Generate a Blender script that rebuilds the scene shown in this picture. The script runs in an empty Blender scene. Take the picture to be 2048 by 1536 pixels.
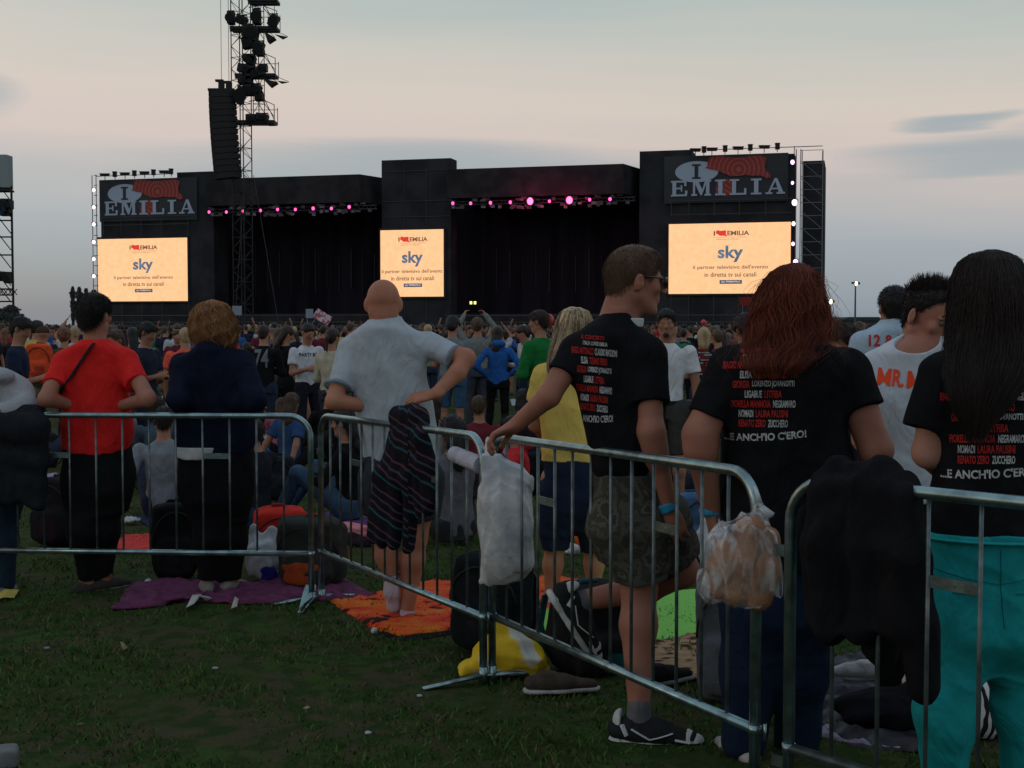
import bpy, bmesh, math, random
import numpy as np
from mathutils import Vector, Matrix
from mathutils.bvhtree import BVHTree
R = math.radians
sc = bpy.context.scene
col = sc.collection
rnd = random.Random(7)
rng = np.random.default_rng(11)

# ------------------------------------------------------------------ camera
F = 2600.0                    # focal length in pixels of the 2048 px wide photograph
CAMZ = 1.457
PITCH = math.atan(116 / F)
cam_d = bpy.data.cameras.new('camera')
cam = bpy.data.objects.new('camera', cam_d)
col.objects.link(cam)
cam_d.sensor_width = 36.0
cam_d.lens = 36.0 * F / 2048
cam_d.clip_end = 6000
cam.location = (0, 0, CAMZ)
cam.rotation_euler = (R(90) - PITCH, 0, 0)
sc.camera = cam
sc.render.resolution_x, sc.render.resolution_y = 1024, 768

# ------------------------------------------------------------------ world
world = bpy.data.worlds.new('World')
sc.world = world
world.use_nodes = True
nt = world.node_tree
for n in list(nt.nodes): nt.nodes.remove(n)
def wn(t, **kw):
    n = nt.nodes.new(t)
    for k, v in kw.items(): setattr(n, k, v)
    return n
def srgb(r, g, b, k=1.0):
    def f(c):
        c = c / 255.0
        return (c / 12.92 if c <= .04045 else ((c + .055) / 1.055) ** 2.4) * k
    return (f(r), f(g), f(b), 1.0)
wo = wn('ShaderNodeOutputWorld'); bg = wn('ShaderNodeBackground')
sky = wn('ShaderNodeTexSky'); sky.sky_type = 'NISHITA'; sky.sun_disc = False
sky.sun_elevation = R(1.5); sky.sun_rotation = R(-70)
skm = wn('ShaderNodeVectorMath', operation='SCALE'); skm.inputs['Scale'].default_value = 0.05
nt.links.new(sky.outputs[0], skm.inputs[0])
tc = wn('ShaderNodeTexCoord'); sep = wn('ShaderNodeSeparateXYZ')
nt.links.new(tc.outputs['Generated'], sep.inputs[0])
# slow warp so that the bands of the evening sky are uneven
mp = wn('ShaderNodeMapping'); mp.inputs['Scale'].default_value = (2.2, 2.2, 16)
nt.links.new(tc.outputs['Generated'], mp.inputs[0])
nz = wn('ShaderNodeTexNoise'); nz.inputs['Scale'].default_value = 1.6; nz.inputs['Detail'].default_value = 5
nz.inputs['Roughness'].default_value = .5
nt.links.new(mp.outputs[0], nz.inputs[0])
def wm(op, a, b=None, c=None):
    n = wn('ShaderNodeMath', operation=op)
    for i, v in enumerate((a, b, c)):
        if v is None: continue
        if isinstance(v, (int, float)): n.inputs[i].default_value = v
        else: nt.links.new(v, n.inputs[i])
    return n.outputs[0]
warp = wm('MULTIPLY', wm('SUBTRACT', nz.outputs[0], .5), .04)
tilt = wm('MULTIPLY', sep.outputs[0], .04)
zz = wm('ADD', wm('ADD', sep.outputs[2], warp), tilt)
ramp = wn('ShaderNodeValToRGB')
st_ = [(0.0, (120, 135, 146)), (.035, (126, 142, 153)), (.07, (138, 151, 161)), (.10, (160, 161, 164)),
       (.13, (184, 172, 168)), (.165, (188, 178, 169)), (.205, (177, 176, 168)), (.245, (157, 168, 165)), (.5, (146, 163, 174)), (1.0, (160, 178, 196))]
els = ramp.color_ramp.elements
els[0].position = 0; els[0].color = srgb(*st_[0][1])
els[1].position = 1; els[1].color = srgb(*st_[-1][1])
for p, c in st_[1:-1]:
    e = els.new(p); e.color = srgb(*[q * k for q, k in zip(c, (1.095, 1.085, 1.095))])
nt.links.new(zz, ramp.inputs[0])
# blue-grey cloud bars
mp2 = wn('ShaderNodeMapping'); mp2.inputs['Scale'].default_value = (3.0, 3.0, 34); mp2.inputs['Location'].default_value = (3.1, .4, .3)
nt.links.new(tc.outputs['Generated'], mp2.inputs[0])
nz2 = wn('ShaderNodeTexNoise'); nz2.inputs['Scale'].default_value = 1.3; nz2.inputs['Detail'].default_value = 7
nt.links.new(mp2.outputs[0], nz2.inputs[0])
cl = wn('ShaderNodeMapRange'); cl.interpolation_type = 'SMOOTHSTEP'
cl.inputs['From Min'].default_value = .52; cl.inputs['From Max'].default_value = .68
nt.links.new(nz2.outputs[0], cl.inputs[0])
# extra: a long bar over the middle of the stage and one on the right
def bar(cx, cz, wx, wz):
    a = wm('DIVIDE', wm('SUBTRACT', sep.outputs[0], cx), wx)
    zb = wm('ADD', sep.outputs[2], wm('MULTIPLY', wm('SUBTRACT', nz2.outputs[0], .5), .035))
    b = wm('DIVIDE', wm('SUBTRACT', zb, cz), wz)
    d = wm('ADD', wm('MULTIPLY', a, a), wm('MULTIPLY', b, b))
    m = wn('ShaderNodeMapRange'); m.interpolation_type = 'SMOOTHSTEP'
    m.inputs['From Min'].default_value = 1.7; m.inputs['From Max'].default_value = .0
    nt.links.new(d, m.inputs[0])
    return m.outputs[0]
clsum = wm('MULTIPLY', cl.outputs[0], .06)
for b_ in (bar(-.06, .112, .22, .026), bar(.36, .125, .11, .014), bar(.32, .146, .04, .005), bar(-.40, .165, .05, .02)):
    clsum = wm('MAXIMUM', clsum, wm('MULTIPLY', b_, .8))
mixc = wn('ShaderNodeMix', data_type='RGBA'); mixc.blend_type = 'MIX'
nt.links.new(clsum, mixc.inputs['Factor'])
nt.links.new(ramp.outputs[0], mixc.inputs['A'])
mixc.inputs['B'].default_value = srgb(142, 158, 169)
add = wn('ShaderNodeVectorMath', operation='ADD')
nt.links.new(mixc.outputs['Result'], add.inputs[0]); nt.links.new(skm.outputs[0], add.inputs[1])
nt.links.new(add.outputs[0], bg.inputs['Color'])
bg.inputs['Strength'].default_value = 1.0
nt.links.new(bg.outputs[0], wo.inputs[0])

sun_d = bpy.data.lights.new('sun', 'SUN'); sun_d.energy = .12; sun_d.angle = R(14); sun_d.color = (1, .82, .66)
sun = bpy.data.objects.new('sun', sun_d); col.objects.link(sun)
sun.rotation_euler = (R(72), 0, R(-70))
sc.view_settings.view_transform = 'Standard'
sc.view_settings.look = 'None'
sc.view_settings.exposure = 0
sc.view_settings.gamma = 1

# ------------------------------------------------------------------ geometry helpers
def gz(Y):
    """height of the field: falls gently away from the camera, level from 20 m on"""
    s = .0188
    if Y < 9: return -s * Y
    if Y < 20: t = Y - 9; return -s * 9 - s * (t - t * t / 22)
    return -s * 9 - s * 5.5
CP, SP = math.cos(PITCH), math.sin(PITCH)
def W(px, py, Y):
    """the point at distance Y in front of the camera that is seen at pixel px, py"""
    u, v = (px - 1024) / F, (768 - py) / F
    d = Vector((u, CP + v * SP, -SP + v * CP))
    return Vector((0, 0, CAMZ)) + d * (Y / d.y)
def G(px, py):
    """the point of the field seen at a pixel"""
    u, v = (px - 1024) / F, (768 - py) / F
    d = Vector((u, CP + v * SP, -SP + v * CP))
    Y = 6.0
    for _ in range(60):
        Y = (gz(Y) - CAMZ) / (d.z / d.y)
        Y = max(.5, min(Y, 300))
    return Vector((d.x * Y / d.y, Y, gz(Y)))

def tag(o, label=None, cat=None, group=None, kind=None):
    if label: o['label'] = label
    if cat: o['category'] = cat
    if group: o['group'] = group
    if kind: o['kind'] = kind
    return o
def empty(name, loc, label, cat, group=None, rz=0):
    o = bpy.data.objects.new(name, None); col.objects.link(o)
    o.location = loc; o.rotation_euler = (0, 0, rz); o.empty_display_size = .2
    return tag(o, label, cat, group)

class MB:
    """collects shapes, each with a material index, into one mesh"""
    def __init__(s): s.v = []; s.f = []; s.m = []; s.n = 0
    def add(s, v, f, mi=0):
        s.v.append(np.asarray(v, dtype=np.float64).reshape(-1, 3))
        for q in f: s.f.append(tuple(int(i) + s.n for i in q)); s.m.append(mi)
        s.n += len(s.v[-1]); return s
    def box(s, c, d, mi=0, rz=0, M=None):
        x, y, z = d[0] / 2, d[1] / 2, d[2] / 2
        v = [Vector((a, b, e)) for a in (-x, x) for b in (-y, y) for e in (-z, z)]
        M = M or Matrix.Rotation(rz, 3, 'Z')
        v = [M @ p + Vector(c) for p in v]
        return s.add(v, [(0, 1, 3, 2), (4, 6, 7, 5), (0, 4, 5, 1), (2, 3, 7, 6), (0, 2, 6, 4), (1, 5, 7, 3)], mi)
    def tube(s, pts, r, n=8, mi=0, closed=False, flat=1.0):
        pts = [Vector(p) for p in pts]; m = len(pts); vs = []
        rr = r if isinstance(r, (list, tuple, np.ndarray)) else [r] * m
        up = None
        for i, p in enumerate(pts):
            if closed: t = pts[(i + 1) % m] - pts[i - 1]
            else: t = pts[min(i + 1, m - 1)] - pts[max(i - 1, 0)]
            if t.length < 1e-9: t = Vector((0, 0, 1))
            t.normalize()
            if up is None:
                a = Vector((0, 0, 1)) if abs(t.z) < .9 else Vector((1, 0, 0))
                up = t.cross(a).normalized()
            up = (up - t * up.dot(t))
            if up.length < 1e-6: up = t.orthogonal()
            up.normalize()
            w = t.cross(up)
            for k in range(n):
                a = 2 * math.pi * k / n
                vs.append(p + (up * math.cos(a) + w * math.sin(a) * flat) * rr[i])
        fs = []
        for i in range(m if closed else m - 1):
            j = (i + 1) % m
            for k in range(n):
                k2 = (k + 1) % n
                fs.append((i * n + k, j * n + k, j * n + k2, i * n + k2))
        if not closed:
            fs.append(tuple(range(n))); fs.append(tuple((m - 1) * n + k for k in reversed(range(n))))
        return s.add(vs, fs, mi)
    def prism(s, poly, O, U, V, N, t, mi=0):
        """polygon given in the plane O,U,V made t thick along N"""
        O, U, V, N = map(Vector, (O, U, V, N)); n = len(poly)
        a = [O + U * x + V * y for x, y in poly]
        b = [p + N * t for p in a]
        fs = [tuple(reversed(range(n))), tuple(range(n, 2 * n))]
        fs += [(i, (i + 1) % n, n + (i + 1) % n, n + i) for i in range(n)]
        return s.add(a + b, fs, mi)
    def build(s, name, mats, parent=None, smooth=False, loc=None):
        me = bpy.data.meshes.new(name)
        v = np.concatenate(s.v) if s.v else np.zeros((0, 3))
        me.from_pydata(v.tolist(), [], s.f)
        if not isinstance(mats, (list, tuple)): mats = [mats]
        for m in mats: me.materials.append(m)
        if len(mats) > 1: me.polygons.foreach_set('material_index', s.m)
        if smooth: me.polygons.foreach_set('use_smooth', [True] * len(me.polygons))
        me.update()
        o = bpy.data.objects.new(name, me); col.objects.link(o)
        if parent is not None: o.parent = parent
        if loc is not None: o.location = loc
        return o

# ------------------------------------------------------------------ materials
def mat(name, c, rough=.8, c2=None, ns=8, nscale=(1, 1, 1), bump=0, bs=60, metal=0, spec=.3, sheen=0, sub=0, trans=0, alpha=1, thr=(.4, .6), detail=4):
    m = bpy.data.materials.new(name); m.use_nodes = True
    t = m.node_tree; p = t.nodes['Principled BSDF']
    p.inputs['Base Color'].default_value = (*c[:3], 1)
    p.inputs['Roughness'].default_value = rough
    p.inputs['Metallic'].default_value = metal
    p.inputs['Specular IOR Level'].default_value = spec
    if sheen: p.inputs['Sheen Weight'].default_value = sheen
    if sub:
        p.inputs['Subsurface Weight'].default_value = sub; p.inputs['Subsurface Radius'].default_value = (.012, .005, .003)
        p.inputs['Subsurface Scale'].default_value = 1
    if trans: p.inputs['Transmission Weight'].default_value = trans
    if alpha < 1: p.inputs['Alpha'].default_value = alpha
    tcn = t.nodes.new('ShaderNodeTexCoord'); mpn = t.nodes.new('ShaderNodeMapping')
    mpn.inputs['Scale'].default_value = nscale
    t.links.new(tcn.outputs['Object'], mpn.inputs[0])
    if c2 is not None:
        n = t.nodes.new('ShaderNodeTexNoise'); n.inputs['Scale'].default_value = ns; n.inputs['Detail'].default_value = detail
        t.links.new(mpn.outputs[0], n.inputs[0])
        r = t.nodes.new('ShaderNodeValToRGB')
        r.color_ramp.elements[0].position = thr[0]; r.color_ramp.elements[1].position = thr[1]
        r.color_ramp.elements[0].color = (*c[:3], 1); r.color_ramp.elements[1].color = (*c2[:3], 1)
        t.links.new(n.outputs[0], r.inputs[0]); t.links.new(r.outputs[0], p.inputs['Base Color'])
    if bump:
        n2 = t.nodes.new('ShaderNodeTexNoise'); n2.inputs['Scale'].default_value = bs; n2.inputs['Detail'].default_value = 3
        t.links.new(mpn.outputs[0], n2.inputs[0])
        b = t.nodes.new('ShaderNodeBump'); b.inputs['Strength'].default_value = bump; b.inputs['Distance'].default_value = .01
        t.links.new(n2.outputs[0], b.inputs['Height']); t.links.new(b.outputs[0], p.inputs['Normal'])
    return m
def emit(name, c, k, c2=None, ns=3):
    m = bpy.data.materials.new(name); m.use_nodes = True
    t = m.node_tree; p = t.nodes['Principled BSDF']
    p.inputs['Base Color'].default_value = (.01, .01, .01, 1)
    p.inputs['Emission Color'].default_value = (*c[:3], 1); p.inputs['Emission Strength'].default_value = k
    if c2 is not None:
        n = t.nodes.new('ShaderNodeTexNoise'); n.inputs['Scale'].default_value = ns; n.inputs['Detail'].default_value = 6
        tcn = t.nodes.new('ShaderNodeTexCoord'); t.links.new(tcn.outputs['Object'], n.inputs[0])
        r = t.nodes.new('ShaderNodeValToRGB')
        r.color_ramp.elements[0].position = .35; r.color_ramp.elements[1].position = .7
        r.color_ramp.elements[0].color = (*c[:3], 1); r.color_ramp.elements[1].color = (*c2[:3], 1)
        t.links.new(n.outputs[0], r.inputs[0]); t.links.new(r.outputs[0], p.inputs['Emission Color'])
    return m
_cl = {}
def cloth(c, k=.82, bump=.25, sheen=0.0, fine=240):
    """woven cloth with uneven tone, fine weave and soft creases; one material per colour"""
    key = (tuple(round(x, 3) for x in c[:3]), bump)
    if key not in _cl:
        c = c[:3]; dark = max(c) < .032
        if dark: c = tuple(x * .85 for x in c)
        m = mat('cloth', c, .92, c2=tuple(x * k for x in c), ns=14, bump=bump, bs=fine, spec=.06 if dark else .12, sheen=sheen)
        t = m.node_tree; p = t.nodes['Principled BSDF']; b0 = p.inputs['Normal'].links[0].from_node
        tcn = t.nodes.new('ShaderNodeTexCoord'); mp_ = t.nodes.new('ShaderNodeMapping'); mp_.inputs['Scale'].default_value = (1, 1, .55)
        n = t.nodes.new('ShaderNodeTexNoise'); n.inputs['Scale'].default_value = 7; n.inputs['Detail'].default_value = 3; n.inputs['Distortion'].default_value = 1.1
        b1 = t.nodes.new('ShaderNodeBump'); b1.inputs['Strength'].default_value = .9; b1.inputs['Distance'].default_value = .035
        t.links.new(tcn.outputs['Object'], mp_.inputs[0]); t.links.new(mp_.outputs[0], n.inputs[0]); t.links.new(n.outputs[0], b1.inputs['Height']); t.links.new(b0.outputs[0], b1.inputs['Normal']); t.links.new(b1.outputs[0], p.inputs['Normal'])
        _cl[key] = m
    return _cl[key]

# ------------------------------------------------------------------ implicit surfaces -> one continuous mesh
class Vol:
    def __init__(s, h=.01): s.h = h; s.ops = []; s.lo = np.full(3, 1e9); s.hi = np.full(3, -1e9)
    def _b(s, lo, hi):
        s.lo = np.minimum(s.lo, lo); s.hi = np.maximum(s.hi, hi)
    def cone(s, a, b, ra, rb, k=.02, q=1.0, ax=(0, 1, 0), cap=False):
        """tapered limb from a to b; q<1 flattens it along ax; cap cuts it flat at b"""
        a = np.array(a, float); b = np.array(b, float); m = max(ra, rb)
        lo = np.minimum(a, b) - m; hi = np.maximum(a, b) + m; s._b(lo, hi)
        s.ops.append(('c', lo, hi, k, (a, b, ra, rb, q, np.array(ax, float), cap))); return s
    def chain(s, pts, rs, k=.02, q=1.0, ax=(0, 1, 0), cap=False):
        for i in range(len(pts) - 1): s.cone(pts[i], pts[i + 1], rs[i], rs[i + 1], k, q, ax, cap and i == len(pts) - 2)
        return s
    def ell(s, c, r, M=None, k=.02, sub=False, p=2.0):
        c = np.array(c, float); r = np.array(r, float); m = r.max() * (1.0 if p <= 2 else 1.42)
        M = np.array(M) if M is not None else np.eye(3)
        if not sub: s._b(c - m, c + m)
        s.ops.append(('s' if sub else 'e', c - m, c + m, k, (c, r, M, p))); return s
    def loft(s, sl, k=.02, p=2.4):
        """stack of ellipses: (z, cx, cy, rx, ry)"""
        sl = sorted(sl); A = np.array(sl, float)
        zs = np.linspace(A[0, 0], A[-1, 0], 90); T = [np.interp(zs, A[:, 0], A[:, i]) for i in range(1, 5)]
        w = max(3, int(90 / len(sl) / 1.6)) | 1
        ker = np.hanning(w + 2)[1:-1]; ker /= ker.sum()
        T0 = T; T = [np.convolve(np.pad(t, w // 2, mode='edge'), ker, mode='valid') for t in T]
        e_ = np.clip(np.minimum(np.arange(90), 89 - np.arange(90)) / (w / 2), 0, 1)
        T = [e_ * a + (1 - e_) * b for a, b in zip(T, T0)]
        lo = np.array([(T[0] - T[2]).min(), (T[1] - T[3]).min(), A[0, 0]]); hi = np.array([(T[0] + T[2]).max(), (T[1] + T[3]).max(), A[-1, 0]])
        s._b(lo, hi); s.ops.append(('l', lo, hi, k, (zs, T, p))); return s
    def cut(s, o, n):
        """remove everything on the side of the plane that n points to"""
        s.ops.append(('p', None, None, 0, (np.array(o, float), np.array(n, float) / np.linalg.norm(n), None))); return s
    def cutnear(s, o, n, rad):
        s.ops.append(('p', None, None, 0, (np.array(o, float), np.array(n, float) / np.linalg.norm(n), rad))); return s
    def noise(s, amp, fr=(9, 9, 5), seed=0, oct=7):
        s.ops.append(('n', None, None, 0, (amp, np.array(fr, float), seed, oct))); return s
    def mesh(s):
        h = s.h; lo = s.lo - 3 * h; hi = s.hi + 3 * h
        n = np.ceil((hi - lo) / h).astype(int) + 1
        ax = [(lo[i] + h * np.arange(n[i])).astype(np.float32) for i in range(3)]
        D = np.full(n, .3, np.float32)
        for typ, a, b, k, pr in s.ops:
            if typ == 'p':
                o, nn, rad = pr
                d = ((ax[0] - o[0]) * nn[0])[:, None, None] + ((ax[1] - o[1]) * nn[1])[None, :, None] + ((ax[2] - o[2]) * nn[2])[None, None, :]
                if rad is None: D = np.maximum(D, d)
                else:
                    q = ((ax[0] - o[0]) ** 2)[:, None, None] + ((ax[1] - o[1]) ** 2)[None, :, None] + ((ax[2] - o[2]) ** 2)[None, None, :]
                    D = np.where(q < rad * rad, np.maximum(D, d), D)
                continue
            if typ == 'n':
                amp, fr, seed, oc = pr; g = np.random.default_rng(seed)
                acc = np.zeros(n, np.float32)
                X, Y, Z = ax[0][:, None, None], ax[1][None, :, None], ax[2][None, None, :]
                wx = .35 * np.sin(Z * fr[2] * 2.1 + X * fr[0] * 1.3 + seed)
                for i in range(oc):
                    w = g.normal(size=3) * fr * (1 + .35 * i); ph = g.uniform(0, 6.28)
                    q_ = np.sin(w[0] * X + w[1] * Y + w[2] * Z + ph + wx * (1 + i * .4))
                    if i % 2: q_ = 1.3 * np.abs(q_) - .75
                    acc += q_ / (1 + .22 * i)
                D += (amp * acc / 2.0).astype(np.float32); continue
            pad = k + 2 * h
            i0 = np.clip(np.floor((a - pad - lo) / h).astype(int), 0, n - 1); i1 = np.clip(np.ceil((b + pad - lo) / h).astype(int) + 1, 1, n)
            sl = tuple(slice(i0[i], i1[i]) for i in range(3))
            X, Y, Z = ax[0][sl[0]][:, None, None], ax[1][sl[1]][None, :, None], ax[2][sl[2]][None, None, :]
            if typ == 'c':
                pa, pb, ra, rb, q, axs, cap = pr; ba = pb - pa; L = float(ba @ ba) + 1e-12
                x, y, z = X - pa[0], Y - pa[1], Z - pa[2]
                t = np.clip((x * ba[0] + y * ba[1] + z * ba[2]) / L, 0, 1)
                x = x - t * ba[0]; y = y - t * ba[1]; z = z - t * ba[2]
                d2 = x * x + y * y + z * z
                if q != 1:
                    w = x * axs[0] + y * axs[1] + z * axs[2]
                    d2 = d2 + w * w * (1 / q / q - 1)
                d = np.sqrt(d2) - (ra + (rb - ra) * t)
                if q < 1: d = d * ((1 + q) / 2)
                if cap:
                    n_ = ba / math.sqrt(L); d = np.maximum(d, (X - pb[0]) * n_[0] + (Y - pb[1]) * n_[1] + (Z - pb[2]) * n_[2])
            elif typ in 'es':
                c, r, M, p = pr
                x, y, z = X - c[0], Y - c[1], Z - c[2]
                u = [(x * M[0, i] + y * M[1, i] + z * M[2, i]) / r[i] for i in range(3)]
                if p == 2: d = (np.sqrt(u[0] ** 2 + u[1] ** 2 + u[2] ** 2) - 1) * float(r.min())
                else: d = ((np.abs(u[0]) ** p + np.abs(u[1]) ** p + np.abs(u[2]) ** p) ** (1 / p) - 1) * float(r.min())
            elif typ == 'l':
                zs, T, p = pr
                zc = ax[2][sl[2]]
                cx, cy, rx, ry = [np.interp(zc, zs, t).astype(np.float32)[None, None, :] for t in T]
                rx = np.maximum(rx, .002); ry = np.maximum(ry, .002)
                d = ((np.abs((X - cx) / rx) ** p + np.abs((Y - cy) / ry) ** p) ** (1 / p) - 1) * np.minimum(rx, ry)
                d = np.maximum(d, np.maximum(Z - zs[-1], zs[0] - Z))
            cur = D[sl]
            if typ == 's':
                D[sl] = np.maximum(cur, -d)
            else:
                if k > 0:
                    hh = np.maximum(k - np.abs(cur - d), 0) / k
                    D[sl] = np.minimum(cur, d) - hh * hh * k * .25
                else: D[sl] = np.minimum(cur, d)
        return surf(D, lo, h)

def surf(D, lo, h):
    """surface nets: one vertex per cell that the surface crosses"""
    S = D < 0
    n = np.array(D.shape)
    cnt = np.zeros(n - 1, np.int8)
    c8 = [(i, j, k) for i in (0, 1) for j in (0, 1) for k in (0, 1)]
    for i, j, k in c8: cnt += S[i:n[0] - 1 + i, j:n[1] - 1 + j, k:n[2] - 1 + k]
    act = np.argwhere((cnt > 0) & (cnt < 8))
    if len(act) == 0: return np.zeros((0, 3)), []
    idx = np.full(n - 1, -1, np.int64); idx[act[:, 0], act[:, 1], act[:, 2]] = np.arange(len(act))
    P = np.zeros((len(act), 3)); N = np.zeros(len(act))
    val = {c: D[act[:, 0] + c[0], act[:, 1] + c[1], act[:, 2] + c[2]] for c in c8}
    for a in c8:
        for d in range(3):
            if a[d] == 1: continue
            b = list(a); b[d] = 1; b = tuple(b)
            va, vb = val[a], val[b]; m = (va < 0) != (vb < 0)
            t = np.where(m, va / np.where(m, va - vb, 1), 0)
            q = np.zeros((len(act), 3)); q[:] = a; q[:, d] += t
            P[m] += q[m]; N[m] += 1
    P = (P / N[:, None] + act) * h + lo
    F_ = []
    for d in range(3):
        e, g = (d + 1) % 3, (d + 2) % 3
        s0 = [slice(1, n[i] - 1) for i in range(3)]; s1 = list(s0)
        s0[d] = slice(0, n[d] - 1); s1[d] = slice(1, n[d])
        A, B = S[tuple(s0)], S[tuple(s1)]
        ch = np.argwhere(A != B)
        if len(ch) == 0: continue
        fl = A[ch[:, 0], ch[:, 1], ch[:, 2]]
        base = ch + 1; base[:, d] -= 1
        def at(oe, og):
            c = base.copy(); c[:, e] -= oe; c[:, g] -= og
            return idx[c[:, 0], c[:, 1], c[:, 2]]
        q = np.stack([at(1, 1), at(0, 1), at(0, 0), at(1, 0)], 1)
        q[~fl] = q[~fl][:, ::-1]
        F_.append(q)
    return P, np.concatenate(F_)

def vmesh(name, vol, m, parent=None, relax=1):
    v, f = vol.mesh() if isinstance(vol, Vol) else vol
    return fast(name, v, f, m, parent)
def fast(name, v, f, m, parent=None, smooth=True, mi=None):
    me = bpy.data.meshes.new(name)
    v = np.asarray(v, np.float32); f = np.asarray(f, np.int32); n = f.shape[1] if len(f) else 4
    me.vertices.add(len(v)); me.vertices.foreach_set('co', v.ravel())
    me.loops.add(f.size); me.loops.foreach_set('vertex_index', f.ravel())
    me.polygons.add(len(f)); me.polygons.foreach_set('loop_start', np.arange(0, f.size, n, dtype=np.int32))
    me.polygons.foreach_set('loop_total', np.full(len(f), n, np.int32))
    if smooth: me.polygons.foreach_set('use_smooth', np.ones(len(f), bool))
    for x in (m if isinstance(m, (list, tuple)) else [m]): me.materials.append(x)
    if mi is not None: me.polygons.foreach_set('material_index', np.asarray(mi, np.int32))
    me.update(calc_edges=True); me.validate()
    o = bpy.data.objects.new(name, me); col.objects.link(o)
    if parent is not None: o.parent = parent
    return o
def strand_mesh(name, paths, r, m, parent, taper=True):
    """many thin three-sided strands as one mesh; paths: array n x k x 3"""
    A = np.asarray(paths, np.float32); n, k, _ = A.shape
    T = np.gradient(A, axis=1); T /= np.linalg.norm(T, axis=2, keepdims=True) + 1e-9
    ref = np.tile(np.array([.3, .5, .1], np.float32), (n, k, 1)); U = np.cross(T, ref); U /= np.linalg.norm(U, axis=2, keepdims=True) + 1e-9
    V = np.cross(T, U)
    rad = np.full((1, k, 1), r, np.float32)
    if taper: rad = rad * np.linspace(1, .25, k, dtype=np.float32)[None, :, None]
    rings = np.stack([A + rad * (U * math.cos(a) + V * math.sin(a)) for a in (0, 2.094, 4.189)], 2)
    v = rings.reshape(-1, 3)
    base = (np.arange(n)[:, None] * k + np.arange(k - 1)[None, :])
    fs = []
    for j in range(3):
        j2 = (j + 1) % 3
        fs.append(np.stack([base * 3 + j, base * 3 + j2, (base + 1) * 3 + j2, (base + 1) * 3 + j], -1).reshape(-1, 4))
    return fast(name, v, np.concatenate(fs), m, parent)
def text_mesh(s, size=1.0, bold=0.0, sx=1.0, align='CENTER', space=1.0):
    cu = bpy.data.curves.new('txt', 'FONT'); cu.body = s; cu.size = size; cu.align_x = align; cu.align_y = 'CENTER'
    cu.offset = bold; cu.space_character = space; cu.resolution_u = 3
    o = bpy.data.objects.new('txt', cu); col.objects.link(o)
    dg = bpy.context.evaluated_depsgraph_get(); dg.update()
    me = bpy.data.meshes.new_from_object(o.evaluated_get(dg))
    v = [(p.co.x * sx, p.co.y) for p in me.vertices]; f = [tuple(p.vertices) for p in me.polygons]
    bpy.data.objects.remove(o); bpy.data.curves.remove(cu); bpy.data.meshes.remove(me)
    return v, f
def fit_text(s, w, h, bold=.02, align='CENTER'):
    """text as flat outline filled to width w and height h, centred on 0"""
    v, f = text_mesh(s, 1, bold)
    if not v: return v, f
    A = np.array(v); lo, hi = A.min(0), A.max(0)
    A = (A - (lo + hi) / 2) / (hi - lo) * np.array([w, h])
    return A.tolist(), f

# ================================================================== SETTING
def ground_mat(name, cols, scales):
    m = bpy.data.materials.new(name); m.use_nodes = True; t = m.node_tree; p = t.nodes['Principled BSDF']
    p.inputs['Roughness'].default_value = 1; p.inputs['Specular IOR Level'].default_value = .05
    tcn = t.nodes.new('ShaderNodeTexCoord'); prev = None
    for i, (c, s_) in enumerate(zip(cols, scales)):
        if i == 0: prev = c; continue
        n = t.nodes.new('ShaderNodeTexNoise'); n.inputs['Scale'].default_value = s_; n.inputs['Detail'].default_value = 7
        mp_ = t.nodes.new('ShaderNodeMapping'); mp_.inputs['Location'].default_value = (i * 3.1, i, 0); mp_.inputs['Scale'].default_value = (1, .8, 1)
        t.links.new(tcn.outputs['Object'], mp_.inputs[0]); t.links.new(mp_.outputs[0], n.inputs[0])
        r = t.nodes.new('ShaderNodeMapRange'); r.inputs[1].default_value = .46; r.inputs[2].default_value = .58
        t.links.new(n.outputs[0], r.inputs[0])
        mx = t.nodes.new('ShaderNodeMix'); mx.data_type = 'RGBA'; t.links.new(r.outputs[0], mx.inputs['Factor'])
        if isinstance(prev, tuple): mx.inputs['A'].default_value = (*prev, 1)
        else: t.links.new(prev, mx.inputs['A'])
        mx.inputs['B'].default_value = (*c, 1); prev = mx.outputs['Result']
    t.links.new(prev, p.inputs['Base Color'])
    n2 = t.nodes.new('ShaderNodeTexNoise'); n2.inputs['Scale'].default_value = 45; n2.inputs['Detail'].default_value = 6
    t.links.new(tcn.outputs['Object'], n2.inputs[0])
    b = t.nodes.new('ShaderNodeBump'); b.inputs['Strength'].default_value = .8; b.inputs['Distance'].default_value = .03
    t.links.new(n2.outputs[0], b.inputs['Height']); t.links.new(b.outputs[0], p.inputs['Normal'])
    return m
M_field = ground_mat('field_soil_grass', [(.036, .050, .015), (.060, .052, .026), (.036, .066, .015), (.056, .048, .025), (.024, .042, .011)], [0, .7, 1.7, 3.6, 9])
def make_field():
    ys = np.concatenate([np.arange(-20, 2, 2.), np.arange(2, 22, .25), np.geomspace(22, 5000, 40)])
    vs = []; fs = []; nx = 60
    for y in ys:
        half = 8 + abs(y) * 2.2
        for i in range(nx + 1):
            x = (i / nx * 2 - 1) * half
            z = gz(y) if y > 0 else 0
            if 2 < y < 22: z += .012 * math.sin(x * 2.1 + y * 1.3) * math.sin(y * 1.9 - x * .7)
            vs.append((x, y, z))
    for j in range(len(ys) - 1):
        for i in range(nx):
            a = j * (nx + 1) + i; fs.append((a, a + 1, a + nx + 2, a + nx + 1))
    o = fast('ground', vs, fs, M_field); tag(o, kind='structure')
make_field()
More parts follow.
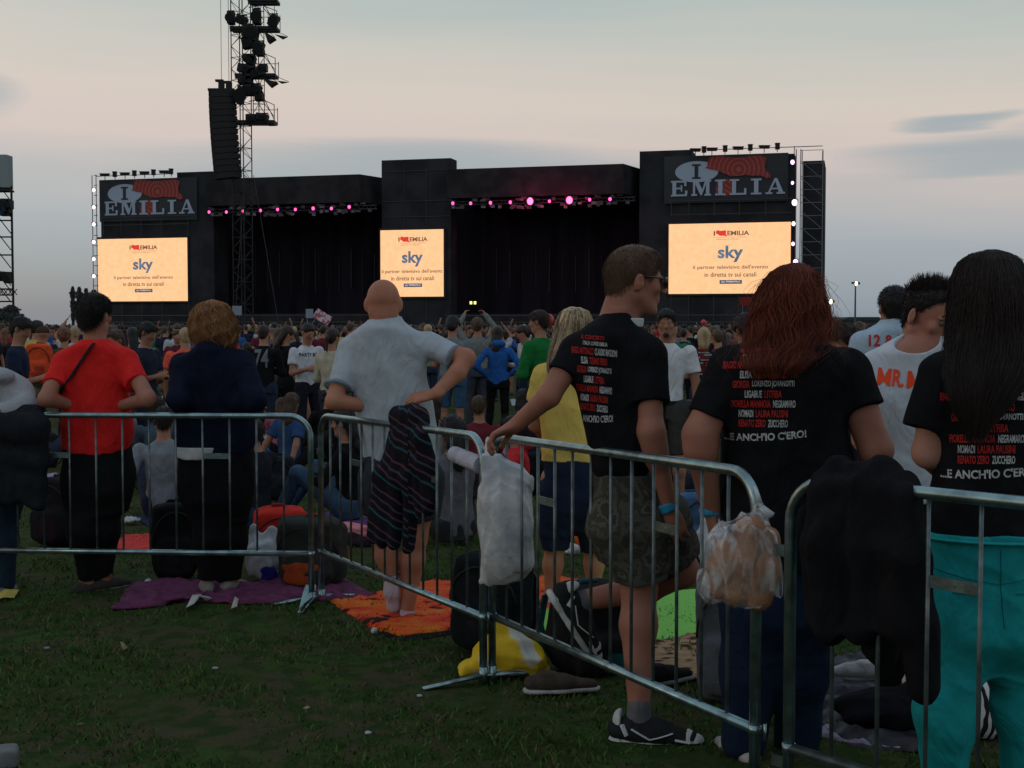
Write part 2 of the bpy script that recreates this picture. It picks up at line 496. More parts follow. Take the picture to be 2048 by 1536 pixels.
def make_grass():
    n = 95000
    y = 2.6 + (rng.random(n) ** 1.25) * 10.5
    x = (rng.random(n) - .5) * 2 * (y * .47 + .5)
    patch = np.sin(x * 3.1 + np.sin(y * 2.3) * 1.5) * np.sin(y * 3.7 + x) + .5 * np.sin(x * 9 + y * 7) + .35 * rng.normal(size=n)
    keep = patch > -.35; x, y, patch = x[keep], y[keep], patch[keep]; n = len(x)
    z = np.array([gz(v) for v in y]) + .012 * np.sin(x * 2.1 + y * 1.3) * np.sin(y * 1.9 - x * .7) - .003
    h = (.014 + .022 * rng.random(n)) * np.clip(.7 + patch * .35, .5, 1.4)
    a = rng.random(n) * 6.283; w = .0022 + .0016 * rng.random(n) + y * .00018
    dx, dy = np.cos(a), np.sin(a); lx, ly = rng.normal(size=n) * .6, rng.normal(size=n) * .6
    v = np.zeros((n, 5, 3))
    v[:, 0] = np.stack([x - dx * w, y - dy * w, z], 1); v[:, 1] = np.stack([x + dx * w, y + dy * w, z], 1)
    v[:, 2] = np.stack([x + dx * w * .8 + lx * h * .4, y + dy * w * .8 + ly * h * .4, z + h * .6], 1)
    v[:, 3] = np.stack([x - dx * w * .8 + lx * h * .4, y - dy * w * .8 + ly * h * .4, z + h * .6], 1)
    v[:, 4] = np.stack([x + lx * h * 1.1, y + ly * h * 1.1, z + h], 1)
    b = np.arange(n)[:, None] * 5
    f = np.concatenate([b + np.array([[0, 1, 2, 3]]), b + np.array([[3, 2, 4, 4]])])
    f3 = np.concatenate([b + np.array([[0, 1, 2]]), b + np.array([[0, 2, 3]]), b + np.array([[3, 2, 4]])])
    ms = [mat('grass_green', (.046, .100, .020), 1, spec=.05), mat('grass_dark', (.030, .062, .015), 1, spec=.05), mat('grass_dry', (.11, .085, .042), 1, spec=.05), mat('grass_pale', (.065, .12, .030), 1, spec=.05)]
    r_ = rng.random(n); mi = np.where(r_ < .42, 0, np.where(r_ < .72, 1, np.where(r_ < .86, 2, 3)))
    o = fast('grass', v.reshape(-1, 3), f3, ms, smooth=False, mi=np.tile(mi, 3)); tag(o, kind='stuff', label='short trampled dark green grass with dry blades', cat='grass')
make_grass()

# ------------------------------------------------------------------ stage
M_black = mat('black_drape', (.022, .021, .024), .95, c2=(.034, .032, .036), ns=.6, spec=.05)
M_blk2 = mat('black_panel', (.034, .035, .040), .9, c2=(.022, .023, .027), ns=.4, spec=.08)  # black lifted in the colour itself to stand for haze over the stage
M_inner = mat('stage_backcloth', (.020, .018, .026), .95, c2=(.012, .011, .016), ns=.8, nscale=(1, 1, .1), spec=.05)
M_truss = mat('truss_steel', (.05, .052, .055), .6, metal=.3)
M_truss2 = mat('pale_scaffold', (.16, .17, .18), .6, metal=.2)
M_dk = mat('dark_equipment', (.013, .013, .014), .7)
UV_ = Vector((1, -.264, 0)).normalized(); NV = Vector((-.264, -1, 0)).normalized()
def SY(px): return 156.6 / (1 + .264 * (px - 1024) / F)
def S(px, py, off=0):
    """a point on the stage front; off metres towards the audience"""
    return W(px, py, SY(px)) + NV * off
GF = gz(99)
stage = empty('concert_stage', (S(920, 700).x, S(920, 700).y, GF), 'huge black two-bay concert stage with three lit screens at the far side of the field', 'stage')
SB = stage.location.copy()
def sbuild(mb, name, mats, parent=None, smooth=False, label=None):
    o = mb.build(name, mats, None, smooth)
    me = o.data; me.transform(Matrix.Translation(-SB)); o.parent = parent or stage
    if parent and parent is not stage: pass
    if label: o['label'] = label
    return o
def block(mb, p0, p1, pyt, front, depth, pyb=None, mi=0, prof=None):
    """box standing on (or hanging over) the stage line between two pixel columns"""
    a, b = S(p0, 652), S(p1, 652); a = a + NV * front; b = b + NV * front
    zt = S(p0, pyt).z; zb = GF if pyb is None else S(p0, pyb).z
    d = -NV * depth
    v = [a, b, b + d, a + d]
    vs = [(p.x, p.y, zb) for p in v] + [(p.x, p.y, zt) for p in v]
    mb.add(vs, [(3, 2, 1, 0), (4, 5, 6, 7), (0, 1, 5, 4), (1, 2, 6, 5), (2, 3, 7, 6), (3, 0, 4, 7)], mi)
m = MB(); block(m, 205, 358, 362, 0, 4); block(m, 358, 430, 345, .08, 4); sbuild(m, 'side_tower', M_blk2)
m = MB(); block(m, 768, 905, 322, .6, 2.5); sbuild(m, 'middle_tower', M_blk2)
m = MB(); block(m, 1278, 1380, 303, .08, 4); block(m, 1380, 1586, 314, 0, 4); sbuild(m, 'side_tower', M_blk2)
m = MB(); block(m, 1602, 1645, 320, -1, 8); sbuild(m, 'scaffold_tower', M_blk2)
# the two roofs, the back cloths and the stage decks
for (p0, p1, pt, ph) in ((430, 768, 362, 415), (905, 1278, 343, 400)):
    m = MB()
    w_ = 34 if p0 == 430 else 26
    block(m, p0, p1 - w_, pt, 2.2, 13, pyb=ph)
    a, b = S(p1 - w_, 652) + NV * 2.2, S(p1, 652) + NV * -5
    zt, zb = S(p0, pt).z, S(p0, ph).z
    c = b - NV * 6; d = S(p1 - w_, 652) - NV * 10.8
    vs = [(p.x, p.y, z) for z in (zb, zt) for p in (a, b, c, d)]
    m.add(vs, [(3, 2, 1, 0), (4, 5, 6, 7), (0, 1, 5, 4), (1, 2, 6, 5), (2, 3, 7, 6), (3, 0, 4, 7)])
    rf = sbuild(m, 'stage_roof', M_black)
    m = MB(); block(m, p0 - 40, p1 + 25, pt + 12, -9, .4); sbuild(m, 'backcloth', M_inner)
    m = MB()
    for k in range(13):   # pale seams of the hanging cloths
        px = p0 + 20 + (p1 - p0 - 40) * k / 12
        block(m, px, px + 1.0 + (k % 3) * .8, 480 + (k * 7) % 25, -8.8, .08, pyb=590 - (k * 11) % 23)
    sbuild(m, 'cloth_seam', mat('cloth_seam', (.035, .032, .044), .9))
    m = MB(); block(m, p0, p1, 628, 1.2, 14); sbuild(m, 'stage_deck', M_black)
    # lattice truss the lamps hang on
    m = MB()
    z0, z1 = S(p0, ph + 6).z, S(p0, ph + 13).z
    A, B = S(p0 + 4, 652) + NV * 1.6, S(p1 - 4, 652) + NV * 1.6; n = 44
    for z in (z0, z1): m.tube([(A.x, A.y, z), (B.x, B.y, z)], .05, 4)
    for k in range(n):
        p, q = A.lerp(B, k / n), A.lerp(B, (k + 1) / n)
        m.tube([(p.x, p.y, z0 if k % 2 else z1), (q.x, q.y, z1 if k % 2 else z0)], .03, 4)
    g = np.random.default_rng(5)
    for k in range(52):
        p = A.lerp(B, g.random()); m.box((p.x, p.y, z1 - .15 - .35 * g.random() + .9 * (g.random() < .4)), (.3 + .35 * g.random(), .3, .22 + .2 * g.random()), 1 if g.random() < .35 else 0)
    sbuild(m, 'lighting_truss', [mat('truss_dull', (.07, .062, .072), .6), mat('truss_bits', (.16, .15, .17), .6)])
# scaffold seams, handrails and pipework on the towers
m = MB()
def vline(px, y0, y1, r=.05, off=.65):
    a = S(px, y0, off); b = S(px, 652, off); m.tube([(b.x, b.y, S(px, y1, off).z), (b.x, b.y, a.z)], r, 5)
def hline(p0, p1, py, r=.05, off=.65):
    a, b = S(p0, py, off), S(p1, 652, off); m.tube([a, (b.x, b.y, a.z)], r, 5)
for px in (813, 857): vline(px, 330, 640)
for px in (215, 250, 290, 330, 383): vline(px, 438, 472); vline(px, 606, 650)
for px in (1343, 1378, 1428, 1478, 1530): vline(px, 404, 432); vline(px, 592, 640)
for py in (436, 452): hline(208, 385, py)
for py in (404, 431): hline(1340, 1583, py)
hline(770, 903, 345); hline(770, 903, 405); hline(770, 903, 436)
for py in (632, 645): hline(205, 760, py, .07, 3); hline(905, 1600, py, .07, 3)
sbuild(m, 'scaffold_pipes', M_truss)
m = MB()
for px in (195, 203): vline(px, 352, 640, .06, .8)
for k in range(15): hline(195, 205, 352 + k * 20, .05, .8)
hline(200, 356, 354, .05, .8); sbuild(m, 'scaffold_frame', M_truss2); m = MB()
for px in (1590, 1599): vline(px, 300, 600, .06, .8)
for px in (1602, 1643): vline(px, 303, 640, .05, .9)
for k in range(12): hline(1602, 1644, 303 + k * 26, .035, .9)
for k in range(9):
    a, b = S(1603, 325 + k * 33, .9), S(1643, 325 + (k + 1) * 33, .9); m.tube([a, b], .03, 4)
hline(1380, 1642, 303, .05, .9)
vline(1586, 294, 312, .05, .8); vline(1642, 303, 330, .05, .8)
sbuild(m, 'scaffold_frame', M_truss2)

# slab-serif lettering cut from boxes (units: letter box 31 high)
SLAB = {
 'E': (35, [(0, 0, 13, 3.6), (3, 0, 11, 31), (0, 27.4, 13, 31), (11, 27.4, 33, 31), (28.5, 20, 33, 27.4), (11, 0, 34, 3.6), (30, 3.6, 35, 11), (11, 14, 24, 17.2), (21, 9.5, 24, 14), (21, 17.2, 24, 22)], []),
 'M': (42, [(0, 0, 12, 3.5), (3.5, 0, 8, 31), (28, 0, 42, 3.5), (31, 0, 38.5, 31), (0, 27.5, 8, 31), (33, 27.5, 42, 31)], [[(4, 31), (13.5, 31), (24, 11), (21, 1), (19.5, 1)], [(19.5, 1), (22.5, 1), (34, 31), (29.5, 31)]]),
 'I': (22, [(0, 0, 22, 3.5), (0, 27.5, 22, 31), (6.5, 3.5, 15.5, 27.5)], []),
 'L': (36, [(0, 0, 35, 3.6), (5, 3.6, 13.5, 27.4), (0, 27.4, 20, 31), (30.5, 3.6, 35, 13)], []),
 'A': (40, [(0, 0, 14, 3.5), (23, 0, 40, 3.5), (10, 9, 29, 12)], [[(5, 3), (9, 3), (20.5, 26), (18.5, 31)], [(18, 31), (24, 31), (37, 3), (27.5, 3)]]),
}
REG = [(0, .62), (.035, .94), (.2, .96), (.33, .90), (.5, .86), (.69, .92), (.86, .93), (.92, .84), (.925, .72), (.9, .46), (.92, .30), (.985, .16), (1, .02), (.94, -.03), (.84, .1), (.7, .1), (.62, .14), (.52, .12), (.38, .1), (.26, .24), (.15, .38), (.06, .42), (-.03, .5), (.01, .56)]
def slab_word(mb, word, x, y, h, wpx, sp, mp, mi=0, sx=1.0):
    """x, y lower left corner in local px; mp maps local px to world and gives plane vectors"""
    O, U_, V_, N_ = mp; k = h / 31; tot = sum(SLAB[c][0] for c in word); cx = x
    sw = (wpx - sp * (len(word) - 1)) / tot
    e = .0
    for c in word:
        w, rects, polys = SLAB[c]
        for (a, b, c2, d) in rects:
            e = (e + .004) % .05
            mb.prism([(cx + a * sw, y + b * k), (cx + c2 * sw, y + b * k), (cx + c2 * sw, y + d * k), (cx + a * sw, y + d * k)], O, U_, V_, N_, .06 + e, mi)
        for pl in polys:
            e = (e + .004) % .05
            mb.prism([(cx + a * sw, y + b * k) for a, b in pl], O, U_, V_, N_, .06 + e, mi)
        cx += w * sw + sp
M_bband = mat('banner_cloth', (.028, .031, .038), .8, c2=(.040, .042, .046), ns=.15)
M_blet = mat('banner_letters', (.34, .40, .50), .8)
M_bred = None
def ring_red():
    m_ = mat('banner_red', (.25, .040, .034), .8); t = m_.node_tree; p = t.nodes['Principled BSDF']
    tcn = t.nodes.new('ShaderNodeTexCoord'); mp_ = t.nodes.new('ShaderNodeMapping'); w = t.nodes.new('ShaderNodeTexWave')
    w.wave_type = 'RINGS'; w.rings_direction = 'SPHERICAL'; w.inputs['Scale'].default_value = .62; w.inputs['Distortion'].default_value = .6; w.inputs['Detail Scale'].default_value = .3
    r = t.nodes.new('ShaderNodeValToRGB'); r.color_ramp.elements[0].position = .8; r.color_ramp.elements[1].position = .97
    r.color_ramp.elements[0].color = (.25, .040, .034, 1); r.color_ramp.elements[1].color = (.36, .10, .08, 1)
    t.links.new(tcn.outputs['Object'], mp_.inputs[0]); t.links.new(mp_.outputs[0], w.inputs[0]); t.links.new(w.outputs[0], r.inputs[0]); t.links.new(r.outputs[0], p.inputs['Base Color'])
    return m_, mp_
def frame(px, py, off, ref=1.0):
    O = S(px, py, off); k = O.y / F * ref
    # local px are px of the right-hand banner (150 m away)
    k = SY(1460) / F
    return (O, UV_ * k, Vector((0, 0, 1)) * k, NV)
def banner(x0, ybase):
    mp = frame(x0, ybase, .30)
    m = MB(); m.prism([(-6, -8), (238, -8), (238, 86), (-6, 86)], *mp, .04)
    b = sbuild(m, 'banner', M_bband)
    m = MB(); m.prism([(57 + 43 * math.cos(a) + 2, 54 + 21 * math.sin(a)) for a in np.linspace(0, 2 * math.pi, 41)[:-1]], *mp, .10); 
    def child(mb, nm, mt):
        o = mb.build(nm, mt); o.data.transform(Matrix.Translation(-SB)); o.parent = b; return o
    child(m, 'banner_oval', M_blet)
    m = MB(); O, U_, V_, N_ = mp
    slab_word(m, 'I', 50, 40, 29, 17, 0, (O + NV * .08, U_, V_, N_)); child(m, 'banner_letter', M_bband)
    m = MB(); slab_word(m, 'EMILIA', 8, 6, 31, 224, 8, (O + NV * .06, U_, V_, N_)); child(m, 'banner_word', M_blet)
    mr, mpn = ring_red()
    c0 = O + U_ * 142 + V_ * 56 - SB; mpn.inputs['Location'].default_value = (-c0.x, -c0.y, -c0.z)
    m = MB(); m.prism([(80 + 125 * a, 38 + 47 * c) for a, c in REG], O + NV * .02, U_, V_, N_, .16)
    m.prism([(96, 10), (116, 4), (132, 8), (130, 26), (122, 38), (100, 38)], O + NV * .01, U_, V_, N_, .035)
    child(m, 'banner_map_shape', mr)
banner(207, 437); banner(1335, 400)

# screens
M_led = emit('screen_glow', (1.0, .60, .31), 1.06, c2=(1.0, .53, .25), ns=1.6)
M_tx = emit('screen_dark_letters', (.17, .07, .045), 1.0)
M_tr = emit('screen_red', (.75, .035, .02), 1.0)
M_tb = emit('screen_blue', (.075, .11, .18), 1.0, c2=(.16, .24, .34), ns=1.2)
M_tb2 = emit('screen_badge', (.06, .07, .12), 1.0)
M_tw = emit('screen_white', (.75, .62, .52), 1.0)
def add_flat(mb, v, f, O, U_, V_, ox, oy, mi=0):
    mb.add([O + U_ * (x + ox) + V_ * (y + oy) for x, y in v], f, mi)
def screen(px, pytop, pybot, wm_, lab, tx=1.0, dx=0, crop=None):
    O = S(px, pybot, .3 if px < 700 or px > 1300 else .9); k = SY(1460) / F
    h = (S(px, pytop).z - S(px, pybot).z) / k
    U_, V_ = UV_ * k, Vector((0, 0, 1)) * k
    m = MB(); m.prism([(-4, -4), (wm_ + 4, -4), (wm_ + 4, h + 5), (-4, h + 5)], O - NV * .25, U_, V_, NV, .2)
    fr = sbuild(m, 'screen_frame', M_black)
    m = MB(); m.prism([(0, 0), (wm_, 0), (wm_, h), (0, h)], O, U_, V_, NV, .1)
    sc_ = sbuild(m, 'led_screen', M_led, label=lab)
    T = O + NV * .14; cx = wm_ / 2 + dx
    m = MB()
    def put(s, x, y, w, hh, mi, b=.0):
        v, f = fit_text(s, w * tx, hh, b)
        if crop: v = [(min(a, (crop - cx) - x * tx - .5), c) for a, c in v]
        add_flat(m, v, f, T, U_, V_, cx + x * tx, y, mi)
    put("il partner televisivo dell'evento", 3, h - 88, 148, 10, 0, .012)
    put("in diretta tv sui canali", 3, h - 102, 102, 9, 0, .012)
    put("sky", 3, h - 61, 50, 33, 1, .03)
    put("I", -29, h - 20, 3, 9, 0, .03)
    put("EMILIA", 18, h - 20, 43, 9, 0, .03)
    put("il concerto per l'emilia", 2, h - 28, 66, 3, 2, .0)
    put("campovolo 22 settembre", -2, h - 32, 46, 3, 0, .0)
    rv = [(-26 + 22 * a, -27 + 13 * c) for a, c in REG]
    m.prism([(cx + x * tx, h + y + .5) for x, y in rv], T, U_, V_, NV, .02, 2)
    m.prism([(cx + x * tx, y) for x, y in ((-18, h - 120.5), (26, h - 120.5), (26, h - 113), (-18, h - 113))], T, U_, V_, NV, .02, 3)
    T2 = T; T = T + NV * .04
    v, f = fit_text('sky PRIMAFILA', 38 * tx, 4.5, .02); add_flat(m, v, f, T, U_, V_, cx + 4 * tx, h - 116.7, 4)
    o = m.build('screen_lettering', [M_tx, M_tb, M_tr, M_tb2, M_tw]); o.data.transform(Matrix.Translation(-SB)); o.parent = sc_
    return O
screen(200, 479, 603, 224, 'left screen glowing orange with dark lettering')
screen(767, 462, 594, 140, 'square middle screen glowing orange, its lettering cut off at the edge', tx=.93, dx=-1, crop=139)
screen(1338, 449, 588, 240, 'right screen glowing orange with dark lettering')
for i, (px, py) in enumerate(((292, 541), (834, 527), (1459, 517))):
    pass

# stage lamps
M_lh = M_dk
def lamp_unit(loc, r, col_, k, label, group, face, rbig=None):
    root = empty('stage_light', loc, label, 'stage light', group)
    m = MB(); f_ = Vector(face).normalized()
    m.tube([f_ * -r * 1.8, f_ * -.03], [r * .7, r * 1.12], 12); m.box((0, 0, r * 1.2), (r * 2.5, .06, .06)); m.box((r * 1.2, 0, r * .6), (.05, .06, r * 1.3)); m.box((-r * 1.2, 0, r * .6), (.05, .06, r * 1.3))
    m.build('lamp_housing', M_lh, root)
    v = Vol(r / 5); v.ell((0, 0, 0), (r * .95, r * .5, r * 1.15), k=0)
    vv, ff = v.mesh(); fast('lamp_lens', vv, ff, emit('lamp_glow', col_, k), root)
    return root
cl_ = (1, .12, .62)
GL = 'magenta lamps along the stage trusses'
L_lamps = [(440, 428, .9), (474, 428, .9), (507, 426, 1.1), (541, 425, 1.2), (575, 423, 1.1), (610, 423, 1.1), (645, 421, 1.7), (681, 421, 1.2), (716, 418, 1.6)]
R_lamps = [(920, 411, 1.2), (955, 411, 1.1), (994, 410, 1.4), (1033, 409, 1.4), (1072, 407, 3.0), (1110, 407, 1.0), (1149, 405, 3.2), (1189, 404, 1.2), (1229, 403, 1.5)]
ordn = ['first', 'second', 'third', 'fourth', 'fifth', 'sixth', 'seventh', 'eighth', 'ninth', 'tenth', 'eleventh', 'twelfth']
for side, LL in (('left', L_lamps), ('right', R_lamps)):
    for i, (px, py, s_) in enumerate(LL):
        big = s_ > 2.5
        lab = ('%s of the two glaring pink lamps over the right stage bay' % ('left' if px < 1100 else 'right')) if big else '%s magenta lamp from the left on the truss over the %s stage bay' % (ordn[i], side)
        p = S(px, py, 2.9)
        lamp_unit(p, (.16 + .045 * s_) * (1.3 if big else .85), (1, .13, .30) if big else (1, .08, .36), 3.2 if big else 2.6, lab, GL, (0, -1, 0))
        ld = bpy.data.lights.new('stage_light_glow', 'POINT'); ld.energy = 80 * s_ if big else 3 * s_; ld.color = (1, .02, .17) if big else (.9, .04, .5); ld.shadow_soft_size = .25
        lo = bpy.data.objects.new('stage_light_glow', ld); col.objects.link(lo); lo.location = p + NV * .9 - Vector((0, 0, .1))
GS = 'violet-white lamps up the sides of the stage'
for i, py in enumerate((382, 416, 450, 485, 519, 553)):
    lamp_unit(S(198, py, 1.2), .22, (1, .72, 1), 3.0, '%s lamp from the top on the left edge of the stage' % ordn[i], GS, (0, -1, 0))
for i, (px, py, s_) in enumerate(((1586, 327, .23), (1586, 368, .17), (1590, 407, .32), (1588, 449, .22), (1587, 489, .2), (1592, 525, .28))):
    lamp_unit(S(px, py, 1.2), s_, (1, .55, 1), 3.4, '%s lamp from the top on the right edge of the stage' % ordn[i], GS, (0, -1, 0))
# unlit floodlights on top of the banners
GT = 'unlit floodlights above the stage banners'
for nm, xs, yb, y1 in (('left', (218, 238, 258, 277, 297, 315, 336, 350), 352, 350), ('right', (1393, 1410, 1426, 1452, 1478, 1502, 1530, 1556), 303, 299)):
    for i, px in enumerate(xs):
        loc = S(px, yb - (px - xs[0]) * (.05 if nm == 'left' else .045), 1.0)
        m = MB(); w_ = 1.1 if i % 2 == 0 else .45; hh = .28 if i % 2 == 0 else .6
        m.box((0, 0, 0), (w_, .5, hh)); m.box((0, .1, -.35), (.08, .08, .5)); m.box((0, .05, hh * .6), (w_ * 1.15, .7, .08))
        o = m.build('floodlight', M_dk, loc=loc)
        tag(o, '%s unlit floodlight from the left on top of the %s stage banner' % (ordn[i], nm), 'floodlight', GT)

# ------------------------------------------------------------------ delay tower with the hanging speakers
TY = 100.0; K = TY / F
tb = Vector((W(487, 652, TY).x, TY, GF))
mast = empty('lattice_tower', tb, 'tall steel lattice mast with spotlight platforms left of the middle of the field', 'lighting tower')
def T(px, py, dy=0):
    p = W(px, py, TY); return Vector((p.x - tb.x, dy, p.z - GF))
def lattice(mb, cx, R_, rot, z0, z1, step, r=.045, cy=0):
    c = [(cx + R_ * math.cos(rot + k * math.pi / 2), cy + R_ * math.sin(rot + k * math.pi / 2)) for k in range(4)]
    for x, y in c: mb.tube([(x, y, z0), (x, y, z1)], r, 5)
    n = int((z1 - z0) / step)
    for k in range(n):
        a, b = z0 + k * step, z0 + (k + 1) * step
        for j in range(4):
            p, q = c[j], c[(j + 1) % 4]
            mb.tube([(p[0], p[1], a), (q[0], q[1], b)] if (k + j) % 2 else [(q[0], q[1], a), (p[0], p[1], b)], r * .55, 4)
            if k % 2 == 0: mb.tube([(p[0], p[1], a), (q[0], q[1], a)], r * .55, 4)
m = MB(); lattice(m, 0, .74, R(20), 0, 27.5, .85); m.build('mast', M_dk, mast)
m = MB(); lattice(m, T(516, 0).x, .42, R(10), T(0, 245).z, 27.5, .7, .035); m.build('side_mast', M_dk, mast)
for yy, x0, x1, flip in ((58, 462, 556, 0), (152, 472, 553, 0), (245, 474, 551, 1), (3, 498, 556, 0)):
    m = MB(); a, b = T(x0, yy), T(x1, yy); c = (a + b) / 2
    m.box((c.x, .2, c.z), (b.x - a.x, 1.5, .22)); m.box((c.x, -.4, c.z - .22), (b.x - a.x, .12, .12))
    m.build('platform', M_dk, mast)
    if yy > 10:
        m = MB(); t_ = T(x1, yy - 33)
        m.tube([(b.x, -.5, c.z), (b.x, -.5, t_.z), (T(527, yy - 44).x, -.5, T(0, yy - 44).z), (T(500, yy - 44).x, -.5, T(0, yy - 40).z)], .035, 5)
        m.tube([(b.x, -.5, c.z + .35), (T(528, yy - 38).x, -.5, T(0, yy - 40).z)], .03, 5); m.tube([(b.x, .9, c.z), (b.x, .9, t_.z)], .03, 5); m.tube([(a.x, .9, c.z + 1.1), (b.x, .9, c.z + 1.1)], .025, 5)
        m.tube([(T(531, yy - 45).x, -.4, T(0, yy - 45).z), (b.x, -.4, c.z + .1)], .03, 5)
        m.build('railing', M_dk, mast)
for (px, py, w_, h_, rx) in ((504, 68, 1.1, 1.1, .2), (497, 88, .8, .8, -.2), (519, 98, .7, .9, .3), (522, 107, .6, .5, 0), (500, 118, .9, .5, .1), (516, 36, .5, 1.1, 0), (464, 38, .5, .9, 0), (549, 44, .6, .9, .5), (485, 42, .8, .6, .4),
                             (503, 122, .7, .6, .3), (495, 140, 1.3, .6, .2), (512, 148, 1.5, .7, -.3), (528, 138, .6, .5, 0), (492, 162, 1.0, .5, 0), (500, 182, .9, .8, 0), (514, 180, .7, .7, .4), (484, 192, .5, 1.3, .2), (520, 195, .6, .6, 0), (505, 238, .8, .5, 0), (526, 236, .9, .5, .2), (544, 248, .5, .3, 0)):
    m = MB(); m.box((0, 0, 0), (w_, .8, h_), M=Matrix.Rotation(rx, 3, 'Y')); m.tube([(0, -.35, 0), (0, -.6, -.1)], [h_ * .3, h_ * .42], 10)
    m.tube([(-w_ * .5, 0, h_ * .35), (-w_ * .5, 0, h_ * .6), (w_ * .5, 0, h_ * .6), (w_ * .5, 0, h_ * .35)], .05, 4)
    m.build('floodlight', M_dk, mast, loc=T(px, py, -.3))
for (x0, y0, x1, y1, x2, y2) in ((531, 66, 552, 78, 538, 87), (552, 72, 578, 77, 568, 82), (528, 160, 556, 166, 542, 175), (556, 164, 580, 167, 566, 170)):
    m = MB(); m.prism([(T(a, b).x, T(a, b).z) for a, b in ((x0, y0), (x2, y2), (x1, y1))], (0, -.6, 0), (1, 0, 0), (0, 0, 1), (0, 1, 0), 1.0 if x2 < 560 else .15)
    m.tube([T(x0, y0 - 8, -.5), T(x1, y1 - 1, -.5)], .02, 4)
    m.build('rain_cover', M_dk, mast)
m = MB()
for (a, b, c, d) in ((507, 350, 556, 640), (490, 350, 470, 640), (536, 20, 536, 60), (549, 0, 549, 42)): m.tube([T(a, b), T(c, d)], .022, 4)
m.build('guy_wire', M_truss, mast)

arr = empty('line_array_speaker', (W(451, 300, TY).x, TY, GF), 'curved hanging column of black loudspeakers beside the lattice mast', 'speaker column')
def A_(px, py, dy=0):
    p = W(px, py, TY); return Vector((p.x - arr.location.x, dy, p.z - GF))
nb = 14
for k in range(nb):
    t0 = k / nb; ya = 184 + 174 * t0; yb_ = 184 + 174 * (k + 1) / nb - 1.2
    sh = 12 * t0 ** 1.6; c = (A_(420 + sh, ya) + A_(467 + sh, yb_)) / 2
    h_ = (yb_ - ya) * K; w_ = 46 * K
    m = MB(); rot = Matrix.Rotation(-.02 - .10 * t0, 3, 'Y')
    m.box((0, 0, 0), (w_, 1.1, h_), M=rot); m.box((w_ * .42, -.1, 0), (w_ * .3, 1.0, h_ * .9), M=Matrix.Rotation(-.1 * t0, 3, 'Y') @ Matrix.Rotation(.5, 3, 'Z'))
    for sx in (-.47, .47): m.box((sx * w_, -.57, 0), (.06, .06, h_ * .8))
    m.build('speaker_cabinet', M_dk, arr, loc=c)
m = MB(); a = A_(444, 181); m.box((a.x, 0, a.z), (51 * K, 1.0, .18)); m.build('rigging_frame', M_dk, arr)
for px, py in ((443, 172), (458, 175)):
    m = MB(); a = A_(px, py); m.box((a.x, 0, a.z), (.42, .4, .75)); m.box((a.x - .15, 0, a.z + .4), (.6, .35, .16)); m.tube([(a.x, 0, a.z + .4), (a.x, 0, a.z + 9)], .02, 4)
    m.build('chain_hoist', M_dk, arr)

# left edge tower
LY = 82.0
lt = empty('scaffold_tower', (W(0, 652, LY).x, LY, GF), 'scaffold tower with a pale grey box on top at the left edge of the photo', 'scaffold tower')
def L_(px, py, dy=0):
    p = W(px, py, LY); return Vector((p.x - lt.location.x, dy, p.z - GF))
m = MB()
for px, dy in ((23, 0), (-60, 0), (10, 1.0), (-60, 1.0)): a = L_(px, 372); m.tube([(a.x, dy, 0), (a.x, dy, a.z)], .06, 6)
for k, py in enumerate((376, 408, 441, 474, 510, 545, 556, 578, 590, 603)):
    a, b = L_(-60, py), L_(28 if py > 570 else 23, py); m.tube([a, b], .05, 5)
    if k < 8: m.tube([L_(-2, py - 5), L_(22, py + 26)], .035, 5)
for k in range(6): m.tube([L_(-20 + k * 9, 578), L_(-11 + k * 9, 590)], .03, 4); m.tube([L_(-11 + k * 9, 578), L_(-20 + k * 9, 590)], .03, 4)
m.build('scaffold_frame', M_dk, lt)
m = MB(); a, b = L_(-120, 376), L_(13, 309); c = (a + b) / 2; m.box((c.x, .5, c.z), (b.x - a.x, 1.0, b.z - a.z)); m.build('pale_box', mat('pale_grey_sheet', (.20, .24, .24), .8, c2=(.23, .26, .26), ns=.4), lt)
m = MB(); m.box((c.x, .5, a.z - .12), (b.x - a.x + .1, 1.1, .12)); m.build('box_floor', M_dk, lt)
for (px, py, w_, h_) in ((12, 410, .7, .7), (4, 415, .8, .5), (24, 410, .25, .55), (17, 421, .5, .4), (4, 553, .6, .6), (21, 556, .3, .7), (14, 428, .5, .3)):
    m = MB(); m.box((0, 0, 0), (w_, .6, h_)); m.tube([(0, -.3, 0), (0, -.5, -.05)], [h_ * .3, h_ * .4], 10); m.build('floodlight', M_dk, lt, loc=L_(px, py, -.3))
v = Vol(.03); v.ell((0, 0, 0), (.13, .1, .16), k=0); o = vmesh('blue_lamp', v, emit('blue_lamp_glow', (.1, .55, 1), 4), lt); o.location = L_(4, 426, -.9)

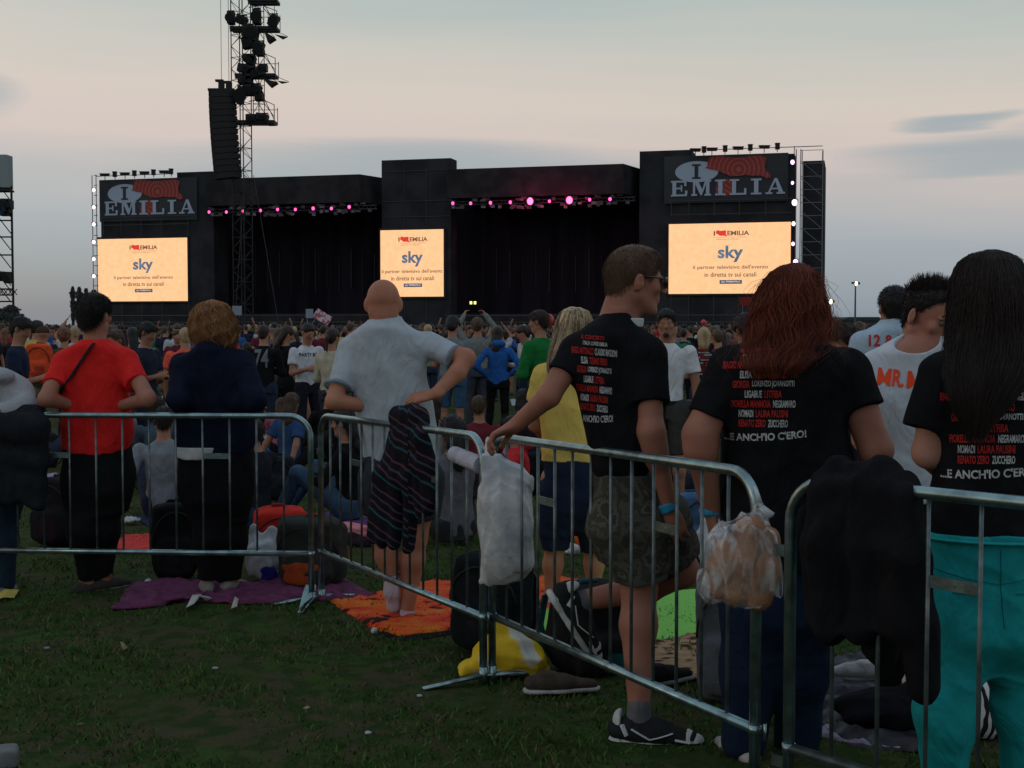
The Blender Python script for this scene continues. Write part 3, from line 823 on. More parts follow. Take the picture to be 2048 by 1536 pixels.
# ------------------------------------------------------------------ trees, sheds, street lamps behind
M_leaf = mat('poplar_leaves', (.055, .070, .062), 1, c2=(.085, .10, .088), ns=2, spec=.05)  # leaf colour paled and greyed, with the haze of distance painted in
M_bark = mat('bark', (.03, .027, .024), .95)
def tree(px0, px1, pyt, Y, label, lean=0, n=5200, seed=1, shape='poplar', group=None):
    base = Vector((W((px0 + px1) / 2, 652, Y).x, Y, GF)); H = W(px0, pyt, Y).z - GF; wd = (px1 - px0) / F * Y
    root = empty('poplar_tree' if shape == 'poplar' else 'broadleaf_tree', base, label, 'tree', group)
    m = MB(); m.tube([(lean * H * 0, 0, 0), (0, 0, H * .4), (0, 0, H * .85)], [wd * .07 + .12, wd * .05 + .08, .05], 7)
    g = np.random.default_rng(seed)
    for k in range(14):
        a = g.random() * 6.28; z = H * (.15 + .6 * g.random()); m.tube([(0, 0, z), (math.cos(a) * wd * .35, math.sin(a) * wd * .35, z + H * .14)], [.07, .02], 4)
    m.build('trunk', M_bark, root)
    t = g.random(n); z = H * (.08 + .92 * t)
    if shape == 'poplar': prof = np.interp(t, [0, .15, .5, .85, 1], [.25, .55, .85, 1, .35])
    else: prof = np.interp(t, [0, .2, .55, .85, 1], [.4, .85, 1, .8, .3])
    prof = prof * (1 + .22 * np.sin(t * 23 + seed) + .12 * np.sin(t * 61))
    a = g.random(n) * 6.28; rr = np.sqrt(g.random(n)) * wd / 2 * prof
    P = np.stack([np.cos(a) * rr, np.sin(a) * rr, z], 1); sz = wd * .055 + .1
    q = g.normal(size=(n, 3)) * sz; w = g.normal(size=(n, 3)) * sz
    v = np.stack([P - q * .5, P + w * .5, P + q * .5, P - w * .5], 1).reshape(-1, 3)
    fast('crown', v, np.arange(4 * n).reshape(-1, 4), M_leaf, root, smooth=False)
GPt = 'poplars behind the left end of the stage'
tree(141, 152, 573, 330, 'leftmost and tallest of the slim poplars left of the stage', seed=1, group=GPt)
tree(153, 166, 574, 340, 'second slim poplar from the left beside the stage', seed=2, group=GPt)
tree(167, 179, 577, 350, 'third slim poplar from the left beside the stage', seed=3, group=GPt)
tree(181, 197, 580, 355, 'poplar nearest the left end of the stage, partly behind the first man', seed=4, group=GPt)
tree(-28, 16, 618, 300, 'round dark tree behind the left scaffold tower', seed=5, shape='round', n=5000)
tree(2, 42, 612, 310, 'dark tree right of the left scaffold tower on the horizon', seed=6, shape='round', n=5000)
def street_lamp(px, pyt, Y, label, lit, n=2):
    base = Vector((W(px, 652, Y).x, Y, GF)); H = W(px, pyt, Y).z - GF
    root = empty('street_lamp', base, label, 'lamp post', 'tall floodlight posts at the right')
    k = Y / F
    m = MB(); m.tube([(0, 0, 0), (0, 0, H)], [2.2 * k, 1.4 * k], 8); m.build('post', mat('post_grey', (.07, .08, .085), .6), root)
    m = MB(); m.box((0, 0, H), (15 * k, .4, 2.0 * k)); m.box((-5 * k, -.2, H), (5 * k, .8, 4 * k)); m.box((4.5 * k, -.2, H - .8 * k), (6 * k, .8, 4.5 * k)); m.build('lamp_head', M_dk, root)
    v = Vol(k); v.ell((0, 0, 0), (lit * k, .25, lit * 1.6 * k), k=0); o = vmesh('lamp_bulb', v, emit('bulb_glow', (1, .88, .6), 5), root); o.location = (-1 * k, -.9, H - 1.5 * k)
street_lamp(1710, 566, 230, 'tall lamp post with two heads standing clear against the sky at the right', 2.6)
street_lamp(1660, 602, 300, 'small glowing lamp post beside the right end of the stage', 3.2)
def shed(px0, px1, pyt, Y, label, c, dep=20):
    a, b = W(px0, 652, Y).x, W(px1, 652, Y).x; H = W(0, pyt, Y).z - GF; w_ = b - a
    root = empty('long_shed', (a, Y, GF), label, 'building')
    m = MB(); m.prism([(0, 0), (w_, 0), (w_, H * .75), (0, H * .75)], (0, 0, 0), (1, 0, 0), (0, 0, 1), (0, 1, 0), dep); m.build('wall', mat('shed_wall', c, .9, c2=tuple(x * .7 for x in c), ns=.2), root)
    m = MB(); m.prism([(-.5, H * .76), (w_ + .5, H * .76), (w_ - 2, H), (2, H)], (0, -.4, 0), (1, 0, 0), (0, 0, 1), (0, 1, 0), dep + .8); m.build('roof', mat('shed_roof', (.035, .045, .05), .9), root)
    m = MB()
    for k in range(int(w_ / 5)): m.prism([(2 + k * 5, 1), (4.5 + k * 5, 1), (4.5 + k * 5, H * .5), (2 + k * 5, H * .5)], (0, -.06, 0), (1, 0, 0), (0, 0, 1), (0, 1, 0), .05)
    m.build('shutter', M_dk, root)
shed(1683, 1770, 634, 380, 'low dark building on the horizon at the right of the stage', (.06, .075, .075))
shed(1780, 2100, 640, 420, 'long low hangar on the horizon behind the people at the right', (.05, .06, .06))

# small things held up in the far crowd
def placard(px, py, w_, h_, Y, mt, name, label, rot=0, cat='placard', text=None):
    p = W(px, py, Y); root = empty(name, (p.x, Y, p.z), label, cat)
    M_ = Matrix.Rotation(rot, 3, 'Y'); m = MB(); m.box((0, 0, 0), (w_, .03, h_), M=M_); m.build('panel', mt, root)
    m = MB(); m.tube([M_ @ Vector((-w_ * .3, .02, -h_ / 2)), M_ @ Vector((-w_ * .3, .02, -h_ / 2 - 1.0))], .02, 5); m.build('pole', M_truss2, root)
    return root
placard(645, 634, .80, .46, 60, mat('flag_pink', (.36, .10, .15), .9, c2=(.6, .5, .52), ns=5, thr=(.47, .53)), 'flag', 'red and white flag waved above the far crowd left of the bald man', rot=.55, cat='flag')
placard(619, 627, .34, .42, 60, mat('placard_white', (.22, .26, .32), .9), 'placard', 'small pale square sign above the far crowd beside the red and white flag')
placard(474, 621, .5, .5, 70, mat('placard_white', (.22, .26, .32), .9), 'placard', 'pale square sign above the crowd right of the auburn-haired woman')
placard(1494, 602, .9, .5, 80, mat('sign_red', (.22, .02, .02), .9), 'placard', 'dark red panel below the right-hand stage screen')
M_wl = emit('work_light_glow', (1, .95, .25), 1.6)
for px, sd in ((949, 'left'), (957, 'right')):
    p = S(px, 606, 1.5); m = MB(); m.box((0, 0, 0), (.28, .2, .34)); m.box((0, .16, 0), (.36, .12, .42), 1)
    tag(m.build('work_light', [M_wl, M_dk], loc=p), '%s of the pair of small yellow lights low on the stage' % sd, 'work light')
def balloon(px, py, r, Y, c, label):
    v = Vol(r / 6); v.ell((0, 0, 0), (r, r, r * 1.15), k=0); v.cone((0, 0, -r * 1.1), (0, 0, -r * 1.3), r * .08, r * .16, k=.01)
    o = vmesh('balloon', v, mat('balloon', c, .4)); o.location = W(px, py, Y); tag(o, label, 'balloon')
balloon(1097, 640, .16, 38, (.5, .04, .03), 'red balloon above the crowd beside the man in the green jacket')
balloon(1407, 645, .12, 60, (.5, .04, .06), 'tiny red balloon above the crowd left of the red-haired woman')
balloon(568, 680, .14, 26, (.5, .48, .46), 'white balloon in the standing crowd left of the man in the white tee')

# ================================================================== BARRIERS
M_galv = mat('galvanised_steel', (.26, .37, .38), .30, metal=.9, c2=(.17, .23, .24), ns=16, bump=.05, bs=90, spec=.5)
M_bar = mat('galvanised_bar', (.15, .18, .185), .45, metal=.7, c2=(.09, .11, .11), ns=20)
BH = 1.1
def barrier(P0, P1, label, plates=(3, 9), feet=(1, 1), hooks=True):
    P0, P1 = Vector((*P0, gz(P0[1]))), Vector((*P1, gz(P1[1]))); d = P1 - P0; L = d.length; d.normalize()
    up = Vector((0, 0, 1)); side = d.cross(up).normalized()
    root = empty('crowd_barrier', P0, label, 'barrier', 'steel crowd barriers')
    r = .0175; c = .125; zt = BH - r
    pts = [up * .03, up * (zt - c)]
    for k in range(1, 9): a = math.pi / 2 * k / 8; pts.append(up * (zt - c + c * math.sin(a)) + d * (c - c * math.cos(a)))
    for k in range(0, 9): a = math.pi / 2 * k / 8; pts.append(d * (L - c + c * math.sin(a)) + up * (zt - c + c * math.cos(a)))
    pts += [d * L + up * .03]
    m = MB(); m.tube(pts, r, 14); m.tube([d * .01 + up * .29, d * (L - .01) + up * .29], .0165, 12)
    for q in (d * .0, d * L): m.tube([q + up * .275, q + up * .305], .0205, 12)   # weld collars
    m.build('frame', M_galv, root, True)
    for k in range(1, 13):
        q = d * (L * k / 13); zc = zt
        e = min(L * k / 13, L - L * k / 13)
        if e < c: zc = zt - c + math.sqrt(max(0, c * c - (c - e) ** 2))
        m = MB(); m.tube([q + up * .29, q + up * zc], .0062, 8); m.build('bar', M_bar, root, True)
    for k in plates:
        q = d * (L * (k + .5) / 13) + up * .85
        m = MB(); ang = math.atan2(d.y, d.x); m.box(q, (L / 13 - .012, .003, .032), rz=ang); m.tube([q - side * .004, q + side * .004], .006, 8)
        m.build('maker_plate', M_galv, root)
    for q, on in ((Vector((0, 0, 0)), feet[0]), (d * L, feet[1])):
        if not on: continue
        m = MB()
        for sgn in (-1, 1):
            e = q + side * sgn * .29; e.z = gz((P0 + e).y) - P0.z + .008
            m.tube([q + up * .035, e], [.017, .017], 8, flat=.55)
        m.tube([q - up * .0, q + up * .07], .021, 10); m.build('foot', M_galv, root, True)
    if hooks:
        for z in (.90, .30):
            m = MB(); q = d * L + up * z; m.tube([q, q + d * .035, q + d * .05 + up * .02, q + d * .05 - up * .03], .006, 8); m.build('hook', M_galv, root, True)
        for z in (.87, .24):
            m = MB(); m.box(up * z - d * .035, (.06, .004, .035), rz=math.atan2(d.y, d.x)); m.build('hook_eye', M_galv, root)
    return root
def XY(px, s_): return ((px - 1024) / s_, F / s_)
bA = barrier(XY(-75, 344), XY(620, 351), 'steel crowd barrier at the left, under the man in red and the woman in navy', feet=(1, 1), hooks=False)
bB = barrier(XY(640, 347), XY(966, 461), 'steel crowd barrier in front of the bald man with a striped hoodie over it')
bC = barrier(XY(984, 459), XY(1516, 658), 'steel crowd barrier in front of the young man standing on one leg')
bD = barrier(XY(1585, 690), (2.03, 2.15), 'steel crowd barrier at the right edge with a black jacket hung over it')

# ================================================================== FIGURES
def rot3(yaw=0, pitch=0, roll=0):
    """yaw 0 faces away from the camera (+Y), positive turns to the left"""
    return Matrix.Rotation(yaw, 3, 'Z') @ Matrix.Rotation(pitch, 3, 'X') @ Matrix.Rotation(roll, 3, 'Y')
SK = {}
def skin(c=(.33, .16, .10)):
    if c not in SK: SK[c] = mat('skin', c, .62, c2=(c[0] * .82, c[1] * .74, c[2] * .72), ns=9, bump=.08, bs=120, spec=.25, thr=(.35, .7))
    return SK[c]
HM = {}
def hairm(c):
    if c not in HM:
        HM[c] = mat('hair', tuple(x * .75 for x in c), .55, c2=tuple(min(1, x * 1.5) for x in c), ns=26, nscale=(1, 1, .12), bump=.3, bs=130, spec=.25, thr=(.3, .7))
    return HM[c]
def head_skin(v, C, M, k=1.0, female=False):
    """head with brow, eye sockets, nose, lips, chin and ears"""
    M = Matrix(M); C = Vector(C)
    def p(x, y, z): return C + M @ Vector((x * k, y * k, z * k))
    A = np.array(M)
    v.ell(p(0, -.014, .032), np.array((.074, .094, .086)) * k, A, k=.02)
    v.ell(p(0, .028, -.03), np.array((.058, .062, .080)) * k, A, k=.03)
    v.cone(p(0, .045, -.078), p(0, .070, -.096), .034 * k, .019 * k, k=.02)
    for sx in (-1, 1):
        v.cone(p(sx * .050, -.002, -.052), p(sx * .022, .060, -.092), .020 * k, .016 * k, k=.022)
        v.ell(p(sx * .044, .062, -.018), np.array((.020, .018, .020)) * k, A, k=.015)       # cheekbone
        v.ell(p(sx * .030, .098, .008), np.array((.016, .012, .011)) * k, A, k=.008, sub=True)
        v.cone(p(sx * .012, .088, .020), p(sx * .042, .078, .022), .008 * k, .006 * k, k=.008)
        v.ell(p(sx * .081, -.010, -.006), np.array((.010, .018, .031)) * k, np.array(M @ Matrix.Rotation(sx * -.40, 3, 'Z')), k=.006)
        v.ell(p(sx * .089, -.002, .002), np.array((.004, .010, .016)) * k, A, k=.002, sub=True)
    v.cone(p(0, .086, .016), p(0, .108, -.022), .008 * k, .013 * k, k=.008)
    v.ell(p(-.009, .101, -.027), np.array((.008, .008, .007)) * k, A, k=.005); v.ell(p(.009, .101, -.027), np.array((.008, .008, .007)) * k, A, k=.005)
    v.cone(p(-.018, .083, -.052), p(.018, .083, -.052), .0065 * k, .0065 * k, k=.006)
    v.cone(p(-.016, .082, -.063), p(.016, .082, -.063), .0070 * k, .0070 * k, k=.006)
    v.ell(p(0, .094, -.0575), np.array((.019, .006, .0016)) * k, A, k=.001, sub=True)
def hair_cap(v, C, M, k=1.0, t=.014):
    A = np.array(Matrix(M)); c = Vector(C) + Matrix(M) @ Vector((0, -.022, .034)) * k
    v.ell(c, (np.array((.074, .090, .084)) + t) * k, A, k=.03)
def short_hair(v, C, M, k=1.0, t=.010, front=.055, low=-.045, top=0.0):
    M = Matrix(M); C = Vector(C); A = np.array(M)
    def p(x, y, z): return C + M @ Vector((x * k, y * k, z * k))
    v.ell(p(0, -.016, .034), (np.array((.074, .094, .086)) + t) * k, A, k=.01)
    if top: v.ell(p(0, .015, .082), np.array((.055, .070, .030 + top)) * k, A, k=.02)
    v.ell(p(0, -.052, -.028), (np.array((.054, .046, .055)) + t * .5) * k, A, k=.02)
    v.cut(p(0, front, .03), np.array(M @ Vector((0, 1, -.75)).normalized()))
    v.cut(p(0, 0, low - .035), np.array(M @ Vector((0, .55, -1)).normalized()))
    v.ell(p(.085, .012, -.02), np.array((.03, .042, .045)) * k, A, k=0, sub=True); v.ell(p(-.085, .012, -.02), np.array((.03, .042, .045)) * k, A, k=0, sub=True)
def tufts(name, hv, m, parent, n=2600, L=.016, r=.0011, down=.6, seed=3, flow=None, curl=0, zmin=None):
    v, f = hv; g = np.random.default_rng(seed)
    f = np.asarray(f); a, b, c = v[f[:, 0]], v[f[:, 1]], v[f[:, 2]]
    nn = np.cross(b - a, c - a); nn /= np.linalg.norm(nn, axis=1, keepdims=True) + 1e-9
    i = g.integers(0, len(f), n); o = (a[i] + c[i]) / 2; N = nn[i]
    fl = np.array(flow if flow is not None else (0, 0, -1.)); d = N * 1.0 + fl * down + g.normal(size=(n, 3)) * .28
    d /= np.linalg.norm(d, axis=1, keepdims=True); l = L * (.6 + .8 * g.random((n, 1)))
    pts = [o - N * .002, o + d * l * .5, o + (d + fl * .35 * down) * l + g.normal(size=(n, 3)) * L * (.1 + curl)]
    return strand_mesh(name, np.stack(pts, 1), r, m, parent)
def loft_strands(name, sl, m, parent, n=900, phi=(2.6, 6.8), k=11, r=.0016, seed=5, wob=.006, out=1.02, tail=.05, p=2.2, wave=0, tmin=0.0):
    """strands lying on a stack of ellipses (z, cx, cy, rx, ry), crown to tips"""
    A = np.array(sorted(sl), float)[::-1]; g = np.random.default_rng(seed)
    z0, z1 = A[0, 0], A[-1, 0]; t0 = g.random(n) ** 1.6 * .45 * (1 if tmin == 0 else 0) + tmin; t1 = np.minimum(1.0, t0 + .35 + .65 * g.random(n)) ; t1 = np.where(g.random(n) < .5, 1.0, t1) + tail * g.normal(size=n) * .5
    ph = phi[0] + (phi[1] - phi[0]) * g.random(n); T = np.linspace(0, 1, k)
    t = t0[:, None] + (t1 - t0)[:, None] * T[None, :]; z = z0 + (z1 - z0) * t
    I = [np.interp(-z, -A[:, 0], A[:, j]) for j in range(1, 5)]
    ww = wob * np.cumsum(g.normal(size=(n, k)), 1) / 2; dph = .05 * np.cumsum(g.normal(size=(n, k)), 1) / 2
    o = out + .04 * g.random((n, 1)) ; a = ph[:, None] + dph + (wave * np.sin(t * 22 + ph[:, None] * 5) if wave else 0)
    cc, ss = np.cos(a), np.sin(a); e = (np.abs(cc) ** p + np.abs(ss) ** p) ** (-1 / p)
    x = I[0] + cc * e * (I[2] * o + ww); y = I[1] + ss * e * (I[3] * o + ww)
    return strand_mesh(name, np.stack([x, y, z], -1), r, m, parent)
def hand(v, W_, d, pn, side, curl=.5, k=1.0, spread=.1, thumb=.7, fr=1.0):
    """palm, four bent fingers and a thumb; d along the hand, pn the way the palm faces"""
    W_ = Vector(W_); d = Vector(d).normalized(); pn = Vector(pn); pn = (pn - d * pn.dot(d)).normalized(); ac = d.cross(pn) * side
    A = np.array(Matrix((ac, d, pn)).transposed())
    v.cone(W_ - d * .01 * k, W_ + d * .03 * k, .024 * k, .027 * k, k=.015, q=.7, ax=pn)
    v.ell(W_ + d * .052 * k, np.array((.040, .050, .0155)) * k, A, k=.012)
    for i, (o, L, r) in enumerate(((-.030, .066, .0088), (-.010, .076, .0092), (.011, .070, .0088), (.030, .056, .0078))):
        p0 = W_ + (d * (.088 - abs(i - 1.2) * .004) + ac * o) * k; dd = (d + ac * (i - 1.5) * spread).normalized(); pts = [p0 - d * .02 * k, p0]
        c = curl * (1 + .12 * i); tot = 0
        for s_, ff in ((.45, 1.0), (.31, 1.15), (.24, .8)):
            tot += c * ff; q = dd * math.cos(tot) + pn * math.sin(tot); pts.append(pts[-1] + q * L * s_ * k)
        v.chain(pts, [r * 1.1 * k, r * 1.08 * k, r * k, r * .95 * k, r * .8 * k], k=.004)
    b = W_ + (d * .022 - ac * .030 + pn * .006) * k
    q = (d * .75 - ac * thumb + pn * .35).normalized(); q2 = (d * .9 - ac * thumb * .3 + pn * .55).normalized()
    v.chain([b, b + q * .032 * k, b + q * .032 * k + q2 * .028 * k, b + q * .032 * k + q2 * .052 * k], [.0125 * k, .0108 * k, .0098 * k, .0078 * k], k=.008)
def shoe(name, ank, fwd, parent, m, up=(0, 0, 1), L=.27, h=.0085, w=.046, ms=None, drop=.085, st=.022, hk=1.0):
    """low shoe: upper and sole, ankle point given, fwd the way the toes point"""
    ank = Vector(ank); f = Vector(fwd).normalized(); u = Vector(up); u = (u - f * u.dot(f)).normalized(); s_ = f.cross(u)
    A = np.array(Matrix((s_, f, u)).transposed()); c = ank - u * drop
    v = Vol(h); heel = c - f * .065; toe = c + f * (L - .085)
    v.cone(heel + u * .042 * hk, c + f * .06 + u * .042 * hk, w * .80 * hk ** .5, w * .86 * hk ** .5, k=.02, q=.8, ax=u)
    v.cone(c + f * .06 + u * .040 * hk, toe - f * .03 + u * .028 * hk, w * .86 * hk ** .5, w * .62 * hk ** .5, k=.03, q=.72, ax=u)
    v.cone(c + u * .05, ank - u * .0 - f * .01, w * .82, w * .72, k=.03)
    v.cut(c + u * .016, -u); v.cut(ank + u * .004, u)
    o = vmesh(name, v, m, parent)
    v = Vol(h); v.cone(heel + u * .012, c + f * .05 + u * .012, w * .90, w * .84, k=.02, q=.5, ax=u); v.cone(c + f * .05 + u * .012, toe - f * .025 + u * .012, w * .92, w * .72, k=.03, q=.5, ax=u)
    v.cut(c + u * st, u); v.cut(c + u * .001, -u)
    so = vmesh('sole', v, ms or cloth((.25, .25, .25)), o)
    return o

def project_text(name, items, target, parent, dirv, org, U_, V_, lift=.003, back=1.0):
    """prints flat lettering onto a garment: items (verts2d, faces, x, y, material index)"""
    if dirv is None: dirv = (Vector(org) + parent.location) - Vector((0, 0, CAMZ))
    me = target.data; vs = [v.co.copy() for v in me.vertices]; tree = BVHTree.FromPolygons(vs, [tuple(p.vertices) for p in me.polygons])
    d = Vector(dirv).normalized(); org = Vector(org); U_ = Vector(U_); V_ = Vector(V_); m = MB(); mats = []
    for v2, f2, ox, oy, mt in items:
        if mt not in mats: mats.append(mt)
        bm = bmesh.new(); vv = [bm.verts.new((x + ox, y + oy, 0)) for x, y in v2]
        for q in f2:
            try: bm.faces.new([vv[i] for i in q])
            except ValueError: pass
        bmesh.ops.triangulate(bm, faces=bm.faces[:])
        for _ in range(3):
            ed = [e for e in bm.edges if e.calc_length() > .012]
            if not ed: break
            bmesh.ops.subdivide_edges(bm, edges=ed, cuts=1); bmesh.ops.triangulate(bm, faces=bm.faces[:])
        bm.verts.index_update(); pts = []; ok = []
        for v in bm.verts:
            p = org + U_ * v.co.x + V_ * v.co.y - d * back
            h_ = tree.ray_cast(p, d)
            ok.append(h_[0] is not None); pts.append(h_[0] - d * lift if h_[0] is not None else p)
        fs = [[v.index for v in f.verts] for f in bm.faces]
        fs = [f for f in fs if all(ok[i] for i in f)]
        if fs: m.add(pts, fs, mats.index(mt))
        bm.free()
    if not m.f: return None
    return m.build(name, mats, parent)

class Person:
    """a figure whose joints are given as seen points with a depth relative to its own standing place"""
    def __init__(s, label, cx, Y, group=None, z=None, cat='person'):
        s.Y = Y; s.base = Vector((W(cx, 652, Y).x, Y, gz(Y) if z is None else z)); s.s = F / Y
        s.root = empty('person', s.base, label, cat, group)
    def p(s, px, py, dy=0): return W(px, py, s.Y + dy) - s.base
    def sl(s, slices, dep, dy=0, grow=0):
        out = []
        for q in slices:
            py, cx, hw = q[:3]; dd = q[3] if len(q) > 3 else min(dep, .022 + 1.05 * hw / s.s); d2 = (q[4] if len(q) > 4 else 0) + dy
            a = s.p(cx, py, d2); out.append((a.z, a.x, a.y, hw / s.s + grow, dd + grow))
        return out

# ---- generic standing and seated people for the middle distance, built facing +Y at the origin
def figure(h=1.7, pose='stand', build=1.0, vox=.014, female=False, sleeve='short', legs='long', hair='short', seed=0, lean=0.0, hood=False, skirt=False):
    """returns dict of volumes: body, top, bottom, hair, shoes"""
    g = random.Random(seed); k = h / 1.74; bw = build
    sit = pose.startswith('sit')
    hipz = (.14 if sit else .92) * k; sh = hipz + .50 * k; neckz = sh + .07 * k; C = Vector((0, .02 + lean * .5, neckz + .145 * k))
    fx = .055 if sit else 0
    hipx = .095 * k * bw; shx = (.175 if female else .195) * k * bw
    body = Vol(vox); top = Vol(vox); bot = Vol(vox); hv = Vol(vox); sho = Vol(vox)
    yaw = g.uniform(-.4, .4); HMx = rot3(yaw, -.12 if pose != 'phone' else -.45)
    head_skin(body, C, HMx, k)
    Y0 = -.02; Yl = lean
    def L(z): return Y0 + Yl * max(0, (z - hipz) / (sh - hipz)) * .5
    body.cone((0, L(sh), sh + .01), C - Vector((0, .015, .05 * k)), .062 * k, .054 * k, k=.03)
    tw = (.13 if female else .15) * k * bw
    tors = [(hipz - .06, 0, L(hipz), .155 * k * bw, .105 * k * bw), (hipz + .04, 0, L(hipz), .158 * k * bw, .110 * k * bw), (hipz + .18 * k, 0, L(hipz + .18), tw, .098 * k * bw), (hipz + .34 * k, 0, L(hipz + .34), .165 * k * bw, .112 * k * bw), (sh - .06 * k, 0, L(sh), .172 * k * bw, .108 * k * bw), (sh, 0, L(sh), .135 * k * bw, .082 * k), (neckz - .02, 0, L(sh), .075 * k, .066 * k)]
    top.loft(tors, k=.02); body.loft([(a, b, c, d - .012, e - .012) for a, b, c, d, e in tors], k=.02)
    ends = []
    for sx in (-1, 1):
        S_ = Vector((sx * shx, L(sh), sh - .035 * k))
        if pose == 'arms_up': E = S_ + Vector((sx * .12, .10, .20)) * k; Wp = E + Vector((-sx * .13, .10, .22)) * k; hd = (Wp - E)
        elif pose in ('phone', 'sit_phone'): E = S_ + Vector((sx * .04, .02, -.29)) * k; Wp = E + Vector((-sx * .12, .22, .06)) * k; hd = (Wp - E)
        elif pose == 'hip': E = S_ + Vector((sx * .17, -.10, -.23)) * k; Wp = E + Vector((-sx * .16, .10, -.13)) * k; hd = Vector((-sx, .2, -.3))
        elif pose == 'crossed': E = S_ + Vector((sx * .06, .04, -.29)) * k; Wp = E + Vector((-sx * .24, .16, .03)) * k; hd = Vector((-sx, .1, 0))
        elif pose == 'sit_back': E = S_ + Vector((sx * .08, -.14, -.25)) * k; Wp = E + Vector((sx * .03, -.10, -.20)) * k; hd = Vector((sx * .3, -.8, -.2))
        elif sit: E = S_ + Vector((sx * .06, .16, -.23)) * k; Wp = E + Vector((-sx * .08, .22, -.02)) * k; hd = Wp - E
        else: E = S_ + Vector((sx * (.05 + .03 * g.random()), -.02 + .05 * g.random(), -.29)) * k; Wp = E + Vector((-sx * .01, .06 + .05 * g.random(), -.25)) * k; hd = Wp - E
        ar = (.040 if female else .047) * k * (bw * .5 + .5)
        body.chain([S_, E, Wp], [ar, ar * .84, ar * .58], k=.02)
        if vox <= .016: hand(body, Wp, hd, Vector((-sx, .2, 0)), sx, curl=.45, k=k)
        else: body.cone(Wp, Wp + hd.normalized() * .14 * k, ar * .6, ar * .45, k=.02, q=.6, ax=(1, 0, 0))
        if sleeve == 'long': top.chain([S_, E, Wp], [ar + .016, ar * .84 + .016, ar * .6 + .014], k=.03)
        elif sleeve == 'short':
            T_ = S_.lerp(E, .62); top.cone(S_, T_, ar + .018, ar + .024, k=.035, cap=True)
        if sit:
            Hp = Vector((sx * hipx, .0, hipz)); Kn = Vector((sx * (.17 + .1 * g.random()) * k, .36 * k, (.44 if pose != 'sit_flat' else .10) * k)); An = Vector((sx * .12 * k, (.55 if pose != 'sit_flat' else .78) * k, .09))
        else:
            Hp = Vector((sx * hipx, 0, hipz - .03)); st_x = sx * (.09 + .05 * g.random()) * k; Kn = Vector((st_x, .03 + .04 * g.random(), .49 * k)); An = Vector((st_x * 1.1, -.02 + .06 * g.random(), .09 * k))
        lr = (.084 if female else .082) * k * (bw * .6 + .4)
        body.chain([Hp, Kn, Kn.lerp(An, .3), An], [lr, .054 * k, .052 * k, .036 * k], k=.03)
        if legs == 'long': bot.chain([Hp, Kn, An + Vector((0, 0, .01))], [lr + .014, .066 * k, .056 * k], k=.03)
        elif legs == 'tight': bot.chain([Hp, Kn, Kn.lerp(An, .3), An], [lr + .006, .060 * k, .056 * k, .042 * k], k=.03)
        elif legs == 'shorts': bot.cone(Hp, Hp.lerp(Kn, .95), lr + .02, .078 * k, k=.03, cap=True)
        f_ = Vector((sx * .25, 1, 0)).normalized()
        A0 = An + Vector((0, 0, -.045)); sho.cone(A0 - f_ * .04, A0 + f_ * .13 * k, .044 * k, .034 * k, k=.02, q=.8, ax=(0, 0, 1)); sho.cone(A0, An + Vector((0, 0, .0)), .042, .040, k=.02)
    bot.loft([(hipz - .10, 0, Y0, .150 * k * bw, .105 * k * bw), (hipz + .05, 0, Y0, .152 * k * bw, .108 * k * bw)], k=.05)
    if skirt: bot.loft([(hipz - .32 * k, 0, Y0, .20 * k, .17 * k), (hipz, 0, Y0, .16 * k, .12 * k)], k=.02)
    for T_, dd in ends: top.cutnear(T_, dd, .13)
    if hood:
        top.ell((0, L(sh) - .07, neckz + .01), (.11, .075, .06), k=.04)
    top.noise(.006, (7, 7, 4), seed); bot.noise(.005, (8, 8, 5), seed + 9)
    M = HMx
    def p(x, y, z): return C + M @ Vector((x * k, y * k, z * k))
    A = np.array(M)
    if hair == 'short': short_hair(hv, C, M, k, t=.010, top=.004)
    elif hair == 'curly': short_hair(hv, C, M, k, t=.026, top=.02, low=-.05); hv.noise(.009, (30, 30, 30), seed)
    elif hair in ('long', 'bob', 'pony'):
        short_hair(hv, C, M, k, t=.014, top=.006, low=-.07, front=.06)
        if hair == 'long': hv.chain([p(0, -.05, 0), p(0, -.085, -.10), p(0, -.10, -.22), p(0, -.09, -.30)], [.085 * k, .075 * k, .062 * k, .03 * k], k=.03, q=.55, ax=M @ Vector((0, 1, 0)))
        if hair == 'bob': hv.chain([p(0, -.03, 0), p(0, -.045, -.10)], [.092 * k, .082 * k], k=.03, q=.75, ax=M @ Vector((0, 1, 0)))
        if hair == 'pony': hv.chain([p(0, -.10, .04), p(0, -.14, -.02), p(0, -.13, -.20)], [.03 * k, .03 * k, .014 * k], k=.02)
        hv.noise(.004, (40, 40, 4), seed)
    elif hair == 'cap':
        hv.ell(p(0, -.012, .045), np.array((.088, .104, .082)) * k, A, k=.01); hv.cut(p(0, 0, .03), np.array(M @ Vector((0, .1, -1)))); hv.ell(p(0, .12, .038), np.array((.06, .06, .010)) * k, A, k=.01)
    elif hair == 'hood':
        hv.ell(p(0, -.02, .03), np.array((.100, .118, .115)) * k, A, k=.01); hv.ell(p(0, .08, -.01), np.array((.07, .07, .09)) * k, A, k=.01, sub=True)
    return dict(body=body, top=top, bottom=bot, hair=(None if hair == 'none' else hv), shoes=sho, C=C, M=M, k=k, sh=sh, hipz=hipz)
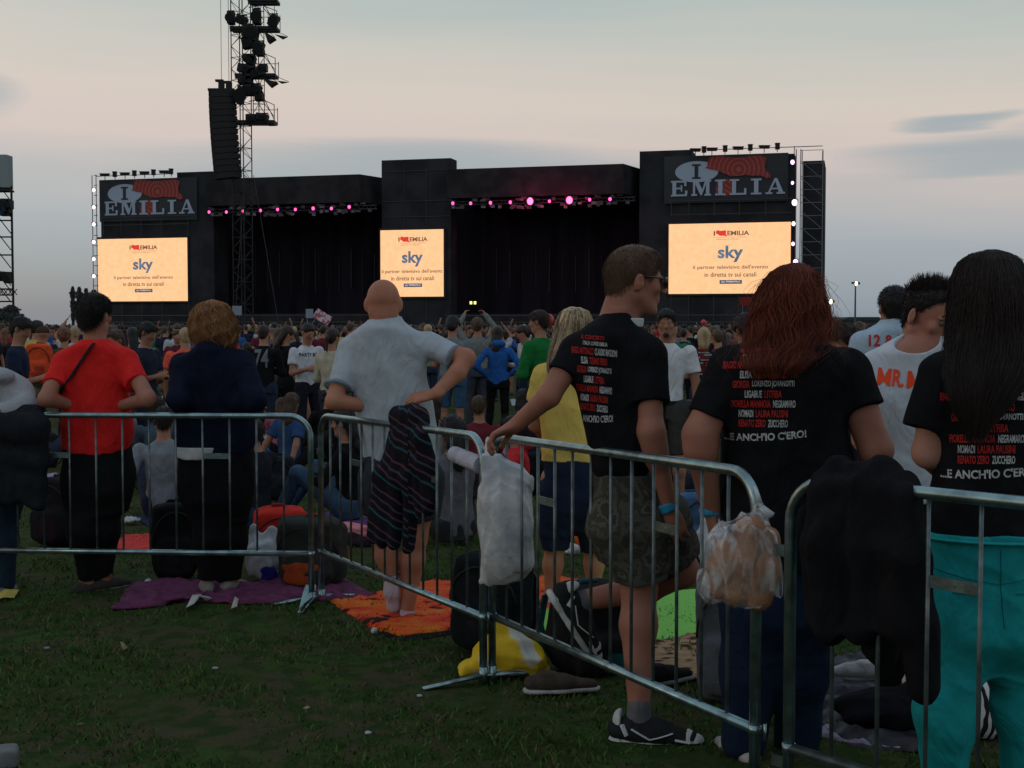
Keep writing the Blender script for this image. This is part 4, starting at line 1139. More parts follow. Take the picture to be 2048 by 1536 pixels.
def mid_person(label, px, Y, h=1.7, yaw=0, c_top=(.05, .05, .06), c_bot=(.03, .035, .05), c_hair=(.03, .02, .015), c_shoe=(.08, .08, .08), vox=.014, group=None, sk=(.33, .16, .10), dz=0, cat='person', **kw):
    root = empty('person', (W(px, 652, Y).x, Y, gz(Y) + dz), label, cat, group, rz=yaw)
    d = figure(h=h, vox=vox, **kw)
    vmesh('body', d['body'], skin(sk), root)
    top = vmesh('shirt' if kw.get('sleeve', 'short') == 'short' else 'sweater', d['top'], cloth(c_top), root)
    vmesh('trousers' if kw.get('legs', 'long') != 'shorts' else 'shorts', d['bottom'], cloth(c_bot), root)
    if d['hair'] is not None:
        hm_ = kw.get('hair', 'short'); hvm = d['hair'].mesh()
        o = fast('cap' if hm_ == 'cap' else 'hood' if hm_ == 'hood' else 'hair', *hvm, cloth(c_hair) if hm_ in ('cap', 'hood') else hairm(c_hair), root)
        if hm_ not in ('cap', 'hood') and Y < 16: tufts('hair_strands', hvm, hairm(c_hair), o, n=900, L=.02 if hm_ != 'curly' else .03, r=.0022, down=1.0 if hm_ != 'curly' else .3, curl=.3 if hm_ == 'curly' else 0)
    vmesh('shoe', d['shoes'], cloth(c_shoe), root)
    return root, top, d

# ================================================================== THE PEOPLE AT THE BARRIERS
TAN = (.33, .142, .095); PALE = (.40, .20, .145)
c_black = (.012, .012, .014)
def garment(P, name, slices, dep, m, arms=(), grow=0, noise=(.009, (6, 6, 4)), vox=.008, hem=None, parent=None, seed=1, cuts=(), dy=0, k=.03, extra=None, p=2.4):
    v = Vol(vox * .75)
    if slices and name in ('trousers', 'jeans', 'teal_trousers', 'shorts', 'cargo_shorts', 'capri_trousers'):
        q = max(slices); sp_ = .055 * P.s; slices = [(q[0] + sp_ * 1.9, q[1], q[2] * .72, dep * .45), (q[0] + sp_, q[1], q[2] * .90, dep * .72), (q[0] + sp_ * .3, q[1], q[2] * .98, dep * .92)] + list(slices)
    if slices: v.loft(P.sl(slices, dep, dy, grow), k=k, p=p)
    for ch, rr in arms: v.chain([P.p(*q) for q in ch], rr, k=.07 if name in ('trousers', 'jeans', 'teal_trousers', 'shorts', 'cargo_shorts', 'capri_trousers') else k + .01, cap=bool(cuts))
    if extra: extra(v)
    if noise: v.noise(noise[0], noise[1], seed)
    return vmesh(name, v, m, parent or P.root)

# --- man in red ----------------------------------------------------
P = Person('man in a red t-shirt with a dark strap across his back', 192, 7.75)
tor = [(905, 192, 60), (897, 192, 71), (860, 193, 74), (820, 192, 70), (780, 188, 68), (740, 190, 73), (712, 190, 76), (698, 190, 64), (687, 191, 38), (678, 191, 25)]
hd = P.p(190, 631); HMx = rot3(-.35, -.05)
b = Vol(.006); head_skin(b, hd, HMx, 1.04); b.cone(hd - Vector((0, .02, .06)), P.p(190, 690), .060, .068, k=.03)
b.loft(P.sl(tor, .125, grow=-.032), k=.03)
aL, aR = [(127, 722, 0), (92, 798, -.24), (150, 812, -.06)], [(254, 722, 0), (297, 798, -.24), (240, 812, -.06)]
for ch in (aL, aR): b.chain([P.p(*q) for q in ch], [.050, .045, .032], k=.02)
hand(b, P.p(*aL[2]), (1, .3, 0), (0, 0, -1), 1, .6); hand(b, P.p(*aR[2]), (-1, .3, 0), (0, 0, -1), -1, .6)
lg = [[(162, 950, 0), (164, 1060, -.05), (174, 1163, .05)], [(222, 950, 0), (214, 1060, .05), (209, 1156, .12)]]
for ch in lg: b.chain([P.p(*q) for q in ch], [.09, .055, .045], k=.03)
vmesh('body', b, skin(TAN), P.root)
def _ex(v):
    v.cone(P.p(190, 684), P.p(190, 677), .072, .066, k=.02)
sh = garment(P, 't_shirt', tor, .14, cloth((.66, .020, .018), .9, bump=.15), [([(129, 722), (109, 772, -.145)], [.072, .070]), ([(252, 722), (275, 768, -.13)], [.072, .072])],
    cuts=(((105, 779, -.16), P.p(92, 798, -.24) - P.p(127, 722), .10), ((279, 779, -.16), P.p(297, 798, -.24) - P.p(254, 722), .10)), noise=(.009, (6, 6, 4)))
garment(P, 'trousers', [(985, 196, 70), (950, 196, 73), (900, 194, 70), (885, 194, 68)], .13, cloth((.014, .014, .016)), [([(162, 950), (164, 1060, -.05), (173, 1158, .05)], [.105, .076, .054]), ([(222, 950), (214, 1060, .05), (209, 1150, .12)], [.105, .076, .054])], cuts=(1,), seed=4)
hv = Vol(.007); short_hair(hv, hd, HMx, 1.04, t=.012, low=-.055, top=.004); hm = hv.mesh(); ho = fast('hair', *hm, hairm((.012, .010, .009)), P.root)
tufts('hair_strands', hm, hairm((.012, .010, .009)), ho, n=5000, L=.016, r=.0014, down=1.0)
for q in (lg[0][2], lg[1][2]): shoe('shoe', P.p(*q), (.5, .6, 0), P.root, cloth((.05, .045, .04)), drop=.08, w=.05)
# strap of the shoulder bag lies on the shirt
def strap(P, target, pts, w, m, name='strap', d=(0, 1, 0), lift=.006):
    me = target.data; tree = BVHTree.FromPolygons([v.co.copy() for v in me.vertices], [tuple(q.vertices) for q in me.polygons])
    A = [P.p(*q) for q in pts]; out = []
    n = 26
    for i in range(n + 1):
        t = i / n * (len(A) - 1); j = min(int(t), len(A) - 2); q = A[j].lerp(A[j + 1], t - j)
        h_ = tree.ray_cast(q - Vector(d) * 1.0, Vector(d)); out.append((h_[0] - Vector(d) * lift) if h_[0] is not None else q)
    mb = MB(); mb.tube(out, w, 8, flat=.25)
    return mb.build(name, m, P.root, True)
strap(P, sh, [(202, 686), (172, 730), (136, 783)], .016, cloth((.02, .02, .022)), 'bag_strap')

# --- woman in navy --------------------------------------------------
P = Person('woman with an auburn bob in a navy long-sleeved top, leaning on the left barrier', 428, 7.72)
tor = [(905, 428, 78), (880, 430, 83), (840, 430, 81), (800, 427, 77), (760, 423, 77), (728, 422, 73), (711, 424, 56), (698, 427, 38), (687, 428, 27), (680, 428, 24)]
hd = P.p(424, 650); HMx = rot3(.5, -.05)
b = Vol(.006); head_skin(b, hd, HMx, .97, True); b.cone(hd - Vector((0, .02, .06)), P.p(427, 695), .052, .058, k=.03); b.loft(P.sl(tor, .12, grow=-.032), k=.03)
aL, aR = [(360, 727, 0), (352, 800, -.22), (400, 813, -.04)], [(488, 727, 0), (514, 800, -.22), (462, 813, -.04)]
for ch in (aL, aR): b.chain([P.p(*q) for q in ch], [.048, .040, .028], k=.03)
hand(b, P.p(*aL[2]), (1, .3, 0), (0, 0, -1), 1, .6, .92); hand(b, P.p(*aR[2]), (-1, .3, 0), (0, 0, -1), -1, .6, .92)
lg = [[(400, 960, 0), (420, 1075, 0), (414, 1163, .02)], [(456, 960, 0), (462, 1075, .06), (461, 1160, .1)]]
for ch in lg: b.chain([P.p(*q) for q in ch], [.09, .055, .040], k=.03)
vmesh('body', b, skin(PALE), P.root)
garment(P, 'long_sleeved_top', tor, .14, cloth((.010, .013, .030)), [([(366, 727), (354, 800, -.22), (400, 813, -.04)], [.068, .058, .045]), ([(484, 727), (512, 800, -.22), (462, 813, -.04)], [.070, .060, .045])], seed=2, noise=(.012, (6, 6, 4)))
garment(P, 'undershirt', [(919, 388, 22), (914, 388, 33), (906, 390, 38), (895, 392, 40)], .05, cloth((.5, .5, .5)), dy=-.115, noise=None, vox=.006)
garment(P, 'trousers', [(1000, 434, 66), (970, 431, 74), (940, 430, 79), (900, 430, 78)], .14, cloth((.011, .011, .013)), [([(402, 970), (420, 1075, 0), (414, 1160, .02)], [.115, .088, .060]), ([(456, 970), (462, 1075, .06), (461, 1156, .1)], [.115, .088, .060])], cuts=(1,), seed=5)
hsl = [(600, 424, 3, .02), (602, 424, 11, .045), (607, 424, 23, .075), (622, 424, 34, .10), (645, 425, 39, .108), (668, 427, 40, .105), (683, 430, 36, .085), (696, 435, 27, .06)]
v = Vol(.008); v.loft(P.sl(hsl, .1, dy=-.005), k=.01); hair_cap(v, hd, HMx, .97); v.noise(.005, (40, 40, 6), 3); Mv = HMx; v.ell(hd + Mv @ Vector((0, .12, -.03)), (.075, .075, .09), np.array(Mv), k=0, sub=True)
HA = (.20, .085, .035); ho = vmesh('hair', v, hairm(HA), P.root); loft_strands('hair_strands', P.sl(hsl, .1, dy=-.005), hairm(HA), ho, n=2600, phi=(2.4, 6.8), r=.0014, wob=.009, tail=.1, wave=.10)
loft_strands('fair_strands', P.sl(hsl, .1, dy=-.005), hairm((.42, .22, .10)), ho, n=700, phi=(2.4, 6.8), r=.0014, wob=.009, tail=.1, wave=.12, seed=31)
for q, f_ in ((lg[0][2], (-.3, -1, 0)), (lg[1][2], (.3, 1, 0))): shoe('shoe', P.p(*q), (f_[0], abs(f_[1]), 0), P.root, cloth((.22, .2, .18)), drop=.075, ms=cloth((.4, .38, .34)))

# --- bald man in grey polo -------------------------------------------
P = Person('bald man in a light grey polo shirt with one hand on his hip', 785, 7.02)
tor = [(920, 800, 74), (880, 798, 80), (840, 791, 80), (800, 784, 79), (760, 779, 80), (720, 775, 83), (690, 772, 85), (668, 770, 74), (653, 768, 50), (643, 768, 37), (636, 768, 33)]
hd = P.p(767, 607); HMx = rot3(-.03, -.02)
b = Vol(.005); head_skin(b, hd, HMx, 1.06); b.ell(hd + Vector((0, -.012, .026)), (.085, .098, .094), k=.02); [b.ell(hd + Vector((sx * .092, -.012, -.008)), (.012, .018, .033), np.array(Matrix.Rotation(sx * -.5, 3, 'Z')), k=.006) for sx in (-1, 1)]; b.cone(hd - Vector((0, .03, .05)), P.p(768, 660), .066, .075, k=.035); b.ell(hd + Vector((0, -.05, -.055)), (.062, .05, .05), k=.03)
b.loft(P.sl(tor, .14, grow=-.032), k=.03)
b.chain([P.p(697, 700), P.p(668, 803, -.15), P.p(745, 814, -.06)], [.050, .045, .033], k=.02); hand(b, P.p(745, 812, -.06), (1, .3, 0), (0, 0, -1), 1, .6, 1.05)
b.chain([P.p(858, 692), P.p(932, 716, -.10), P.p(915, 745, -.15), P.p(872, 787, -.225)], [.056, .048, .045, .032], k=.02)
hand(b, P.p(872, 787, -.225), (-1, -.05, -.22), (-.1, .45, -1), 1, .42, 1.30, spread=.06, thumb=.6)
lg = [[(755, 1000, 0), (768, 1090, .02), (782, 1165, .08)], [(845, 1000, 0), (832, 1090, .02), (812, 1225, 0)]]
b.chain([P.p(755, 960), P.p(768, 1075), P.p(773, 1110), P.p(783, 1168, -.02)], [.10, .062, .060, .038], k=.03)
b.chain([P.p(845, 960), P.p(830, 1075), P.p(826, 1120), P.p(814, 1222)], [.10, .064, .063, .038], k=.03)
vmesh('body', b, skin((.40, .17, .105)), P.root)
def _ex(v):
    v.cone(P.p(768, 648), P.p(768, 636), .085, .080, k=.01)   # collar
sh = garment(P, 'polo_shirt', tor, .155, cloth((.38, .415, .45), .9, bump=.2), [([(699, 700), (677, 773, -.105)], [.078, .072]), ([(856, 690), (908, 714, -.08)], [.076, .069])],
    cuts=(((675, 778, -.1), P.p(672, 790, -.15) - P.p(697, 700), .12), ((909, 716, -.08), P.p(932, 718, -.10) - P.p(858, 692), .13)), extra=_ex, noise=(.011, (5, 5, 5)), vox=.007)
for c_, dd, r_ in (((675, 775, -.106), P.p(676, 773, -.105) - P.p(697, 700), .074), ((909, 716, -.08), P.p(932, 718, -.10) - P.p(858, 692), .071)):
    mb = MB(); c_ = P.p(*c_); dd.normalize(); mb.tube([c_ - dd * .012, c_ + dd * .002], r_ * 1.015, 26); mb.build('cuff', cloth((.20, .24, .29)), P.root, True)
garment(P, 'shorts', [(1000, 800, 66), (960, 802, 70), (910, 800, 70)], .145, cloth((.034, .038, .045)), [([(765, 960), (758, 1028)], [.125, .100]), ([(842, 960), (846, 1036)], [.12, .098])], cuts=(((758, 1030), (0, 0, -1), .16), ((846, 1038), (0, 0, -1), .16)), seed=6)
for (a_, f_, up) in (((783, 1166, -.02), (.1, .45, -1), (0, 1, .4)), ((814, 1222, 0), (.1, -.9, 0), (0, 0, 1))):
    v = Vol(.007); q = P.p(*a_); f2 = Vector(f_).normalized()
    if f_[1] > 0:
        v.chain([q + Vector((0, 0, .02)), q - Vector((0, 0, .05)), q + Vector((.01, .03, -.13)), q + Vector((.015, .06, -.17))], [.042, .042, .036, .026], k=.02)
    else:
        v.chain([q + Vector((0, 0, .0)), q - Vector((0, 0, .045))], [.040, .042], k=.02); v.cone(q - Vector((0, -.03, .052)), q + Vector((.0, .14, -.055)), .042, .034, k=.03, q=.8, ax=(0, 0, 1)); v.ell(q + Vector((-.005, -.035, -.048)), (.036, .036, .032), k=.02)
    vmesh('sock', v, cloth((.50, .42, .46)), P.root)

# --- striped hoodie is added with the hanging things -------------------

# --- young man with sunglasses ----------------------------------------
P = Person('young man with sunglasses in a black printed t-shirt and camouflage shorts, standing on one leg', 1265, 4.92)
YM = P
tor = [(958, 1238, 52), (935, 1240, 62), (900, 1246, 72), (860, 1247, 80), (820, 1244, 86), (780, 1240, 90), (735, 1234, 95), (695, 1228, 93), (668, 1222, 76), (648, 1226, 52), (634, 1232, 38), (624, 1236, 33)]
hd = P.p(1271, 563); HMx = rot3(-1.38, -.10)
b = Vol(.0048); head_skin(b, hd, HMx, 1.08); b.cone(hd + HMx @ Vector((0, -.035, -.05)), P.p(1232, 655), .066, .075, k=.03)
b.loft(P.sl(tor, .145, grow=-.032), k=.03)
aL = [(1150, 706, -.02), (1098, 792, -.08), (1030, 852, -.02)]
b.chain([P.p(*q) for q in aL], [.052, .041, .029], k=.02)
hand(b, P.p(1034, 850, -.02), (-1, .15, -.45), (.25, -.1, -1), 1, .50, 1.10, spread=.08, thumb=.55)
aR = [(1296, 712, -.10), (1302, 862, -.16), (1338, 1012, -.12)]
b.chain([P.p(*q) for q in aR], [.054, .045, .029], k=.02)
b.chain([P.p(1302, 862, -.16), P.p(1312, 915, -.155)], [.043, .042], k=.03)
hand(b, P.p(1341, 1020, -.12), (.28, .1, -1), (.2, 1, .0), 1, .35, 1.05)
b.chain([P.p(1270, 1040), P.p(1278, 1175), P.p(1277, 1250, -.04), P.p(1278, 1415, -.13)], [.10, .066, .068, .040], k=.03)
b.chain([P.p(1310, 1040, .1), P.p(1362, 1140, .12), P.p(1290, 1178, .18), P.p(1170, 1200, .2)], [.10, .066, .058, .040], k=.03)
vmesh('body', b, skin(TAN), P.root)
sh = garment(P, 't_shirt', tor, .16, cloth(c_black, .8, bump=.2), [([(1152, 704, -.02), (1128, 752, -.05)], [.078, .074]), ([(1290, 712, -.09), (1296, 806, -.13)], [.078, .078])],
    cuts=(((1125, 757, -.05), P.p(1098, 792, -.08) - P.p(1150, 706), .12), ((1296, 808, -.13), (0, 0, -1), .12)), noise=(.010, (6, 6, 4)), vox=.0075)
mr_, mw_ = mat('print_red', (.42, .018, .014), .8, c2=(.30, .012, .010), ns=60), mat('print_white', (.50, .50, .49), .8, c2=(.30, .30, .30), ns=45)
def tee_print(s, py=1.0, sx=1.0):
    """lettering of the souvenir shirt; unit: whole block 1 wide"""
    items = []
    def put(t, x, y, w, h, m_, b_=.03): v_, f_ = fit_text(t, w * s, h * s * min(1, py * 1.05), b_); items.append(([(a * sx, c) for a, c in v_], f_, x * s * sx, y * s * py, m_))
    put('IL CONCERTO', -.05, .33, .52, .06, mr_); put('ITALIA LOVES EMILIA', 0, .25, .56, .055, mw_)
    rows = [('BIAGIO ANTONACCI', mr_, 'CLAUDIO BAGLIONI', mw_), ('ELISA', mw_, 'TIZIANO FERRO', mr_), ('GIORGIA', mr_, 'LORENZO JOVANOTTI', mw_), ('LIGABUE', mw_, 'LITFIBA', mr_),
            ('FIORELLA MANNOIA', mr_, 'NEGRAMARO', mw_), ('NOMADI', mw_, 'LAURA PAUSINI', mr_), ('RENATO ZERO', mr_, 'ZUCCHERO', mw_)]
    y = .14
    for a, ma, c, mc in rows:
        wa, wc = len(a) * .0315, len(c) * .0315; tot = wa + wc + .03; x0 = -tot / 2 - .02
        put(a, x0 + wa / 2, y, wa, .096, ma); put(c, x0 + wa + .03 + wc / 2, y, wc, .096, mc); y -= .128
    return items
def slogan(s, y=-.78, w=1.06, rot=.05, sx=1.0):
    v_, f_ = fit_text("...E ANCH'IO C'ERO!", w * s, .10 * s, .03)
    v_ = [(a * math.cos(rot) - c * math.sin(rot), a * math.sin(rot) + c * math.cos(rot) + .25 / s * a * a * .3) for a, c in v_]
    return [([(a * sx, c) for a, c in v_], f_, .0, y * s, mw_)]
dv = None; cen = P.p(1190, 724)
project_text('shirt_print', tee_print(.27, sx=.60) + slogan(.27, w=.9, sx=.55), sh, P.root, dv, cen, Vector((1, 0, -.10)).normalized(), Vector((.0, .0, 1)))
def camo():
    m_ = mat('camouflage_cloth', (.060, .062, .048), .9, bump=.25, bs=200, spec=.1); t = m_.node_tree; p_ = t.nodes['Principled BSDF']
    tcn = t.nodes.new('ShaderNodeTexCoord'); n = t.nodes.new('ShaderNodeTexNoise'); n.inputs['Scale'].default_value = 11; n.inputs['Detail'].default_value = 3; n.inputs['Distortion'].default_value = .1
    r = t.nodes.new('ShaderNodeValToRGB'); r.color_ramp.interpolation = 'CONSTANT'; e = r.color_ramp.elements
    e[0].position = 0; e[0].color = (.045, .045, .038, 1); e[1].position = .44; e[1].color = (.078, .077, .064, 1)
    for p2, c in ((.52, (.052, .050, .040)), (.60, (.092, .089, .074)), (.66, (.042, .041, .037))): q = e.new(p2); q.color = (*c, 1)
    t.links.new(tcn.outputs['Object'], n.inputs[0]); t.links.new(n.outputs[0], r.inputs[0]); t.links.new(r.outputs[0], p_.inputs['Base Color']); return m_
garment(P, 'cargo_shorts', [(1060, 1270, 92), (1010, 1264, 84), (960, 1248, 66), (945, 1246, 62)], .15, camo(),
    [([(1262, 1050), (1285, 1158)], [.135, .108]), ([(1312, 1040, .06), (1352, 1118, .12)], [.13, .105])], cuts=(((1285, 1160), (0, 0, -1), .14),), seed=8, noise=(.009, (9, 9, 7)), vox=.0075)
HB = (.080, .040, .022)
hv = Vol(.006); short_hair(hv, hd, HMx, 1.08, t=.005, low=-.040, top=.012, front=.050); hm = hv.mesh(); ho = fast('hair', *hm, hairm(HB), P.root)
tufts('hair_strands', hm, hairm(HB), ho, n=11000, L=.009, r=.0009, down=1.2)
# sunglasses
sg = MB()
def hp(x, y, z, k=1.08): return hd + HMx @ (Vector((x, y, z)) * k)
for sx in (-1, 1):
    sg.tube([hp(sx * .078, -.006, .016), hp(sx * .077, .05, .016), hp(sx * .070, .088, .014)], .0032, 6)
    lens = [(sx * (.037 + .030 * math.cos(a) * (1.05 if abs(math.cos(a)) > .3 else 1)), .004 + .021 * math.sin(a)) for a in np.linspace(0, 2 * math.pi, 21)[:-1]]
    fr_ = [hp(x, .104 - .12 * x * x / .07 - .006 * 0, z) for x, z in lens]
    bk = [hp(x, .099 - .12 * x * x / .07, z) for x, z in lens]
    n_ = len(lens); sg.add(fr_ + bk, [tuple(range(n_)), tuple(reversed(range(n_, 2 * n_)))] + [(i, (i + 1) % n_, n_ + (i + 1) % n_, n_ + i) for i in range(n_)])
sg.tube([hp(-.012, .105, .012), hp(.012, .105, .012)], .003, 6)
sg.build('sunglasses', mat('dark_lens', (.008, .008, .009), .12, spec=.6), P.root, False)
# shoes in dark grey with white sole and flashes
M_sd, M_sw = cloth((.025, .026, .028)), cloth((.50, .50, .48))
def trainer(ank, fwd, up):
    o = shoe('trainer', ank, fwd, P.root, M_sd, up=up, L=.30, ms=M_sw, w=.058, h=.0065, drop=.105, st=.032, hk=1.35)
    ank = Vector(ank); f = Vector(fwd).normalized(); u = Vector(up); u = (u - f * u.dot(f)).normalized(); s_ = f.cross(u)
    me = o.data; tree = BVHTree.FromPolygons([v.co.copy() for v in me.vertices], [tuple(q.vertices) for q in me.polygons])
    for sg_ in (1, -1):
        mb = MB()
        for (x0, z0, x1, z1, w_) in ((-.055, -.020, -.035, -.055, .012), (-.02, -.030, .05, -.062, .010), (.05, -.062, .13, -.040, .009), (.14, -.062, .195, -.070, .014)):
            pts = []
            for i in range(7):
                t = i / 6; q = ank + f * (x0 + (x1 - x0) * t) + u * (z0 + (z1 - z0) * t); h_ = tree.ray_cast(q + s_ * sg_ * .3, -s_ * sg_)
                if h_[0] is not None: pts.append(h_[0] + s_ * sg_ * .001)
            if len(pts) > 2: mb.tube(pts, w_, 6, flat=.3)
        if mb.f: mb.build('flash', M_sw, o)
    v = Vol(.006); tp = ank - u * .105 + f * .178; v.cone(tp + u * .036, tp + f * .03 + u * .030, .047, .036, k=0, q=.8, ax=u); v.cut(tp + u * .030, -u); v.cut(tp + f * .0, -f); vmesh('toe_cap', v, M_sw, o)
    v = Vol(.006); tp = ank - u * .105 - f * .07; v.cone(tp + u * .05, tp + u * .09, .047, .042, k=0, q=.7, ax=f); v.cut(tp + f * .005, f); vmesh('heel_tab', v, M_sw, o)
    mb = MB()
    for i in range(5): q = ank + f * (.03 + i * .022) - u * (.005 + i * .009); mb.tube([q - s_ * .025, q + u * .012, q + s_ * .025], .0035, 5)
    mb.build('laces', M_sw, o)
    return o
trainer(P.p(1278, 1434, -.13), (1, -.25, 0), (0, 0, 1)); trainer(P.p(1166, 1203, .2), (.55, .1, -.86), (.86, 0, .50))
for a_, c_ in (((1278, 1412, -.13), (1278, 1440, -.13)), ((1176, 1200, .2), (1158, 1206, .2))):
    v = Vol(.007); v.cone(P.p(*a_), P.p(*c_), .044, .048, k=.01); vmesh('sock', v, cloth((.12, .12, .13)), P.root)
v = Vol(.005); v.cone(P.p(1333, 1007, -.12), P.p(1339, 1020, -.12), .0345, .0335, k=0); v.cut(P.p(1332, 1005, -.12), P.p(1333, 1007, -.12) - P.p(1339, 1020, -.12)); v.cut(P.p(1340, 1022, -.12), P.p(1339, 1020, -.12) - P.p(1333, 1007, -.12)); vmesh('wristband', v, cloth((.04, .30, .50)), P.root)
garment(P, 'collar', [(655, 1262, 24), (636, 1258, 30)], .05, cloth((.5, .5, .52)), dy=-.03, noise=None, vox=.007)

# --- woman in yellow ----------------------------------------------------
P = Person('blonde woman in a yellow t-shirt and denim capri trousers behind the young man', 1142, 7.45)
tor = [(922, 1138, 57), (880, 1136, 55), (840, 1132, 51), (800, 1126, 50), (765, 1124, 53), (742, 1124, 48), (728, 1126, 30), (716, 1128, 22)]
hd = P.p(1147, 660, 0); HMx = rot3(-.5, -.1)
b = Vol(.009); head_skin(b, hd, HMx, .97, True); b.cone(hd - Vector((0, .02, .06)), P.p(1135, 725), .05, .055, k=.03); b.loft(P.sl(tor, .11, grow=-.032), k=.03)
b.chain([P.p(1083, 752), P.p(1072, 850, .1), P.p(1085, 870, .3)], [.048, .040, .028], k=.03); b.chain([P.p(1172, 752), P.p(1180, 850, .1), P.p(1165, 870, .3)], [.048, .040, .028], k=.03)
hand(b, P.p(1085, 870, .3), (.2, 1, .2), (0, 0, -1), 1, .5, .92); hand(b, P.p(1165, 870, .3), (-.2, 1, .2), (0, 0, -1), -1, .5, .92)
for a_ in ([(1112, 960, 0), (1110, 1090, 0), (1106, 1130, .0), (1102, 1195, .0)], [(1180, 960, 0), (1186, 1090, .05), (1188, 1130, .05), (1186, 1190, .05)]): b.chain([P.p(*q) for q in a_], [.09, .058, .056, .036], k=.03)
vmesh('body', b, skin((.42, .20, .12)), P.root)
garment(P, 't_shirt', tor, .125, cloth((.72, .50, .12), .9, bump=.15), [([(1085, 750), (1078, 800, .03)], [.066, .066]), ([(1170, 750), (1176, 800, .03)], [.066, .066])], cuts=(((1078, 802, .03), (0, 0, -1), .1), ((1176, 802, .03), (0, 0, -1), .1)), noise=(.010, (4, 4, 9)), vox=.009, seed=12)
garment(P, 'capri_trousers', [(1020, 1146, 56), (980, 1144, 60), (918, 1140, 58)], .12, cloth((.016, .024, .050)), [([(1112, 990), (1112, 1098)], [.105, .080]), ([(1180, 990), (1188, 1098, .05)], [.105, .080])], cuts=(((1112, 1100), (0, 0, -1), .1), ((1188, 1100, .05), (0, 0, -1), .1)), vox=.009)
hsl = [(616, 1150, 12, .05), (622, 1150, 26, .08), (640, 1149, 34, .1), (665, 1146, 36, .1), (690, 1138, 33, .085, -.03), (715, 1126, 27, .05, -.07), (735, 1116, 18, .035, -.10), (750, 1110, 9, .02, -.105)]
HBl = (.42, .30, .17); v = Vol(.009); v.loft(P.sl(hsl, .1, dy=-.02), k=.01); hair_cap(v, hd, HMx, .95, .008); v.noise(.004, (50, 50, 4), 3); ho = vmesh('hair', v, hairm(HBl), P.root)
loft_strands('hair_strands', P.sl(hsl, .1, dy=-.02), hairm((.5, .38, .24)), ho, n=2200, r=.0011, wob=.003); loft_strands('dark_strands', P.sl(hsl, .1, dy=-.02), hairm((.10, .055, .03)), ho, n=800, r=.0012, seed=9, wob=.004)
for q in ((1102, 1192, 0), (1186, 1188, .05)): shoe('sock', P.p(*q), (-.2, 1, 0), P.root, cloth((.45, .38, .36)), drop=.07, L=.22, ms=cloth((.4, .35, .33)))

# --- red-haired woman -----------------------------------------------------
P = Person('red-haired woman in a black printed t-shirt and jeans with her back turned', 1565, 4.60)
tor = [(1125, 1558, 100), (1100, 1560, 106), (1050, 1568, 118), (1000, 1574, 128), (950, 1577, 134), (900, 1572, 129), (850, 1567, 122), (800, 1567, 122), (755, 1568, 126), (722, 1569, 124), (700, 1569, 104), (684, 1570, 72), (668, 1571, 46), (656, 1571, 34)]
hd = P.p(1577, 622); HMx = rot3(-.1, -.05)
b = Vol(.0058); head_skin(b, hd, HMx, 1.0, True); b.cone(hd - Vector((0, .02, .06)), P.p(1571, 690), .056, .062, k=.03); b.loft(P.sl(tor, .15, grow=-.032), k=.03)
b.chain([P.p(1458, 742, 0), P.p(1400, 870, -.06), P.p(1402, 900, -.06), P.p(1422, 1020, .0)], [.070, .058, .055, .034], k=.03)
hand(b, P.p(1422, 1026, 0), (.16, .05, -1), (1, .2, 0), 1, .30, 1.0)
b.chain([P.p(1692, 742, 0), P.p(1752, 900, -.05), P.p(1748, 925, .0), P.p(1735, 1010, .22)], [.068, .058, .053, .034], k=.02); hand(b, P.p(1735, 1012, .22), (-.6, .8, -.1), (0, 0, -1), -1, .5)
for a_ in ([(1510, 1180, 0), (1500, 1340, 0), (1482, 1490, .0)], [(1612, 1180, 0), (1602, 1340, .03), (1590, 1490, .1)]): b.chain([P.p(*q) for q in a_], [.11, .07, .05], k=.03)
vmesh('body', b, skin(TAN), P.root)
sh = garment(P, 't_shirt', tor, .175, cloth(c_black, .8, bump=.2), [([(1462, 742), (1417, 838, -.04)], [.086, .080]), ([(1688, 742), (1722, 822, -.04)], [.090, .086])],
    cuts=(((1412, 846, -.04), P.p(1398, 880, -.06) - P.p(1458, 742), .15), ((1724, 828, -.04), P.p(1752, 900, -.05) - P.p(1692, 742), .15)), noise=(.012, (5, 5, 5)), vox=.008, seed=21)
project_text('shirt_print', tee_print(.27, .97) + slogan(.27), sh, P.root, None, P.p(1530, 751), (1, 0, -.0), (0, 0, 1))
garment(P, 'jeans', [(1235, 1558, 100), (1180, 1558, 106), (1100, 1560, 100)], .16, cloth((.009, .019, .044), .75), [([(1512, 1210), (1500, 1340), (1486, 1480)], [.128, .098, .084]), ([(1608, 1210), (1600, 1340, .03), (1590, 1485, .1)], [.128, .100, .084])], seed=11, vox=.009)
hsl = [(526, 1590, 5, .03), (530, 1589, 20, .055), (545, 1585, 38, .09), (572, 1581, 52, .11), (610, 1579, 63, .12), (650, 1578, 70, .12), (682, 1573, 70, .105, -.02), (702, 1566, 64, .075, -.07), (718, 1556, 56, .055, -.12), (730, 1550, 47, .045, -.145), (740, 1548, 34, .03, -.15)]
HR = (.105, .022, .010); v = Vol(.008); v.loft(P.sl(hsl, .1, dy=-.03), k=.01); hair_cap(v, hd + Vector((.01, 0, 0)), HMx, 1.0, .012); v.noise(.006, (26, 26, 4), 5); ho = vmesh('hair', v, hairm(HR), P.root)
loft_strands('hair_strands', P.sl(hsl, .1, dy=-.03), hairm((.10, .020, .010)), ho, n=3600, phi=(2.6, 6.8), r=.0012, wob=.006, tail=.07, wave=.06, k=16)
loft_strands('bright_strands', P.sl(hsl, .1, dy=-.03), hairm((.20, .042, .016)), ho, n=700, phi=(2.6, 6.8), r=.0011, wob=.007, tail=.09, wave=.08, k=16, seed=77, out=1.03)
